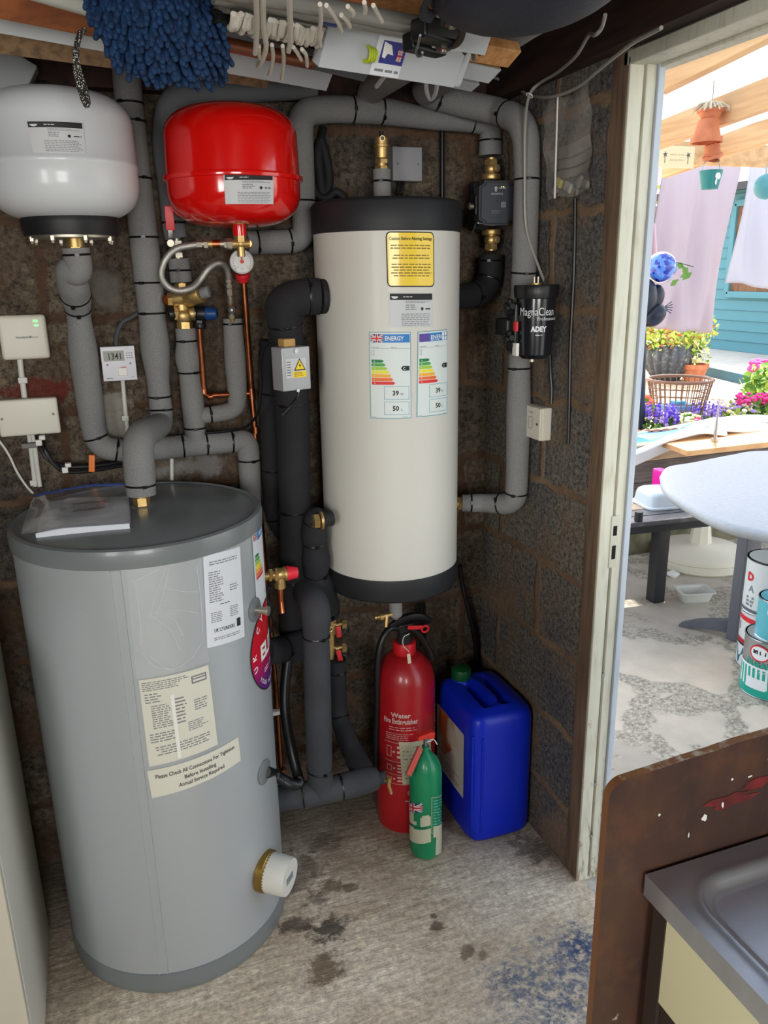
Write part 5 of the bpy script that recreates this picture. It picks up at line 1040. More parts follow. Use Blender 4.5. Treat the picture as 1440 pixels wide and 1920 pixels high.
d = fd_([(809, 1495), (829, 1487), (830, 1562), (809, 1570)]); w, h = d.W, d.H; d.frame(0, h*.1, w, h, w*.03, agp, 0); d.words(w*.1, h*.3, w*.9, h*.95, 9, mat('label_teal_text', (90, 170, 150), .5), 11, fill=.4); d.rect(w*.1, 0, w, h*.28, agp); d.build('side_label', gx)
d = fd_([(811, 1562), (829, 1556), (829, 1596), (808, 1603)]); d.rect(d.W*.25, 0, d.W, d.H, agp); d.build('label_remains', gx)
# blue jerrycan
JX, JY, JW, JD, JH = .9615, 1.858, .205, .272, .430
jc = thing('jerrycan', 'bright blue plastic jerrycan with dark green cap standing in the wall corner', 'container', (JX, JY, 0))
def sqr(t, w, dd, e): c, s = math.cos(t), math.sin(t); return (w/2*math.copysign(abs(c)**e, c), dd/2*math.copysign(abs(s)**e, s))
secs = [(0, .84), (.004, .92), (.014, .975), (.03, 1), (.10, 1), (.30, 1), (.362, 1), (.385, .985), (.399, .95), (.408, .88)]
seg = 80; vs = []; fs = []
for z, k in secs:
    for i in range(seg):
        x, y_ = sqr(2*PI*i/seg, JW*k if k == 1 else JW-(1-k)*JW, JD-(1-k)*JW, .34)
        vs.append((JX+x, JY+y_, z))
for i in range(len(secs)-1):
    for k in range(seg): k2 = (k+1) % seg; fs.append((i*seg+k, i*seg+k2, (i+1)*seg+k2, (i+1)*seg+k))
fs.append(tuple(reversed(range(seg))))
def jtop(x, y_):   # relief of the top: groove around the carrying handle
    z = .408+.012*(1-(abs(x)/(JW/2))**3)
    gx_ = math.exp(-((x+.030)/.012)**4)*max(0, 1-(abs(y_+.01)/.085)**4)*.040
    gx2 = math.exp(-((x-.026)/.012)**4)*max(0, 1-(abs(y_+.01)/.085)**4)*.040
    hb = math.exp(-((x+.002)/.014)**4)*max(0, 1-(abs(y_+.01)/.1)**4)*.010
    return z-gx_-gx2+hb
rings = 14
kk = secs[-1][1]; base = len(vs)-seg
for r in range(1, rings+1):
    f = 1-r/rings
    for i in range(seg):
        x, y_ = sqr(2*PI*i/seg, (JW-(1-kk)*JW)*max(f, 1e-4), (JD-(1-kk)*JW)*max(f, 1e-4), .34+.4*(1-f)); e = min(1, r/3)
        vs.append((JX+x, JY+y_, .408*(1-e)+jtop(x, y_)*e))
    o0 = base if r == 1 else len(vs)-2*seg; o1 = len(vs)-seg
    for k in range(seg): k2 = (k+1) % seg; fs.append((o0+k, o0+k2, o1+k2, o1+k))
b = MB(); b.add(vs, fs, bluep); bd = b.build('body', jc, ang=60)
b = MB()
for x, y_ in ((-JW/2+.016, -JD/2+.006), (JW/2-.016, -JD/2+.006)): pass
for k in (-1, 1): b.tube(spline([Vector((JX-JW/2+.002+(.010), JY-JD/2+.018+k*.0, .05)), Vector((JX-JW/2+.0075, JY-JD/2+.012, .2)), Vector((JX-JW/2+.010, JY-JD/2+.016, .355))], 6), .0045, bluep, seg=8) if k == 1 else None
b.tube([Vector((JX-JW/2+.034, JY-JD/2+.003, .04)), Vector((JX-JW/2+.034, JY-JD/2+.003, .35))], .004, bluep, seg=8); b.build('moulded_rib', jc)
cq = PY(872, 1268, JY+.05); cq = Vector((JX-.034, JY+.085, .412))
MB().cyl(cq, cq+Vector((0, 0, .012)), .033, bluep, r1=.026).build('neck', jc)
MB().lathe([(.029, 0), (.030, .003), (.030, .026), (.028, .031), (.024, .033), (.001, .033)], greenp, cq+Vector((0, 0, .010)), seg=48, rib=lambda t, z: .02*math.cos(t*24) if .003 < z < .028 else 0).build('cap', jc, label='dark green ribbed screw cap')
d = flat_decal((JX-JW/2-.0004, JY+.105, .13), (0, -1, 0), (0, 0, 1), .19, .21); w, h = d.W, d.H; hazm = mat('label_orange', (196, 100, 56), .6, noise=(14, (190, 180, 160), .45, .6)); d.rect(0, 0, w, h, mat('label_faded', (196, 192, 182), .6)); d.poly([(0, h*.3), (w*.1, h), (w*.62, h), (w*.8, h*.72), (w*.3, h*.3)], hazm); d.words(w*.1, h*.05, w*.9, h*.25, 5, inkg, 3); d.build('side_label', jc, 'faded orange and white label')
# ================================================================ cream appliance at far left
am = mat('appliance_white', (206, 204, 194), .38, coat=.25); ams = mat('appliance_beige', (188, 184, 168), .45)
ap = thing('chest_cabinet', 'cream white appliance at the left edge beside the grey cylinder', 'appliance', (-.56, 1.6, 0))
MB().box((-.56, 1.602, .445), (.576, .408, .87), am, bev=.006).build('body', ap)
MB().box((-.56, 1.602, .892), (.585, .420, .028), am, bev=.006).build('top', ap)
MB().box((-.56, 1.388, .46), (.575, .022, .82), ams, bev=.004).build('door', ap, label='beige front door')
# ================================================================ wooden board and sink unit
SZ, SX, SY = .90, .547, .631
bw = mat('scuffed_brown_board', (70, 46, 34), .55, noise=(5, (46, 32, 30), .38, .66, (2.2, 1, 1)), coat=.1, bump=(40, .25, .002))
n, l, p = nodes_of(bw); tcw = n.new('ShaderNodeTexCoord'); t1_ = N('ShaderNodeTexNoise', Scale=9, Detail=7, Roughness=.7); l.new(tcw.outputs['Object'], t1_.inputs[0])
t2_ = N('ShaderNodeTexNoise', Scale=30, Detail=4, Roughness=.6); mpw = n.new('ShaderNodeMapping'); mpw.inputs['Location'].default_value = (3, 8, 5); l.new(tcw.outputs['Object'], mpw.inputs[0]); l.new(mpw.outputs[0], t2_.inputs[0])
c0 = p.inputs['Base Color'].links[0].from_socket; c1 = MIX('MIX', RAMP(t1_.outputs[0], .5, .72, (0, 0, 0, 1), (.55, .55, .55, 1)), c0, rgb(104, 66, 40)); c1 = MIX('MIX', RAMP(t2_.outputs[0], .70, .76, (0, 0, 0, 1), (1, 1, 1, 1)), c1, rgb(170, 160, 148)); l.new(c1, p.inputs['Base Color'])
edgem = mat('chipped_board_edge', (134, 92, 52), .7, noise=(60, (186, 172, 156), .48, .62), bump=(120, .6, .003))
BX0, BZ1, BY = .491, 1.036, SY+.006
bdt = thing('backing_board', 'worn dark brown wooden board standing upright behind the steel drainer', 'board', (.78, BY+.01, 0))
R_ = .022; pts = [(BX0, 0), (XR-.004, 0), (XR-.004, BZ1+.035)]; nn = 14
rdb = random.Random(3)
for k in range(nn): t = k/nn; pts.append((XR-.004-(XR-.004-BX0-R_)*t, BZ1+.035*(1-t)+rdb.uniform(-.0012, .0012)))
for k in range(8): a = PI/2+PI/2*k/7; pts.append((BX0+R_+R_*math.cos(a), BZ1-R_+R_*math.sin(a)))
b = MB(); b.prism(pts, .011, bw, (0, BY, 0), (1, 0, 0), (0, 0, 1), (0, 1, 0))
# side faces use the raw edge material
k = len(pts); ei = b.mi(edgem)
plain_edge = mat('board_side_brown', (112, 72, 42), .6)
ep = b.mi(plain_edge)
for i, f in enumerate(b.f):
    if len(f) == 4: b.m[i] = ei if min(b.v[j].z for j in f) > BZ1-.03 and max(b.v[j].x for j in f) > BX0+.02 else ep
b.build('panel', bdt, ang=25)
redw = mat('red_paint_smear', (112, 34, 34), .5, noise=(26, (70, 30, 30), .4, .6)); whs = mat('white_paint_fleck', (206, 204, 198), .6)
d = flat_decal((.60, BY, .90), (1, 0, 0), (0, 0, 1), .24, .14, .0005)
def blob(cx, cy, rx, ry, m, L=1, n=18, j=.3, seed=1):
    rb_ = random.Random(seed); d.poly([(cx+rx*math.cos(2*PI*k/n)*(1+rb_.uniform(-j, j)), cy+ry*math.sin(2*PI*k/n)*(1+rb_.uniform(-j, j))) for k in range(n)], m, L)
q = PY(1370, 1500, BY); blob(q.x-.60, q.z-.90, .035, .010, redw, 1, seed=2, j=.35); blob(q.x-.565, q.z-.885, .02, .008, redw, 1, seed=5)
q = PY(1320, 1532, BY); blob(q.x-.60, q.z-.90, .004, .005, whs, 2, seed=3, n=10); q = PY(1354, 1508, BY); blob(q.x-.60, q.z-.90, .0018, .004, whs, 2, seed=4, n=9); q = PY(1235, 1527, BY); blob(q.x-.60, q.z-.90, .0018, .002, whs, 2, seed=6, n=9)
q = PY(1372, 1460, BY); blob(q.x-.60, q.z-.90, .002, .002, whs, 2, seed=8, n=9); q = PY(1405, 1455, BY); blob(q.x-.60, q.z-.90, .004, .0015, whs, 2, seed=9, n=9); q = PY(1290, 1565, BY); blob(q.x-.60, q.z-.90, .001, .004, whs, 2, seed=10, n=8); q = PY(1290, 1477, BY)
d.build('paint_marks', bdt, 'red smear and white paint flecks')
ss = mat('brushed_stainless', (222, 228, 238), .45, 1, noise=(5, (196, 202, 212), .35, .7, (1, 3, 1)), bump=(160, .04, .0004, (1, .1, 1)))
su = thing('sink_unit', 'stainless steel sink drainer on a cream cabinet in the lower right corner', 'sink unit', (.80, .2, 0))
X0, X1, Y0, Y1 = SX, XR-.004, -.45, SY
def rrd(x, y, x0, x1, y0, y1, r):   # signed distance to rounded rectangle, negative inside
    cx, cy = (x0+x1)/2, (y0+y1)/2; qx = abs(x-cx)-(x1-x0)/2+r; qy = abs(y-cy)-(y1-y0)/2+r
    return math.hypot(max(qx, 0), max(qy, 0))+min(max(qx, qy), 0)-r
def sst(t): t = max(0, min(1, t)); return t*t*(3-2*t)
def drain(x, y):
    d0 = rrd(x, y, SX+.028, X1-.028, -.05, SY-.032, .05)
    z = SZ-.002*0-.011*sst(-d0/.016)+.0022*math.exp(-((d0-.002)/.006)**2)
    # raised drainer panels running towards the bowl
    for i in range(5):
        xa = SX+.094+i*.082; d1 = rrd(x, y, xa, xa+.052, .0, SY-.105-.006*(i == 9), .02)
        z += .006*sst(-d1/.010)
    d2 = rrd(x, y, SX+.05, X1-.05, -.42, -.09, .06); z -= .15*sst(-d2/.03)
    return z
b = MB(); nx, ny = 150, 250
b.grid(lambda a, c_: Vector((X0+(X1-X0)*a, Y0+(Y1-Y0)*c_, drain(X0+(X1-X0)*a, Y0+(Y1-Y0)*c_))), nx, ny, ss)
b.add([(X0, Y0, SZ), (X0, Y1, SZ), (X0, Y1, SZ-.030), (X0, Y0, SZ-.030)], [(0, 1, 2, 3)], ss); b.add([(X0, Y0, SZ), (X1, Y0, SZ), (X1, Y0, SZ-.03), (X0, Y0, SZ-.03)], [(0, 1, 2, 3)], ss); b.add([(X0, Y1, SZ), (X1, Y1, SZ), (X1, Y1, SZ-.03), (X0, Y1, SZ-.03)], [(0, 1, 2, 3)], ss)
b.add([(X0, Y0, SZ-.03), (X0, Y1, SZ-.03), (X0+.012, Y1, SZ-.03), (X0+.012, Y0, SZ-.03)], [(0, 1, 2, 3)], ss)
b.build('drainer_top', su, ang=50, label='stainless steel drainer top')
cream = mat('cabinet_cream', (206, 200, 162), .5); b = MB()
b.box((X0+.02, (Y0+.625)/2, .80), (.016, .625-Y0, .140), cream, bev=.002); b.box((X1-.02, (Y0+.62)/2, .44), (.016, .62-Y0, .85), cream); b.box(((X0+X1)/2, Y0+.02, .44), (X1-X0-.04, .016, .85), cream)
b.build('carcass', su, label='cream side panel')
b = MB(); b.box((X0+.02, (Y0+.6)/2, .352), (.018, .6-Y0-.01, .69), cream, bev=.003); b.build('lower_panel', su)
b = MB(); b.box((X0+.030, (Y0+.6)/2, .714), (.03, .60-Y0, .035), mat('dark_rail', (46, 34, 28), .6)); b.box((X0+.024, .612, .44), (.028, .022, .85), mat('dark_rail', (46, 34, 28), .6)); b.build('rail', su, label='dark wooden rail')

# ================================================================ things stored under the roof
ZR = 2.0
def pole(name, label, cat, a, c, r, m, za=ZR, zc=None, group=None, seg=14, r1=None):
    A = PZ(*a, za); B = PZ(*c, zc if zc else za); b = MB(); b.cyl(A, B, r, m, r1=r1, seg=seg); o = b.build(name); tag(o, label, cat, group); return A, B
def plank(name, label, cat, a, c, w, h, m, z=ZR, z2=None, group=None, roll=0, ext=0, under=None):
    A = PZ(*a, z); B = PZ(*c, z2 if z2 else z); d = (B-A).normalized(); A = A-d*ext; s = Vector((d.y, -d.x, 0)).normalized(); u = s.cross(d)
    if roll: q = Matrix.Rotation(-roll, 3, d); s = q @ s; u = q @ u
    b = MB(); M3 = Matrix((s, d, u)).transposed(); b.box((A+B)/2, (w, (B-A).length, h), m, M3, bev=.0015)
    if under: b.box((A+B)/2-u*(h/2+.001)-s*0, (w*.98, (B-A).length*.999, .002), under, M3)
    o = b.build(name); tag(o, label, cat, group); return A, B, s, u
tan = mat('tan_timber', (150, 122, 90), .7, noise=(4, (110, 86, 64), .4, .65, (14, 14, 1)))
pine = mat('pine_timber', (196, 146, 92), .6, noise=(5, (166, 114, 66), .4, .65, (12, 12, 1)))
orangew = mat('orange_stained_timber', (150, 88, 52), .55, noise=(5, (112, 66, 42), .4, .65, (3, 10, 10)))
greyal = mat('dull_aluminium', (156, 154, 148), .42, .6); whpvc = mat('white_pvc', (178, 182, 186), .45); gpvc = mat('grey_board', (104, 108, 114), .6)
rust = mat('rusty_metal', (92, 66, 52), .7, .3)
plank('timber_batten', 'lowest tan timber batten above the white expansion vessel', 'timber', (-60, 58), (505, 138), .055, .028, tan, z=2.0, roll=.5)
plank('plastic_trim', 'white plastic angle trim lying above the tan batten', 'trim', (-60, 22), (618, 150), .045, .006, whpvc, z=1.985, roll=.9)
plank('timber_batten', 'weathered brown batten between white trim and tan batten', 'timber', (-60, 34), (300, 102), .05, .025, mat('grey_brown_timber', (110, 92, 74), .8, noise=(5, (78, 64, 54), .4, .65, (3, 10, 10))), z=2.03, roll=.2)
plank('timber_batten', 'orange stained round edged batten at top left', 'timber', (-60, -18), (330, 66), .050, .028, orangew, z=1.99, roll=.6)
pole('copper_tube', 'dull orange copper tube ending behind the white cords', 'pipe', (330, 62), (584, 118), .012, mat('aged_copper', (142, 88, 66), .45, .6), 1.98, 1.985)
plank('timber_batten', 'short brown timber end tucked over the copper tube', 'timber', (340, 72), (528, 118), .04, .02, orangew, z=2.02, roll=.3)
plank('grey_board', 'grey board behind the white cords ending above the pipes', 'board', (400, 58), (692, 132), .05, .010, gpvc, z=2.01, roll=.7)
pole('tent_pole', 'pale grey pole ending at the blue mop at top left', 'pole', (40, -22), (160, 14), .011, mat('pale_grey_pole', (176, 176, 168), .5), 1.97)
MB_ = MB(); MB_.cyl(PZ(150, 16, 1.96), PZ(140, 6, 1.96), .010, whpvc); 
pole('tent_pole', 'black slim pole running under the coiled white rope', 'pole', (400, 30), (590, 92), .010, blk, 1.96)
gpl = 'aluminium awning poles under the roof'
for k, (a, c, r, lab) in enumerate((((380, -28), (868, 62), .013, 'topmost aluminium pole of the stored awning poles'), ((400, -6), (800, 66), .010, 'second aluminium pole of the awning bundle from the top'), ((420, 12), (770, 88), .009, 'third aluminium pole of the awning bundle ending at a black clamp'), ((430, 28), (700, 78), .009, 'lowest aluminium pole of the awning bundle with blue tape'))):
    A, B = pole('awning_pole', lab, 'pole', a, c, r, greyal, 1.965+.004*k, None, gpl)
    if k in (1, 3):
        A2 = PZ(*((600, 31) if k == 1 else (603, 58)), 1.965+.004*k); d_ = (B-A).normalized(); b = MB(); b.cyl(A2, A2+d_*.028, r+.0012, mat('blue_tape', (40, 56, 120), .4)); b.build('tape_band', bpy.data.objects[[o.name for o in bpy.data.objects if o.name.startswith('awning_pole')][-1]], label='blue tape band')
A, B, s, u = plank('packaged_gutter', 'white plastic sleeve with a blue flag label among the stored poles', 'package', (600, 80), (856, 124), .066, .026, whpvc, z=1.955, roll=1.0)
gob = bpy.data.objects['packaged_gutter']; d_ = (B-A).normalized(); nrm = -u; L_ = (B-A).length
v_ = s if s.y < 0 else -s
base_ = A+d_*(L_*.34)+nrm*.0135-v_*.031; dd = flat_decal(base_, d_, v_, .062, .062, .0006) if d_.cross(v_).dot(nrm) > 0 else flat_decal(base_, d_, v_, .062, .062, -.0012)
if not d_.cross(v_).dot(nrm) > 0: dd.P = (lambda x, y, L, dd=dd: dd.fn(x/dd.W, y/dd.H, -.0008-L*.00035))
dd.rect(0, 0, .062, .062, paper, 0); dd.rect(.012, .020, .062, .056, mat('label_royal_blue', (36, 40, 130), .4), 1); dd.flag(.046, .026, .056, .045, 2); dd.poly([(.014, .054), (.03, .05), (.038, .035), (.026, .036), (.022, .028), (.016, .03)], whitei, 2); dd.text('RYANS', .028, .006, .008, ink, L=2) if False else dd.words(.008, .004, .058, .014, 1, inkg, 3, ragged=0); dd.build('product_label', gob, 'blue and white label with small union flag')
b = MB(); b.box(B+d_*.006-u*.0, (.066, .02, .03), whpvc, Matrix((s, d_, u)).transposed(), bev=.009); b.build('rounded_end', gob)
A2 = A+d_*(L_*.28)-u*.014; b = MB()
for k in range(4): b.torus(A2+d_*.005*k-u*.003, .012-.001*k, .0022, mat('lime_string', (176, 190, 40), .6), d_, 20, arc=1)
tag(b.build('lime_tie'), 'lime green string tie round the white plastic sleeve', 'string')
plank('white_bracket', 'white painted batten end beyond the black clamps', 'bracket', (820, 42), (920, 58), .07, .012, whpvc, z=1.965, roll=1.0)
plank('timber_batten', 'clean pine batten end pointing right under the pipe', 'timber', (800, 74), (962, 103), .042, .022, pine, z=1.985, roll=.5)
plank('timber_batten', 'white edged rough timber end below the pine batten', 'timber', (760, 98), (924, 134), .038, .020, mat('rough_sawn', (158, 124, 84), .8), z=1.97, roll=.5, under=whpvc)
plank('plastic_trim', 'lowest white plastic strip end above the pipe elbow', 'trim', (740, 128), (890, 160), .026, .014, whpvc, z=1.97, roll=.4)
# black clamps
ck = thing('awning_clamp', 'black awning clamps with rusty bolts at the ends of the poles', 'clamp', PZ(810, 60, 1.94)); b = MB(); A = PZ(782, 52, 1.945); B = PZ(850, 68, 1.945); d_ = (B-A).normalized(); s = Vector((d_.y, -d_.x, 0)).normalized(); M3 = Matrix((s, d_, Vector((0, 0, 1)))).transposed()
b.box((A+B)/2, (.036, (B-A).length, .03), blk, M3, bev=.006); A = PZ(766, 76, 1.94); B = PZ(826, 92, 1.94); b.box((A+B)/2, (.028, (B-A).length, .026), blk, M3, bev=.005); b.build('clamp_body', ck)
b = MB()
for (px, py) in ((848, 48), (831, 94)): q = PZ(px, py, 1.93); b.cyl(q, q+Vector((0, 0, .02)), .012, rust); b.cyl(q+Vector((0, 0, -.004)), q, .005, nickel)
b.build('bolt', ck, label='rusty bolts'); b = MB(); P = [PZ(px, py, 1.93) for px, py in ((854, 36), (866, 44), (866, 66), (856, 82), (844, 86))]; b.tube(spline(P, 6), .0055, blk, seg=8); b.build('strap', ck)
b = MB(); b.tube(spline([PZ(px, py, 1.92) for px, py in ((788, 66), (784, 84), (780, 98), (784, 106), (791, 104), (792, 98))], 6), .0018, steel, seg=6); b.build('wire_hook', ck)
wn_ = thing('wing_nut', 'small dark wing nut below the white bracket end', 'wing nut', PZ(886, 92, 1.955)); b = MB(); q = PZ(886, 88, 1.955)
b.cyl(q, q+Vector((0, -.006, -.022)), .004, nickel)
for sx in (-1, 1): b.box(q+Vector((sx*.010, 0, -.004)), (.020, .005, .009), rust, rot(0, 0, sx*.8), bev=.002)
b.build('wings', wn_)
# white cable ties / ropes dangling
rope = mat('white_rope', (206, 200, 188), .8, bump=(500, .5, .002))
rdr = random.Random(11)
for k, (lab, pts) in enumerate((
    ('thick white cord hanging furthest left beside the blue mop', ((480, -20), (482, 40), (480, 88), (478, 100))), ('long white cord with a knot next to the leftmost cord', ((492, -20), (494, 50), (499, 88), (492, 112), (484, 124))),
    ('white cord hanging straight beside the coiled rope', ((541, -20), (544, 40), (545, 76), (541, 96))), ('white cord hanging from the pole above the white sleeve', ((600, 8), (602, 38), (598, 66), (601, 86))),
    ('white cord slanting right over the white sleeve', ((612, 10), (628, 32), (636, 46), (640, 58))), ('bent white cord end near the lime string', ((640, 28), (650, 38), (656, 50))),
    ('short white cord at the aluminium poles above the lime string', ((652, 12), (662, 22), (662, 28))), ('thin white cord by the plywood edge', ((700, 10), (708, 26), (716, 40))),
    ('short hanging white cord left of the plywood', ((683, 4), (685, 18), (684, 24))), ('white cord drooping low under the copper tube', ((530, 86), (532, 112), (530, 134), (528, 148))),
    ('white cord drooping over the white angle trim', ((510, 84), (512, 108), (508, 128), (504, 140))), ('curved white cord end right of the copper tube', ((566, 92), (574, 104), (576, 124))),
    ('white cord crossing over the copper tube end', ((550, 88), (558, 100), (565, 112))), ('fine white cord at the trim corner', ((486, 86), (486, 104), (490, 112))))):
    b = MB(); b.tube(spline([PZ(px, py, 1.935) for px, py in pts], 6), (.0042 if k < 3 else .0032), rope, seg=8); tag(b.build('hanging_rope'), lab, 'rope')
b = MB()
for k in range(34):
    t = k/33; px = 438+t*164; py = 26+t*34+rdr.uniform(-4, 4); q = PZ(px, py, 1.95); q2 = PZ(px-rdr.uniform(2, 12), py+rdr.uniform(16, 26), 1.95)
    b.tube(spline([q, (q+q2)/2+Vector((rdr.uniform(-.004, .004), 0, -.010)), q2], 4), .0045, rope, seg=7)
for k in range(5): b.tube(spline([PZ(436+0, 30+6*k, 1.96), PZ(500, 44+6*k+rdr.uniform(-3, 3), 1.955), PZ(600, 62+5*k, 1.96)], 8), .0042, rope, seg=7)
tag(b.build('coiled_rope'), 'matted bundle of white rope coiled round the poles', 'rope', kind=None)
b = MB(); b.tube(spline([PZ(810, 152, 1.95), PZ(800, 150, 1.93), PZ(800, 172, 1.925), PZ(807, 186, 1.925), PZ(816, 176, 1.925), PZ(820, 152, 1.93), PZ(818, 146, 1.95)], 8), .0042, whpvc, seg=8); tag(b.build('white_loop'), 'white plastic loop hanging above the pipe elbow', 'cable tie')
b = MB(); b.tube([PZ(728, 133, 1.93), PZ(706, 162, 1.93)], .0042, whpvc, seg=8); tag(b.build('white_peg'), 'short white peg hanging from the plastic sleeve', 'peg')
plank('plywood_sheet', 'tan plywood sheet at the very top behind the black straps', 'board', (560, -30), (850, 18), .20, .012, pine, z=2.06, roll=.1)
plank('timber_batten', 'orange brown timber batten edge at the top above the aluminium poles', 'timber', (555, -12), (690, 12), .03, .02, orangew, z=1.985, roll=.5)
strapm = mat('black_webbing', (30, 32, 40), .7)
b = MB(); b.tube(spline([PZ(px, py, 1.93) for px, py in ((812, -20), (796, 10), (796, 26), (812, 32))], 6), .009, strapm, seg=8, flat=.3); b.tube([PZ(842, -20, 1.93), PZ(840, 35, 1.94)], .014, strapm, seg=8, flat=.3); tag(b.build('webbing_strap'), 'dark webbing strap hanging at the top by the plywood', 'strap')
# dark bag under the roof, top right
bg_t = thing('kit_bag', 'dark navy fabric bag with blue piping stored under the roof at the top', 'bag', PZ(985, 50, 1.90)); navy = mat('navy_fabric', (34, 36, 48), .6, bump=(90, .3, .004, (1, 1, 1)))
b = MB(); bc_ = PZ(990, -54, 1.96); b.sphere(bc_, 1, navy, 40, sc=(.118, .155, .066), R=rot(.25)); b.build('bag_shell', bg_t, ang=80)
b = MB(); b.torus((0, 0, 0), 1.0, .03, navy, seg=64, seg2=8)
for i, v in enumerate(b.v): b.v[i] = bc_+rot(.25) @ Vector((v.x*.119, v.y*.156, v.z*.16))
b.build('seam_piping', bg_t)
b = MB(); P = [bc_+rot(.25) @ Vector((.122*math.cos(a), .159*math.sin(a), .010)) for a in [math.radians(120+k*7) for k in range(14)]]; b.tube(P, .006, mat('blue_piping', (40, 76, 180), .5), seg=8); b.build('piping', bg_t, label='blue piping edge')
b = MB(); b.box(PZ(900, 45, 1.99), (.05, .035, .03), whpvc, rot(.4), bev=.003); tag(b.build('white_block'), 'small white block behind the navy bag edge', 'block')
# blue chenille wash mop
cm_ = mat('blue_chenille', (13, 52, 92), .8, noise=(90, (8, 34, 68), .35, .65))
MC = PZ(296, 62, 1.90); mp_ = thing('wash_mop', 'shaggy blue chenille wash mop head hanging from the roof', 'mop', MC)
out = [(168, -40), (168, 18), (190, 62), (222, 104), (246, 126), (288, 136), (330, 142), (372, 144), (408, 132), (420, 96), (412, 50), (394, 10), (380, -40)]
zc_ = 1.885
def dome(px, py):    # belly of the mop seen from the camera side
    cx, cy = 292, 45; e = ((px-cx)/150)**2+((py-cy)/118)**2; k = math.sqrt(max(0, 1-min(1, e))); P = PY(px, py, 1.42-.085*k); return P, k
def inside(px, py):
    c = False; n = len(out)
    for i in range(n):
        x1, y1 = out[i]; x2, y2 = out[(i+1) % n]
        if (y1 > py) != (y2 > py) and px < (x2-x1)*(py-y1)/(y2-y1)+x1: c = not c
    return c
b = MB(); vs = []; rings_ = 8; oc = spline([Vector((x, y, 0)) for x, y in out], 5); no = len(oc)
cc = Vector((290, 45, 0))
for r in range(rings_+1):
    for q in oc: w_ = cc.lerp(q, max(.001, r/rings_*.93)); P, k = dome(w_.x, w_.y); vs.append(P)
fs = [(r*no+i, r*no+(i+1) % no, (r+1)*no+(i+1) % no, (r+1)*no+i) for r in range(rings_) for i in range(no-1)]
nb_ = len(vs)
for r in range(rings_+1):
    for q in oc: w_ = cc.lerp(q, max(.001, r/rings_*.93)); P, k = dome(w_.x, w_.y); vs.append(Vector((P.x, 1.42+.05*math.sqrt(max(0, 1-(r/rings_)**2)), P.z)))
fs += [(nb_+r*no+i, nb_+(r+1)*no+i, nb_+(r+1)*no+(i+1) % no, nb_+r*no+(i+1) % no) for r in range(rings_) for i in range(no-1)]
fs += [(rings_*no+i, rings_*no+(i+1) % no, nb_+rings_*no+(i+1) % no, nb_+rings_*no+i) for i in range(no-1)]
b.add(vs, fs, cm_); b.build('mitt_body', mp_, ang=60)
b = MB(); rdm = random.Random(7)
for row in range(17):
    for colm in range(30):
        px = 138+colm*10.6+rdm.uniform(-3, 3)+(row % 2)*5; py = -24+row*12.0+rdm.uniform(-3, 3)
        if not inside(px, py): continue
        P, k = dome(px, py); out_n = (P-Vector((MC.x, 1.52, MC.z+.03))).normalized(); dirv = (out_n*.75+Vector((rdm.uniform(-.3, .3), -.15+rdm.uniform(-.2, .2), -.75))).normalized()
        L = rdm.uniform(.020, .028); r = .0047*rdm.uniform(.9, 1.12); bend = Vector((0, 0, -.006))
        a0 = P-dirv*.004; a1 = P+dirv*L*.5; a2 = P+dirv*L+bend
        ps = [a0, a1, a2, a2+(a2-a1).normalized()*r*.7, a2+(a2-a1).normalized()*r]; b.tube(ps, [r*.9, r, r*1.04, r*.75, r*.1], cm_, seg=7)
o_ = b.build('chenille_pile', mp_, ang=80); o_['kind'] = 'stuff'
# dotted bungee cord loop at left of the mop
bun = mat('dotted_bungee', (24, 24, 26), .6); n, l, p = nodes_of(bun); tcw = n.new('ShaderNodeTexCoord'); vo = N('ShaderNodeTexVoronoi', Scale=380); l.new(tcw.outputs['Object'], vo.inputs[0]); l.new(RAMP(vo.outputs['Distance'], .28, .36, rgb(210, 206, 190), rgb(24, 24, 26)), p.inputs['Base Color'])
b = MB(); b.tube(spline([PY(px, py, 1.5) for px, py in ((156, 50), (146, 75), (141, 110), (144, 145), (153, 178), (161, 197), (165, 192), (161, 172), (151, 140), (144, 110), (147, 75), (158, 52))], 8), .0042, bun, seg=8); tag(b.build('bungee_loop'), 'dotted black bungee loop hanging from the mop in front of the white vessel', 'bungee')
# clear bag with papers on the right wall
pb = thing('document_bag', 'clear plastic bag of papers pinned high on the right wall', 'plastic bag', PX(1065, 370, XR-.01))
bgq = [PX(1024, 196, XR-.020), PX(1108, 158, XR-.020), PX(1110, 356, XR-.020), PX(1026, 376, XR-.020)]
clr = mat('clear_bag_plastic', (214, 212, 206), .16, alpha=.22, coat=1, bump=(22, 1, .008)); b = MB(); rdp = random.Random(2)
def bpt(s, t, o=0): v = bgq[0].lerp(bgq[1], s).lerp(bgq[3].lerp(bgq[2], s), t); return v+Vector((-.004*math.sin(9*s+5*t)-.003*math.sin(17*t)-o, 0, .004*math.sin(8*s)))
b.grid(lambda s, t: bpt(s, t, .004), 24, 30, clr); b.build('bag', pb, ang=70)
b = MB(); pgm = mat('folded_paper_grey', (128, 122, 112), .7, noise=(20, (98, 90, 82), .4, .7))
for i, (t0_, t1_) in enumerate(((.50, .62), (.63, .72), (.74, .82))): b.grid(lambda s, t, t0_=t0_, t1_=t1_, i=i: bpt(.04+.9*s, t0_+(t1_-t0_)*t-.03*s, -.002-.001*i), 6, 2, pgm)
b.build('folded_papers', pb, label='folded grey papers')
b = MB()
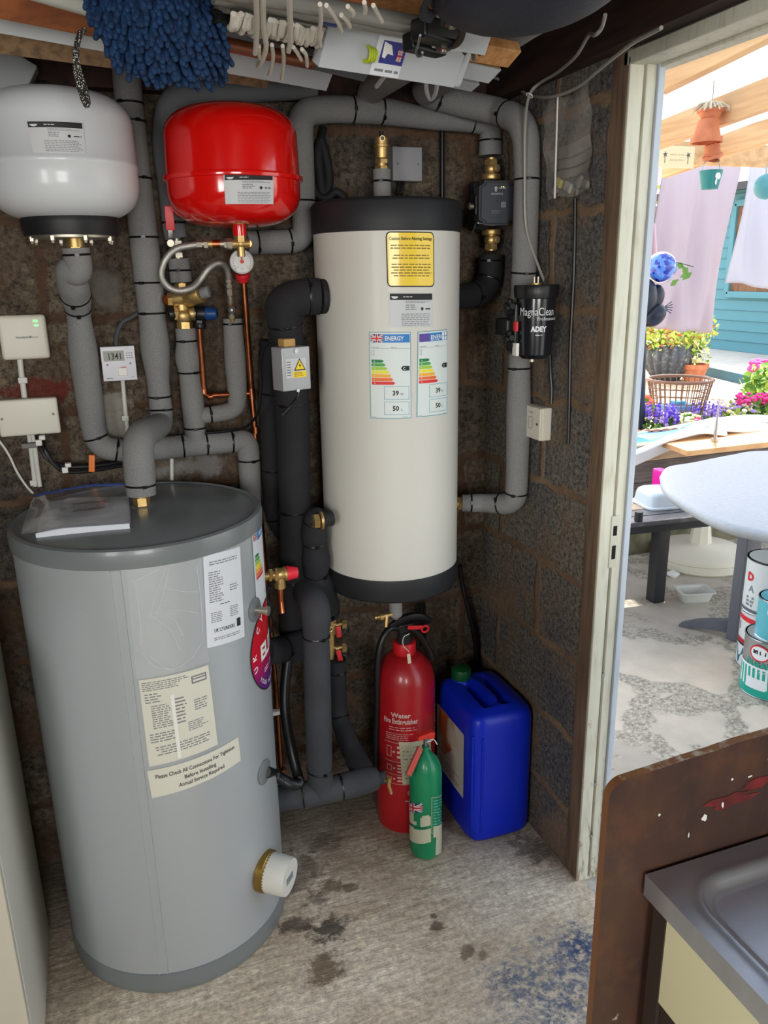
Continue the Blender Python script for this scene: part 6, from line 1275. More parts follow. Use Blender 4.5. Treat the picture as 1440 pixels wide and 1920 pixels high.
for (s, t, c_, kx) in ((.32, .86, (176, 160, 70), .02), (.5, .90, (150, 146, 138), .022), (.72, .88, (128, 124, 116), .02), (.16, .93, (140, 136, 128), .016), (.84, .93, (110, 106, 100), .018), (.6, .95, (100, 84, 68), .018)): b.box(bpt(s, t, -.002), (.010, kx*1.4, kx), mat('bag_item_%d%d' % (c_[0], c_[2]), c_, .5), rot(0, rdp.uniform(-.5, .5)), bev=.006)
b.build('small_fittings', pb, label='small fittings in the bag bottom')
b = MB(); b.cyl(PX(1046, 176, XR-.032), PX(1040, 372, XR-.032), .0022, whitep); tag(b.build('white_rod'), 'thin white rod hanging in front of the document bag', 'rod')
# plastic document wallet on top of the cylinder
wz = 1.094; wq = [PZ(x, y_, wz+.012) for x, y_ in ((66, 918), (240, 915), (247, 985), (40, 1000))]
wt = thing('document_wallet', 'clear zip wallet of papers lying on the grey cylinder lid', 'document wallet', (wq[0]+wq[2])/2)
def wpt(s, t, o=0): v = wq[0].lerp(wq[1], s).lerp(wq[3].lerp(wq[2], s), t); r_ = math.hypot(v.x-GX, v.y-GY); return v+Vector((0, 0, o-.02*max(0, r_-.2)/.1))
b = MB()
for k, (s0, t0_, s1, t1_) in enumerate(((.12, .25, .98, .98), (.14, .22, .99, .95), (.2, .3, .97, .96))): b.grid(lambda s, t: wpt(s0+(s1-s0)*s, t0_+(t1_-t0_)*t, -.006+.0035*k), 10, 8, paper)
for k in range(3): b.grid(lambda s, t: wpt(.12+.86*s, .97+.005*k, -.012+.014*t), 10, 1, paper)
b.build('papers', wt, label='stack of white papers')
b = MB(); ok_ = wpt(.28, .62, .009); d_u = (wpt(.95, .45, 0)-wpt(.28, .62, 0)).normalized()
b.grid(lambda s, t: wpt(.3+.5*s, .78-.34*t-.08*s, .0062), 8, 6, mat('small_leaflet', (188, 190, 196), .5)); b.build('leaflet', wt, label='small printed leaflet')
dl = Decal(lambda s, t, k: wpt(.3+.5*s, .78-.34*t-.08*s, .0062+k), .12, .06, .0006); dl.rect(.03, .042, .11, .05, ink, 1); dl.rect(.035, .014, .11, .020, ink, 1); dl.words(.03, .022, .11, .04, 3, inkg, 3, ragged=.1); dl.disc(.012, .03, .008, .01, inkg, 1); dl.build('leaflet_print', wt)
b = MB(); b.grid(lambda s, t: wpt(s, t, .011+.003*math.sin(11*s+3*t)*math.sin(8*t)), 24, 16, mat('clear_wallet', (224, 226, 228), .12, alpha=.38, coat=1, bump=(30, 1, .006))); b.build('wallet_sheet', wt, ang=70)
b = MB(); b.tube([wpt(s/10, .06, .014) for s in range(11)], .003, mat('zip_blue', (52, 74, 140), .4, alpha=.85), seg=6, flat=.4); b.build('zip_strip', wt, label='blue zip strip')
# ================================================================ outside: patio
pv = mat('crazy_paving', (170, 164, 152), .85); n, l, p = nodes_of(pv); tc = n.new('ShaderNodeTexCoord')
wv_ = N('ShaderNodeTexNoise', Scale=3.0, Detail=4); l.new(tc.outputs['Object'], wv_.inputs[0])
vm = n.new('ShaderNodeVectorMath'); vm.operation = 'MULTIPLY_ADD'; vm.inputs[1].default_value = (.45, .45, 0); l.new(wv_.outputs['Color'], vm.inputs[0]); l.new(tc.outputs['Object'], vm.inputs[2])
v1 = N('ShaderNodeTexVoronoi', Scale=2.1); v1.feature = 'DISTANCE_TO_EDGE'; l.new(vm.outputs[0], v1.inputs[0]); v2 = N('ShaderNodeTexVoronoi', Scale=2.1); l.new(vm.outputs[0], v2.inputs[0])
g1 = N('ShaderNodeTexNoise', Scale=70, Detail=8, Roughness=.8); l.new(tc.outputs['Object'], g1.inputs[0]); g2 = N('ShaderNodeTexNoise', Scale=9, Detail=6); l.new(tc.outputs['Object'], g2.inputs[0])
sc_ = n.new('ShaderNodeSeparateColor'); l.new(v2.outputs['Color'], sc_.inputs[0])
stone = MIX('MIX', sc_.outputs[0], rgb(196, 186, 170), rgb(170, 162, 150)); stone = MIX('MULTIPLY', .6, stone, RAMP(g2.outputs[0], .3, .7, (.78, .78, .78, 1), (1.12, 1.1, 1.08, 1)))
grit = MIX('MIX', RAMP(g1.outputs[0], .42, .58, (0, 0, 0, 1), (1, 1, 1, 1)), rgb(120, 114, 104), rgb(186, 178, 162))
edge_ = RAMP(MATH('ADD', v1.outputs['Distance'], MATH('MULTIPLY', MATH('SUBTRACT', g2.outputs[0], .5), .35)), .055, .09, (1, 1, 1, 1), (0, 0, 0, 1))
l.new(MIX('MIX', edge_, stone, grit), p.inputs['Base Color']); bp = N('ShaderNodeBump', Strength=.5, Distance=.008); l.new(MATH('SUBTRACT', MATH('MULTIPLY', g1.outputs[0], .6), MATH('MULTIPLY', edge_, .5)), bp.inputs['Height']); l.new(bp.outputs[0], p.inputs['Normal'])
GZ = -.05
b = MB(); b.box((4.17, 1.2, GZ-.05), (6.0, 5.1, .1), pv); o = b.build('patio_paving', loc=(0, 0, 0)); struct(o)
# retaining wall with timber top
yw = 3.72; conc = mat('mossy_concrete', (120, 112, 92), .9, noise=(12, (84, 84, 58), .4, .65), bump=(40, .6, .006))
zc1 = PY(1200, 985, yw).z; ztp = PY(1190, 868, yw).z; ztb = PY(1190, 838, yw).z
b = MB(); b.box((4.4, yw+.15, (GZ+zc1)/2), (6.4, .3, zc1-GZ), conc); struct(b.build('low_concrete_wall', loc=(0, 0, 0)))
slat = mat('grey_fence_boards', (120, 108, 104), .8, noise=(6, (92, 84, 82), .4, .65, (1, 8, 12))); sun_board = mat('sunlit_sleeper', (214, 186, 156), .75, noise=(8, (186, 156, 126), .4, .65, (1, 8, 8)))  # sleeper colour lightened in place of sunlight on its front
b = MB(); nb = 3
for k in range(nb): z0 = zc1+(ztp-zc1)*k/nb; b.box((4.4, yw+.03, z0+(ztp-zc1)/nb/2), (6.4, .03, (ztp-zc1)/nb-.006), slat)
b.build('retaining_boards'); struct(bpy.data.objects['retaining_boards'])
b = MB(); b.box((4.4, yw+.05, (ztp+ztb)/2), (6.4, .08, ztb-ztp), sun_board, bev=.005); struct(b.build('retaining_sleeper', loc=(0, 0, 0)))
gz = .38
sand = mat('garden_sand', (206, 184, 156), .95, noise=(9, (176, 150, 120), .4, .7), bump=(60, .5, .01))
b = MB(); b.box((11, 9.9, gz-.2), (24, 12.1, .4), sand); struct(b.build('garden_ground', loc=(0, 0, 0)))
grav = mat('white_gravel', (232, 224, 208), .9); n, l, p = nodes_of(grav); tcg = n.new('ShaderNodeTexCoord'); vg = N('ShaderNodeTexVoronoi', Scale=22); l.new(tcg.outputs['Object'], vg.inputs[0]); l.new(RAMP(vg.outputs['Distance'], .3, .75, rgb(240, 234, 220), rgb(150, 136, 120)), p.inputs['Base Color'])
q1 = PZ(1315, 702, gz); q2 = PZ(1500, 742, gz); q3 = PZ(1500, 765, gz); q4 = PZ(1315, 748, gz)
b = MB(); b.prism([(q.x, q.y) for q in (q1, q2, q3, q4)], .012, grav, (0, 0, gz), (1, 0, 0), (0, 1, 0), (0, 0, 1)); tag(b.build('gravel_bed'), 'pale gravel patch beyond the flowers by the deck edge', 'gravel', kind='stuff')
# deck and shed
dk = mat('grey_decking', (196, 190, 180), .8, noise=(3, (160, 156, 150), .4, .65, (1, 30, 1))); teal = mat('shed_teal', (84, 136, 148), .6); teald = mat('shed_teal_dark', (60, 104, 120), .6)
SXX = PZ(1330, 652, gz+.06).x
d1 = PZ(1315, 693, gz+.06); d2 = PZ(1440, 722, gz+.06)
b = MB(); P_ = [(d1.x, d1.y), (d2.x+.6, d2.y-(d1.y-d2.y)*.6/(max(.1, abs(d2.x-d1.x)+.01))*0-1.2), (SXX+4, d2.y-1.2), (SXX+4, 13), (d1.x-.2, 13)]
b.prism(P_, .05, dk, (0, 0, gz), (1, 0, 0), (0, 1, 0), (0, 0, 1)); struct(b.build('deck_platform', loc=(0, 0, 0)))
b = MB(); dv = (d2-d1).normalized(); M3 = Matrix((Vector((dv.y, -dv.x, 0)), Vector((dv.x, dv.y, 0)), Vector((0, 0, 1)))).transposed(); b.box((d1+d2)/2+Vector((0, 0, -.0)), (.07, (d2-d1).length+2, .11), teald, M3); tag(b.build('deck_edging'), 'dark teal timber edging along the deck', 'deck edging')
sh = thing('garden_shed', 'turquoise clad garden shed with brown window behind the hanging towels', 'shed', (SXX+1.2, 9.5, gz))
b = MB(); zb0 = gz+.05; cw = .145
for k in range(16):
    z = zb0+k*cw; b.prism([(-.012, 0), (0, 0), (0, cw-.012), (-.004, cw), (.03, cw), (.03, 0)], 6.0, teal, (SXX, 10.9, z), (1, 0, 0), (0, 0, 1), (0, -1, 0))
b.box((SXX+1.2, 10.92, zb0+1.2), (2.4, .04, 2.4), teal); b.box((SXX+.03, 10.9, zb0+1.2), (.1, .1, 2.4), teal); b.build('clad_wall', sh)
wa = PX(1366, 552, SXX); wb_ = PX(1600, 560, SXX); wtop = gz+2.1
b = MB(); ya, yb2 = wa.y, wa.y-1.9; fw = .09
b.box((SXX-.03, (ya+yb2)/2, wa.z), (.06, ya-yb2, fw), teal, bev=.01); b.box((SXX-.03, ya, (wa.z+wtop)/2), (.06, fw, wtop-wa.z), teal, bev=.01); b.box((SXX-.03, yb2, (wa.z+wtop)/2), (.06, fw, wtop-wa.z), teal, bev=.01); b.box((SXX-.03, (ya+yb2)/2, wtop), (.06, ya-yb2, fw), teal, bev=.01)
wf = b.build('window', sh, label='teal window frame'); bl_ = mat('bamboo_blind', (136, 96, 66), .7, noise=(4, (92, 62, 44), .4, .6, (1, 30, 1)))
b = MB(); b.box((SXX-.014, (ya+yb2)/2, (wa.z+wtop)/2), (.01, ya-yb2, wtop-wa.z), bl_); b.build('blind', wf, label='brown woven blind')
b = MB(); b.box((SXX+1.2, 8, zb0+16*cw+.05), (3.0, 6.6, .1), mat('shed_roof', (70, 72, 76), .8), rot(0, 0, -.08)); b.build('roof', sh)
# ---------------- pergola
pw = mat('pergola_pine', (226, 186, 138), .65, noise=(3.5, (204, 158, 110), .4, .68, (5, .6, 8)))
def rafter(lab, a, c, x, h, wd=.045, ext0=1.0, ext1=0):
    A = PX(*a, x); B = PX(*c, x); d_ = (A-B).normalized(); A2 = A+d_*ext1; B2 = B-d_*ext0; up = Vector((0, 0, 1)); s = Vector((1, 0, 0)); M3 = Matrix((s, d_, s.cross(d_))).transposed()
    b = MB(); b.box((A2+B2)/2+M3.col[2]*(h/2), (wd, (A2-B2).length, h), pw, M3, bev=.004); return tag(b.build('pergola_rafter'), lab, 'rafter', 'pergola rafters')
rafter('nearest pine pergola rafter above the doorway view', (1240, 177), (1440, 78), 2.1, .15)
rafter('middle pine pergola rafter passing behind the terracotta chime', (1234, 280), (1440, 206), 2.9, .13, ext1=.6)
rafter('furthest visible pine pergola rafter joining the cross beam', (1345, 300), (1440, 268), 3.75, .13, ext1=.5)
yb = 4.35; zt_ = PY(1330, 268, yb).z; zl_ = PY(1330, 310, yb).z
b = MB(); b.box((4.6, yb, (zt_+zl_)/2), (4.2, .05, zt_-zl_), pw, bev=.005); bm_ = tag(b.build('pergola_beam'), 'horizontal pine cross beam at the far end of the pergola', 'beam')
b = MB(); b.box((2.62, yb-.0, (zt_+gz)/2), (.09, .09, zt_-gz+.04), mat('pale_post', (206, 214, 222), .6), bev=.004); b.box((6.6, yb, (zt_+gz)/2), (.09, .09, zt_-gz), pw)
tag(b.build('pergola_post'), 'pergola posts holding the far cross beam', 'post') 
sgn = thing('garden_sign', 'cream rectangular sign with two small starfish shapes on the cross beam', 'sign', PY(1268, 315, yb-.04)); A = PY(1237, 272, yb-.04); B = PY(1300, 316, yb-.04); w, h = B.x-A.x, A.z-B.z
b = MB(); b.box(((A.x+B.x)/2, yb-.035, (A.z+B.z)/2), (w, .012, h), mat('sign_cream', (236, 222, 180), .6), bev=.002); b.build('sign_board', sgn)
d = flat_decal((A.x, yb-.0415, B.z), (1, 0, 0), (0, 0, 1), w, h); stn = mat('sign_star', (96, 92, 84), .6)
for cx_, an in ((.17, .1), (.82, .4)):
    pts = []
    for k in range(10): a = an+PI/2+PI*k/5; r_ = w*(.075 if k % 2 == 0 else .028); pts.append((w*cx_+r_*math.cos(a), h*.6+r_*math.sin(a)))
    d.poly(pts, stn); d.rect(w*cx_-w*.008, h*.2, w*cx_+w*.008, h*.5, stn, 1)
d.words(w*.3, h*.55, w*.7, h*.66, 1, mat('sign_faint', (222, 190, 150), .6), 2, ragged=0); d.words(w*.3, h*.3, w*.7, h*.42, 1, mat('sign_faint', (222, 190, 150), .6), 3, ragged=0); d.build('sign_shapes', sgn)
polyc = translucent(mat('polycarbonate', (206, 214, 224), .3), .72, 0); b = MB()
RA, RB = PX(1440, 78, 2.1)+Vector((0, 0, .16)), PY(1330, 262, yb); sl = (RA.z-RB.z)/(RA.y-RB.y)
b.prism([(-.2, 0), (4.9, 0), (4.9, .01), (-.2, .01)], 1, polyc, (0, 0, 0)) if False else b.add([(1.18, yb+.15, RB.z+.03-.15*abs(sl)), (6.8, yb+.15, RB.z+.03-.15*abs(sl)), (6.8, -1.2, RB.z+.03+sl*(-1.2-yb)), (1.18, -1.2, RB.z+.03+sl*(-1.2-yb))], [(0, 1, 2, 3)], polyc)
o = b.build('pergola_roof_sheet', ang=0, solid=.008); tag(o, 'translucent white roof sheet above the pergola rafters', 'roof sheet')
# wind chime
tcm = mat('terracotta', (214, 132, 92), .7, noise=(16, (190, 108, 72), .4, .7)); yc = 3.3
ch = thing('terracotta_chime', 'hanging chain of small terracotta pots under the pergola', 'chime', PY(1330, 290, yc))
cx_ = PY(1330, 150, yc).x; b = MB(); b.cyl(PY(1341, 122, yc), PY(1336, 190, yc), .002, mat('twine', (180, 150, 120), .8), seg=6); b.build('string', ch)
def bell(px, y0, y1, wpx, flip=False, tilt=0):
    A = PY(px, y0, yc); B = PY(px, y1, yc); H = (A-B).length; r = wpx/2/FPX*5.2; ax_ = Vector((math.sin(tilt), 0, -math.cos(tilt))); bb = MB(); st_ = A
    if flip: ax_ = -ax_; st_ = B
    bb.lathe([(.001, 0), (r*.6, 0), (r*.9, H*.78), (r*1.02, H*.78), (r*1.05, H), (r*.92, H), (r*.55, H*.1), (.001, H*.1)], tcm, st_, ax_, 28); bb.build('pot', ch)
bell(1331, 206, 226, 34, True); bell(1328, 224, 268, 40); bell(1333, 270, 298, 26, tilt=.3); bell(1342, 272, 300, 22, tilt=-.3)
rf_ = mat('raffia', (222, 206, 176), .9); b = MB(); rdc = random.Random(3); Cc = PY(1333, 198, yc)
for k in range(60): a = rdc.uniform(0, 2*PI); L = rdc.uniform(.05, .085); b.tube([Cc+Vector((0, 0, .02)), Cc+Vector((math.cos(a)*L*.6, math.sin(a)*L*.6, rdc.uniform(-.002, .01))), Cc+Vector((math.cos(a)*L, math.sin(a)*L, -rdc.uniform(.01, .03)))], .0035, rf_, seg=4)
b.build('raffia_top', ch)
bk = thing('teal_bucket', 'tiny teal bucket with white flower hanging below the terracotta chime', 'bucket', PY(1330, 355, yc)); A = PY(1330, 355, yc); H = (PY(1330, 320, yc)-A).length
b = MB(); b.lathe([(.001, 0), (.038, 0), (.054, H), (.050, H), (.035, .004), (.001, .004)], mat('bucket_teal', (52, 132, 130), .45), A, (0, 0, 1), 28); b.build('pail', bk)
b = MB(); b.tube(spline([A+Vector((-.052, 0, H)), A+Vector((-.04, 0, H+.035)), A+Vector((0, 0, H+.055)), A+Vector((.04, 0, H+.035)), A+Vector((.052, 0, H))], 6), .002, steel, seg=6); b.build('handle', bk)
b = MB(); b.sphere(A+Vector((0, -.05, H*.65)), .016, whitei, 10, sc=(1, .3, 1)); b.sphere(A+Vector((-.006, -.047, H*.35)), .010, whitei, 8, sc=(.6, .3, 1.4)); b.build('painted_flower', bk)
b = MB(); b.sphere(PY(1437, 350, yc), .06, mat('lantern_teal', (90, 160, 170), .4), 20); b.cyl(PY(1437, 335, yc), PY(1437, 310, yc), .004, steel); tag(b.build('glass_float'), 'pale teal hanging glass float at the right picture edge', 'ornament')
# towels on the line
yt = 5.2; A = PY(1190, 308, yt); B = PY(1500, 300, yt); b = MB(); b.cyl(A, B, .004, whitep, seg=6); tag(b.build('washing_line'), 'washing line carrying the towels behind the pergola beam', 'line')
tw_m = mat('towel_mauve', (192, 184, 194), .95, bump=(500, .3, .002)); tw_w = mat('towel_white', (196, 198, 210), .95, bump=(500, .3, .002)); translucent(tw_m, .4); translucent(tw_w, .4)
def towel(lab, q, m, seed, amp=.035):
    Q_ = [PY(*p_, yt) for p_ in q]; rt = random.Random(seed); ph = [rt.uniform(0, 6) for _ in range(4)]
    def f(s, t):
        v = Q_[0].lerp(Q_[1], s).lerp(Q_[3].lerp(Q_[2], s), t); k = amp*(.4+t)
        return v+Vector((0, k*(math.sin(13*s+3*t+ph[0])+.5*math.sin(29*s-4*t+ph[1])), .008*math.sin(20*s+ph[2])))
    b = MB(); b.grid(f, 60, 40, m); o = b.build('towel', ang=180, solid=.006); return tag(o, lab, 'towel', None)
towel('large pale mauve towel hanging on the washing line in the middle of the doorway', [(1243, 302), (1392, 302), (1334, 626), (1200, 612)], tw_m, 2)
towel('white towel hanging on the washing line at the right picture edge', [(1405, 300), (1530, 298), (1530, 560), (1366, 528)], tw_w, 5)
towel('narrow strip of pinkish towel hanging beside the door frame', [(1205, 306), (1240, 306), (1222, 505), (1180, 500)], mat('towel_pink', (206, 178, 190), .95, sheen=.4), 8)
# hedge far behind
def leaves(b, c, r, nleaf, mats_, size, seed, sq=(1, 1, 1)):
    rl_ = random.Random(seed)
    for k in range(nleaf):
        u_ = rl_.uniform(-1, 1); a = rl_.uniform(0, 2*PI); rr = r*rl_.uniform(.55, 1.05); s_ = math.sqrt(1-u_*u_); q = Vector(c)+Vector((math.cos(a)*s_*rr*sq[0], math.sin(a)*s_*rr*sq[1], u_*rr*sq[2]))
        d_ = Vector((rl_.gauss(0, 1), rl_.gauss(0, 1), rl_.gauss(0, .7)+.5)).normalized(); e_ = d_.orthogonal().normalized(); e_ = Matrix.Rotation(rl_.uniform(0, 6), 3, d_) @ e_; L = size*rl_.uniform(.7, 1.3)
        b.add([q, q+d_*L*.5+e_*L*.28, q+d_*L, q+d_*L*.5-e_*L*.28], [(0, 1, 2, 3)], rl_.choice(mats_))
g_1 = mat('leaf_green', (96, 140, 52), .6); g_2 = mat('leaf_lime', (170, 196, 80), .6); g_3 = mat('leaf_dark', (56, 92, 44), .6); f_y = mat('petal_cream', (244, 236, 170), .7); f_w = mat('petal_white', (246, 242, 226), .7); f_p = mat('petal_purple', (112, 76, 196), .7); f_pk = mat('petal_pink', (226, 60, 140), .7); f_o = mat('petal_coral', (236, 120, 84), .7); f_l = mat('petal_lilac', (168, 140, 214), .7)
b = MB()
for k in range(16): leaves(b, (5+k*1.0, 14.5+(k % 3)*.4, 1.5+(k % 2)*.5), 1.25, 420, [g_1, g_3, g_2], .2, 50+k, (1, .6, 1.2))
tag(b.build('hedge'), 'leafy green hedge far behind the shed', 'hedge')
def plant(name, lab, cat, px, py, r, hgt, foliage, petals, seed, z=gz, n1=260, n2=160, y=None, group=None, spikes=False, lsz=.05, psz=.035):
    P = PZ(px, py, z) if y is None else PY(px, py, y); t = thing(name, lab, cat, P, group); b = MB(); leaves(b, P+Vector((0, 0, hgt*.4)), r, n1, foliage, lsz, seed, (1, 1, hgt/r*.5)); b.build('foliage', t, ang=0)
    b = MB(); rp_ = random.Random(seed+1)
    for k in range(n2):
        a = rp_.uniform(0, 2*PI); rr = r*math.sqrt(rp_.random()); q = P+Vector((math.cos(a)*rr, math.sin(a)*rr, hgt*(rp_.uniform(.6, 1.0)+.1*(1-rr/r))))
        if spikes:
            for j in range(4): b.sphere(q+Vector((0, 0, .022*j)), .013-.002*j, rp_.choice(petals), 6)
        else: b.sphere(q, psz*rp_.uniform(.35, .65), rp_.choice(petals), 6, sc=(1, 1, .7))
    b.build('flowers', t, ang=80); return t
fy = 'bedding flowers along the raised bed'
plant('lavender_plant', 'purple flower spikes nearest the door frame in the raised bed', 'flower', 1226, 818, .15, .15, [g_1, g_3], [f_p, f_p, f_l], 1, n1=160, n2=46, spikes=True, y=4.3)
plant('alyssum_plant', 'cream yellow flower clump in front of the wire basket', 'flower', 1266, 812, .15, .12, [g_2, g_1], [f_y, f_w, f_y], 2, n2=150, y=4.4)
plant('pink_flower', 'small pink flowers between the cream clump and the chrome spike', 'flower', 1300, 812, .06, .09, [g_1], [f_pk], 3, n1=60, n2=22, y=4.3)
plant('lavender_plant', 'lilac flower spikes just left of the chrome spike', 'flower', 1320, 804, .13, .12, [g_1, g_2], [f_p, f_l], 4, n1=120, n2=30, spikes=True, y=4.5)
plant('alyssum_plant', 'pale mixed flowers right of the chrome spike', 'flower', 1372, 792, .2, .13, [g_1, g_2, g_2], [f_w, f_y, f_l], 5, n2=90, y=4.6)
plant('geranium', 'magenta flowers in the bed near the right picture edge', 'flower', 1404, 782, .11, .16, [g_1, g_3], [f_pk], 6, n1=110, n2=40, y=4.5)
plant('geranium', 'magenta flower clump at the very right of the bed', 'flower', 1438, 780, .10, .16, [g_1, g_3], [f_pk], 7, n1=90, n2=40, y=4.5)
plant('coral_flower', 'coral red flowers beside the door frame above the purple spikes', 'flower', 1207, 776, .06, .12, [g_1], [f_o], 8, n1=40, n2=26, y=4.6)
plant('green_shrub', 'bright green leafy shrub at the right edge above the magenta flowers', 'shrub', 1440, 770, .20, .42, [g_2, g_1], [g_2], 9, n1=420, n2=10, y=5.0, lsz=.08)
plant('pink_flower', 'bright pink blooms at the right edge beside the deck edging', 'flower', 1432, 716, .15, .2, [g_1], [f_pk], 10, n1=60, n2=60, z=gz+.05, psz=.08)
# terracotta edging
b = MB()
for k in range(9):
    q = PY(1196+k*17, 815-k*1.2, 4.0); b.prism([(.06*math.cos(a), .06*math.sin(a)*.8) for a in [PI*j/8 for j in range(9)]], .02, tcm, (q.x, 4.0, q.z-.02), (1, 0, 0), (0, 0, 1), (0, 1, 0))
    if k < 9: tag(b.build('edging_tile'), 'scalloped terracotta edging tile in front of the flower bed', 'edging tile', 'terracotta edging tiles'); b = MB()
# ribbed black urn planter with yellow flowers
P = PZ(1248, 712, gz); ur = thing('urn_planter', 'ribbed dark stone planter full of yellow green foliage', 'planter', P); ds_ = 8.0; ru = .27
b = MB(); b.lathe([(.001, 0), (ru*.5, 0), (ru*.82, ru*.45), (ru*1.0, ru*1.0), (ru*.92, ru*1.45), (ru*.75, ru*1.5), (.001, ru*1.45)], mat('ribbed_stone', (76, 80, 86), .5, noise=(30, (120, 122, 126), .5, .7)), P, (0, 0, 1), 216, rib=lambda t, z: .13*abs(math.cos(t*8))-.07); b.build('pot', ur, ang=70)
b = MB(); leaves(b, P+Vector((.05, 0, ru*2.0)), .48, 1900, [g_2, f_y, mat('leaf_yellow', (214, 218, 110), .6), mat('leaf_yellow', (214, 218, 110), .6), g_2, g_2, g_1]+[f_o]*(1), .065, 77, (1.05, .7, .55)); b.build('foliage', ur, ang=0)
P = PZ(1300, 714, gz); tp_ = thing('terracotta_pot', 'orange terracotta pot beside the ribbed planter', 'pot', P); b = MB(); b.lathe([(.001, 0), (.10, 0), (.135, .14), (.15, .14), (.155, .19), (.13, .19), (.12, .15), (.001, .15)], tcm, P, (0, 0, 1), 36); b.build('pot', tp_); b = MB(); leaves(b, P+Vector((0, 0, .28)), .16, 160, [g_2, g_1, f_y], .07, 12); b.build('foliage', tp_, ang=0)
# wire basket
P = PY(1268, 792, 4.75); P.z = max(P.z, gz+.001); bsk = thing('wire_basket', 'brown round open wire basket among the flowers', 'basket', P); zt2 = PY(1265, 712, 4.75).z; rT = 55/FPX*6.1; rB = rT*.72; bwm = mat('basket_brown', (124, 88, 70), .5); b = MB(); zb2 = P.z+.0
n_ = 32
for k in range(n_): a = 2*PI*k/n_; b.tube([Vector((P.x+rB*math.cos(a), P.y+rB*math.sin(a), zb2)), Vector((P.x+rT*math.cos(a), P.y+rT*math.sin(a), zt2))], .004, bwm, seg=5)
for j in range(7): f = j/6; b.torus((P.x, P.y, zb2+(zt2-zb2)*f), rB+(rT-rB)*f, .004, bwm, (0, 0, 1), 40, 5)
b.build('wire_sides', bsk, ang=80); b = MB(); b.torus((P.x, P.y, zt2), rT, .014, bwm, (0, 0, 1), 48, 8, flat=.8); b.build('rim', bsk)
b = MB(); b.box((P.x, P.y, zb2+.07), (.24, .16, .13), mat('tin_blue_grey', (120, 160, 214), .5), bev=.01); b.box((P.x-.02, P.y-.02, zb2+.15), (.08, .08, .03), mat('tin_cyan', (50, 160, 210), .4), bev=.005); tag(b.build('plastic_carton'), 'blue carton sitting inside the wire basket', 'carton')
# black bird ornament with blue glass ball
yo = 4.3; orn = thing('garden_ornament', 'dark metal bird like ornament partly hidden by the door frame', 'ornament', PY(1205, 660, yo)); dkm = mat('dark_metal', (34, 38, 52), .35, .3)
b = MB(); b.sphere(PY(1222, 590, yo), .12, dkm, 24, sc=(.75, .8, .6), R=rot(0, 0, -.7)); b.sphere(PY(1205, 560, yo), .10, dkm, 20, sc=(1, .8, 1.3)); b.cyl(PY(1203, 590, yo), PY(1200, 812, yo), .03, dkm, seg=12); b.sphere(PY(1226, 560, yo), .07, dkm, 20, sc=(.9, .8, 1.3), R=rot(0, 0, .4)); b.build('body', orn)
b = MB(); C_ = PY(1243, 577, yo)
for k in range(5): a = -.5+.25*k; b.tube([C_, C_+Vector((.075*math.cos(a), 0, .075*math.sin(a)))], .003, dkm, seg=5)
b.build('prongs', orn)
gb_ = mat('blue_glass', (24, 80, 210), .15, coat=1); n, l, p = nodes_of(gb_); tcg = n.new('ShaderNodeTexCoord'); ng_ = N('ShaderNodeTexNoise', Scale=26, Detail=2); l.new(tcg.outputs['Object'], ng_.inputs[0]); l.new(RAMP(ng_.outputs[0], .46, .54, rgb(8, 40, 160), rgb(84, 134, 220)), p.inputs['Base Color'])
b = MB(); b.sphere(PY(1240, 501, yo), 25/FPX*5.6, gb_, 28); tag(b.build('glass_ball'), 'mottled blue glass ball above the dark ornament', 'ball')
tl_ = thing('leafy_stem', 'few green leaves hanging beside the blue glass ball', 'plant', PY(1270, 540, yo)); b = MB()
for (x, y_, a) in ((1268, 495, 1.2), (1280, 498, .6), (1290, 500, -.3), (1298, 510, -1.0), (1275, 520, 1.8), (1250, 530, 2.6), (1256, 536, 2.0)):
    q = PY(x, y_, yo+.05); u_ = Vector((math.cos(a-1.5), .1, math.sin(a-1.5))); v2_ = u_.cross(Vector((0, 1, 0))); b.add([q, q+u_*.035+v2_*.02, q+u_*.085, q+u_*.035-v2_*.02], [(0, 1, 2, 3)], g_1)
b.tube([PY(1240, 520, yo+.05), PY(1270, 492, yo+.05), PY(1300, 500, yo+.05)], .003, g_3, seg=5); b.build('leaves', tl_, ang=0)
# ---------------- boat like board and planks on the wall top
zb_d = PY(1250, 818, 3.8).z; wb = mat('boat_white', (232, 236, 242), .4); bb_ = mat('boat_blue', (60, 160, 226), .4)
bt = thing('sailing_dinghy_hull', 'white and blue boat hull lying on the low garden wall behind the table', 'boat', PY(1300, 830, 3.8))
L0, L1, L2, L3 = PY(1150, 868, 3.6), PY(1235, 824, 3.75), PY(1320, 800, 3.9), PY(1480, 780, 4.0)
near = spline([PY(1130, 872, 3.55), PY(1200, 846, 3.6), PY(1260, 820, 3.65), PY(1330, 794, 3.7), PY(1400, 786, 3.75), PY(1480, 792, 3.8)], 8)
farr = spline([PY(1130, 826, 3.95), PY(1200, 812, 4.0), PY(1260, 802, 4.05), PY(1330, 789, 4.05), PY(1400, 781, 4.05), PY(1480, 784, 4.05)], 8)
nn_ = len(near); b = MB(); b.grid(lambda s, t: near[int(round(s*(nn_-1)))].lerp(farr[int(round(s*(nn_-1)))], t)+Vector((0, 0, -.02*math.sin(PI*t))), nn_-1, 4, bb_); b.build('blue_deck', bt, ang=80)
b = MB(); b.tube(near, .018, wb, seg=10); b.tube(farr, .012, wb, seg=10); b.grid(lambda s, t: near[int(round(s*(nn_-1)))]+Vector((0, .0+.05*t, -.10*t)), nn_-1, 2, wb); b.build('white_rim', bt, ang=80)
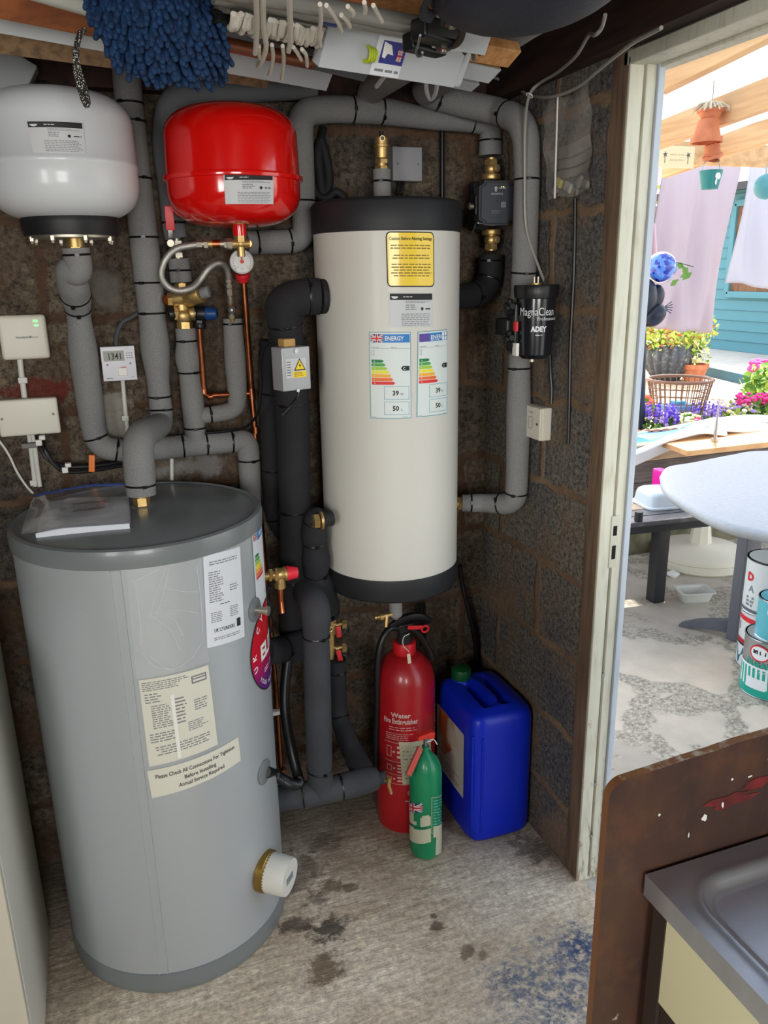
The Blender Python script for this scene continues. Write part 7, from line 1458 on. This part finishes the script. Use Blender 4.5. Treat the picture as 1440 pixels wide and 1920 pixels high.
b = MB(); K_ = spline([PY(1255, 822, 3.66), PY(1310, 808, 3.66), PY(1360, 812, 3.66)], 6); b.tube(K_, .022, wb, seg=10, flat=.6); K_ = spline([PY(1290, 806, 3.72), PY(1340, 796, 3.72), PY(1400, 800, 3.72), PY(1470, 806, 3.72)], 6); b.tube(K_, [.02+.03*math.sin(PI*i/(len(K_)-1)) for i in range(len(K_))], wb, seg=12, flat=.7); b.build('white_fender', bt)
pz_ = PY(1290, 842, 3.45).z; q_ = [PZ(1240, 828, pz_), PZ(1300, 812, pz_), PZ(1500, 790, pz_), PZ(1500, 822, pz_), PZ(1290, 846, pz_)]
b = MB(); b.prism([(v.x, v.y) for v in q_], -.028, mat('plank_orange', (222, 172, 118), .6, noise=(5, (196, 132, 80), .4, .7)), (0, 0, pz_), (1, 0, 0), (0, 1, 0), (0, 0, 1)); tag(b.build('wooden_plank'), 'tan wooden plank lying across the wall top in the sun', 'plank')
qp = PZ(1340, 828, pz_); b = MB(); b.cyl(qp, qp+Vector((0, 0, (PY(1340, 745, qp.y)-PY(1340, 828, qp.y)).z)), .012, steel, r1=.002); b.cyl(qp, qp+Vector((0, 0, .02)), .02, steel); tag(b.build('chrome_spike'), 'thin chrome spike standing on the tan plank', 'spike')
# prop under plank so it rests on the wall
b = MB(); b.box((qp.x+.1, (qp.y+yw)/2+.05, (pz_-.028+ztb)/2), (.5, abs(yw-qp.y)*.5+.15, max(.02, pz_-.028-ztb)), slat); tag(b.build('timber_block'), 'grey timber block under the tan plank', 'block')
# bench
bzh = PZ(1210, 985, .43); bn = thing('garden_bench', 'black slatted metal garden bench outside the doorway', 'bench', (2.6, 3.1, GZ)); dgm = mat('bench_black', (44, 44, 48), .4)
fl_, fr2 = PZ(1176, 982, .43), PZ(1420, 957, .43); bdir = (fr2-fl_).normalized(); bs = Vector((-bdir.y, bdir.x, 0)); M3 = Matrix((bdir, bs, Vector((0, 0, 1)))).transposed()
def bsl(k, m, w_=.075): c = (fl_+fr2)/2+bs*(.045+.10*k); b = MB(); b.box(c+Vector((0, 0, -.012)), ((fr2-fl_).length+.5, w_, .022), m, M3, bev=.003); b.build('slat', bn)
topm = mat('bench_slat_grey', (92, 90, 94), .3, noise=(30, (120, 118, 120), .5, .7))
for k in range(4): bsl(k, topm if k < 2 else mat('bench_sunlit_tan', (186, 164, 138), .6), .09)  # rear slats coloured tan to paint in the sunlight on them
for (px, py, yy) in ((1235, 1130, 3.07),):
    q = PZ(px, py, GZ); b = MB(); b.box((q.x, q.y+.03, (GZ+.40)/2), (.066, .066, .40-GZ), dgm, bev=.004); b.build('leg', bn)
    b = MB(); b.box((q.x+1.1, q.y+.03, (GZ+.40)/2), (.066, .066, .40-GZ), dgm, bev=.004); b.build('leg', bn)
b = MB(); b.box((fl_+fr2)/2+bs*.02+Vector((0, 0, -.04)), ((fr2-fl_).length+.5, .03, .04), dgm, M3); b.build('front_rail', bn)
q = PZ(1197, 976, .43); b = MB(); b.cyl(q, q+Vector((0, 0, .045)), .020, dgm); tag(b.build('black_cap'), 'small black cap standing on the left end of the bench', 'cap')
q = PZ(1256, 950, .431)+Vector((0.01, .06, 0)); b = MB(); cw_ = mat('basin_white', (206, 216, 224), .35, coat=.3)
def rrpts(w, h_, r_, n=5): return [(sx*(w/2-r_)+r_*math.cos(a), sy*(h_/2-r_)+r_*math.sin(a)) for sx, sy, a0 in ((1, 1, 0), (-1, 1, PI/2), (-1, -1, PI), (1, -1, 1.5*PI)) for a in [a0+PI/2*k/n for k in range(n+1)]]
vs = []; lb = ((.28, .225, .0), (.28, .225, .008), (.262, .206, .012), (.250, .194, .060), (.240, .184, .074), (.218, .162, .083), (.16, .11, .085)); Rb = rot(-.15)
for w_, h_, z_ in lb: vs += [q+Rb @ Vector((x, y_, z_)) for x, y_ in rrpts(w_, h_, .045)]
b.add(vs, [(i*24+j, i*24+(j+1) % 24, (i+1)*24+(j+1) % 24, (i+1)*24+j) for i in range(len(lb)-1) for j in range(24)]+[tuple((len(lb)-1)*24+j for j in range(24))], cw_); tag(b.build('plastic_basin', ang=40), 'upturned white plastic basin on the garden bench', 'basin')
b = MB(); q = PY(1243, 902, 3.30); q.z = (q.z+.06+.42)/2; b.box(q, (.05, .12, 2*(q.z-.42)), mat('magenta_plastic', (226, 24, 150), .4), bev=.01); tag(b.build('magenta_box'), 'magenta plastic item behind the white basin', 'box')
# table
tt = thing('patio_table', 'white oval patio table top on dark grey legs outside the doorway', 'table', (2.9, 2.4, GZ)); tm = mat('table_white', (164, 168, 174), .5, noise=(60, (156, 160, 167), .4, .7), bump=(40, .1, .001))
tz_ = .70; E0 = PZ(1236, 896, tz_); E1 = PZ(1300, 962, tz_); E2 = PZ(1440, 1010, tz_); E3 = PZ(1300, 872, tz_); E4 = PZ(1440, 850, tz_)
ctr = Vector((E0.x+.80, E0.y-.42, tz_)); 
pts = spline([E0, (PZ(1246, 925, tz_)), E1, PZ(1360, 990, tz_), E2, E2+Vector((.25, -.62, 0)), E2+Vector((.95, -.5, 0)), E4+Vector((.6, -.3, 0)), E4, PZ(1370, 858, tz_), E3, PZ(1250, 881, tz_), E0], 6)[:-1]
cc_ = sum(pts, Vector())/len(pts)
b = MB(); m_ = len(pts); vs = []; lay = ((.0, .96), (.016, .995), (.030, 1.0), (.042, .985), (.046, .96))
for dz, k in lay: vs += [cc_+(p_-cc_)*k+Vector((0, 0, dz-.046+.02)) for p_ in pts]
fs = [(i*m_+j, i*m_+(j+1) % m_, (i+1)*m_+(j+1) % m_, (i+1)*m_+j) for i in range(4) for j in range(m_)]+[tuple(range(m_))[::-1], tuple(4*m_+j for j in range(m_))]
b.add(vs, fs, tm); b.build('table_top', tt, ang=50)
lgm = mat('table_leg_grey', (92, 94, 102), .45); qa = PZ(1398, 1205, GZ); b = MB(); b.box((qa.x+.012, qa.y+.06, (GZ+tz_-.03)/2), (.13, .05, tz_-.03-GZ), lgm, rot(.3), bev=.006); b.build('leg', tt)
ft_ = PZ(1276, 1172, GZ); P = spline([ft_+Vector((0, 0, .012)), ft_.lerp(qa, .3)+Vector((0, 0, .055)), ft_.lerp(qa, .65)+Vector((0, 0, .085)), qa+Vector((.04, .03, .095))], 8)
b = MB(); dd_ = (qa-ft_).normalized(); sn = Vector((-dd_.y, dd_.x, 0)); vs = []
for i, p_ in enumerate(P):
    t = i/(len(P)-1); th = .014+.055*t**.8
    vs += [p_+sn*.022+Vector((0, 0, 0)), p_-sn*.022, p_-sn*.022+Vector((0, 0, -min(th, p_.z-GZ))), p_+sn*.022+Vector((0, 0, -min(th, p_.z-GZ)))]
b.add(vs, [(4*i+k, 4*i+(k+1) % 4, 4*i+4+(k+1) % 4, 4*i+4+k) for i in range(len(P)-1) for k in range(4)]+[(0, 1, 2, 3), tuple(4*(len(P)-1)+k for k in (3, 2, 1, 0))], lgm); b.build('foot', tt)
# parasol base
q = PZ(1338, 1084, GZ)+Vector((.10, .24, 0)); pbm = mat('parasol_cream', (214, 208, 190), .6); ub = thing('parasol_base', 'round cream plastic parasol base behind the bench leg', 'parasol base', (q.x, q.y, GZ))
MB().lathe([(.001, 0), (.25, 0), (.262, .012), (.262, .045), (.255, .052), (.262, .058), (.258, .075), (.235, .092), (.08, .115), (.058, .125), (.001, .125)], pbm, (q.x, q.y, GZ), seg=64).build('base', ub)
MB().lathe([(.062, .11), (.05, .2), (.042, .26), (.055, .27), (.055, .30), (.04, .31), (.001, .31)], pbm, (q.x, q.y, GZ), seg=32, rib=lambda t, z: .05*math.cos(t*8)).build('pole_socket', ub)
# food tub and scraps
q = PZ(1300, 1124, GZ); tub = mat('clear_tub', (216, 216, 210), .3, alpha=.75, coat=.3); b = MB(); bm = bmesh.new(); 
def rrpts(w, h_, r_, n=5): return [(sx*(w/2-r_)+r_*math.cos(a), sy*(h_/2-r_)+r_*math.sin(a)) for sx, sy, a0 in ((1, 1, 0), (-1, 1, PI/2), (-1, -1, PI), (1, -1, 1.5*PI)) for a in [a0+PI/2*k/n for k in range(n+1)]]
vs = []; lays = ((.14, .09, 0), (.165, .115, .05), (.185, .135, .052), (.185, .135, .058), (.158, .108, .056), (.135, .085, .006)); m_ = 24; bm.free()
Rt = rot(-.25)
for w_, h_, z_ in lays: vs += [q+Rt @ Vector((x, y_, z_)) for x, y_ in rrpts(w_, h_, .02)]
b.add(vs, [(i*m_+j, i*m_+(j+1) % m_, (i+1)*m_+(j+1) % m_, (i+1)*m_+j) for i in range(len(lays)-1) for j in range(m_)]+[tuple(range(m_))[::-1], tuple((len(lays)-1)*m_+j for j in range(m_))], tub); tag(b.build('food_tub', ang=50), 'empty translucent food tub on the paving beside the table foot', 'tub')
q = PZ(1262, 1080, GZ); b = MB(); b.box(q+Vector((0, 0, .012)), (.06, .05, .02), whitep, rot(.4, .2), bev=.006); tag(b.build('white_scrap'), 'small white scrap behind the bench leg on the paving', 'scrap')
# ---------------- paint cans
def can(lab, cx, cy, r, z0, z1, body, band=None, text=None, handle=True, lid=None):
    t = thing('paint_can', lab, 'paint can', (cx, cy, z0)); MB().lathe([(.001, z0), (r-.002, z0), (r, z0+.003), (r, z1-.006), (r+.002, z1-.003), (r, z1)], body, (cx, cy, 0), seg=48).build('body', t)
    MB().lathe([(r+.0015, z0), (r+.002, z0+.004), (r, z0+.006)], steel, (cx, cy, 0), seg=48).lathe([(r, z1-.007), (r+.003, z1-.004), (r+.002, z1), (r-.006, z1), (r-.008, z1-.006), (r-.02, z1-.006), (r-.03, z1-.003), (.001, z1-.003)], lid or steel, (cx, cy, 0), seg=48).build('lid', t); return t
az = math.atan2(2.35, 2.2)
def cdec(cx, cy, r, t0_, t1_, z0, z1): return cyl_decal(cx, cy, r, tz=(t0_, t1_, z0, z1), off=.0012)
cax, cay, ra = 2.417, 2.185, .106
vw = -math.atan2(cax, cay)      # theta that faces the camera
tinm = mat('tin_metal', (176, 182, 186), .3, .8); grn = mat('can_green', (30, 158, 138), .4); wht = mat('can_white', (222, 226, 228), .4)
z_a1 = PY(1415, 1213, cay-.06).z
cA = can('green striped paint can at the bottom front of the stack', cax, cay, ra, GZ, z_a1, tinm); H = z_a1-GZ
d = cdec(cax, cay, ra, vw-1.5, vw+1.5, GZ+.006, z_a1-.012); w, h = d.W, d.H; d.rect(0, 0, w, h*.16, grn, 0); d.rect(0, h*.16, w, h*.56, wht, 0)
for k in range(16): x = w*k/16; d.poly([(x, h*.16), (x+w*.035, h*.16), (x+w*.02, h*.52), (x-w*.015, h*.52)], grn, 1)
d.rect(w*.22, h*.14, w*.48, h*.34, wht, 2); d.text('DURANCE', w*.42, h*.56, h*.10, grn, bold=.03, L=2); d.text('exterior', w*.48, h*.46, h*.06, wht, L=3); d.disc(w*.36, h*.82, w*.13, h*.15, redp, 1); d.disc(w*.36, h*.82, w*.11, h*.125, wht, 2); d.text('Haddon', w*.36, h*.79, h*.08, ink, L=3) if False else d.words(w*.28, h*.78, w*.44, h*.86, 1, ink, 4, fill=.9, ragged=0, L=3); d.build('label', cA, 'green striped label with red oval')
z_d1 = z_a1+.165; cD = can('turquoise paint can stacked on the green striped can', cax+.0, cay-.02, .088, z_a1, z_d1, mat('can_turquoise', (96, 184, 200), .4))
d = cdec(cax+.0, cay-.02, .088, vw-1.3, vw+1.3, z_a1+.01, z_d1-.01); w, h = d.W, d.H; d.rect(w*.35, h*.05, w*.75, h*.36, mat('label_sky', (210, 226, 240), .5)); d.disc(w*.62, h*.78, w*.35, h*.3, wht, 0); d.disc(w*.64, h*.84, w*.32, h*.28, mat('label_aqua', (120, 196, 214), .5), 1); d.words(w*.45, h*.6, w*.8, h*.85, 3, mat('label_royal_blue', (36, 40, 130), .4), 5, fill=.6, L=2); d.build('label', cD, 'turquoise label with white swirl')
cbx, cby = 2.572, 2.358; zB1 = PY(1382, 1168, cby-.05).z; cB = can('white paint can with red band at the bottom behind the green one', cbx, cby, .115, GZ, zB1, wht); d = cdec(cbx, cby, .115, vw-1.4, vw+1.2, GZ+.01, zB1-.008); w, h = d.W, d.H
d.rect(0, h*.42, w, h*.5, mat('can_dark_red', (170, 34, 40), .4)); d.rect(0, h*.38, w, h*.42, ink, 1); d.rect(0, h*.86, w, h*.95, redp, 1); d.words(w*.05, h*.6, w*.5, h*.78, 1, ink, 6, fill=.9); d.poly([(w*.1, h*.02), (w*.3, h*.02), (w*.22, h*.34), (w*.02, h*.34)], mat('can_teal_dark', (20, 96, 110), .4), 1); d.poly([(w*.32, h*.02), (w*.36, h*.02), (w*.3, h*.34), (w*.24, h*.34)], grn, 1); d.build('label', cB)
zC1 = PY(1396, 1066, cby-.05).z; cC = can('tall white paint can with red letter on the white banded can', cbx-.012, cby+.0, .108, zB1, zC1, wht, lid=blk); d = cdec(cbx-.012, cby+.0, .108, vw-1.4, vw+1.2, zB1+.01, zC1-.008); w, h = d.W, d.H
d.text('D', w*.20, h*.62, h*.16, redp, bold=.05); d.text('A', w*.24, h*.40, h*.14, inkg); d.words(w*.16, h*.1, w*.34, h*.32, 3, inkg, 8, fill=.6); d.rect(0, h*.0, w, h*.06, mat('label_grey_dark', (84, 92, 100), .5), 1); d.build('label', cC)
bmu = mat('tin_mixed_blue', (48, 74, 168), .4); zE = z_d1
for (lab, dx, dy, r_, z0, hh, m_, tx) in (('small blue and white tin lying on the turquoise can', .0, -.02, .055, z_d1, .10, wht, 'Loc'), ('blue labelled tin third in the top stack', .0, -.015, .052, z_d1+.10, .11, mat('tin_cyan_blue', (120, 176, 214), .4), ''), ('topmost brown lidded small tin of the stack', .03, -.015, .045, z_d1+.21, .085, wht, '')):
    c_ = can(lab, cax+dx, cay+dy, r_, z0, z0+hh, m_); d = cdec(cax+dx, cay+dy, r_, vw-1.4, vw+1.4, z0+.004, z0+hh-.008); w, h = d.W, d.H
    d.rect(0, 0, w, h*.22, bmu); d.frame(w*.3, h*.35, w*.6, h*.8, w*.02, bmu, 2); d.words(w*.32, h*.4, w*.58, h*.7, 2, bmu, 3, fill=.8, L=2); d.rect(w*.1, h*.85, w*.6, h*.95, redp, 1); d.words(w*.62, h*.3, w*.95, h*.8, 3, redp if tx else mat('tin_green', (60, 140, 70), .4), 8, fill=.6)
    if tx: d.text(tx, w*.45, h*.28, h*.2, bmu, L=3, bold=.03)
    d.build('label', c_)
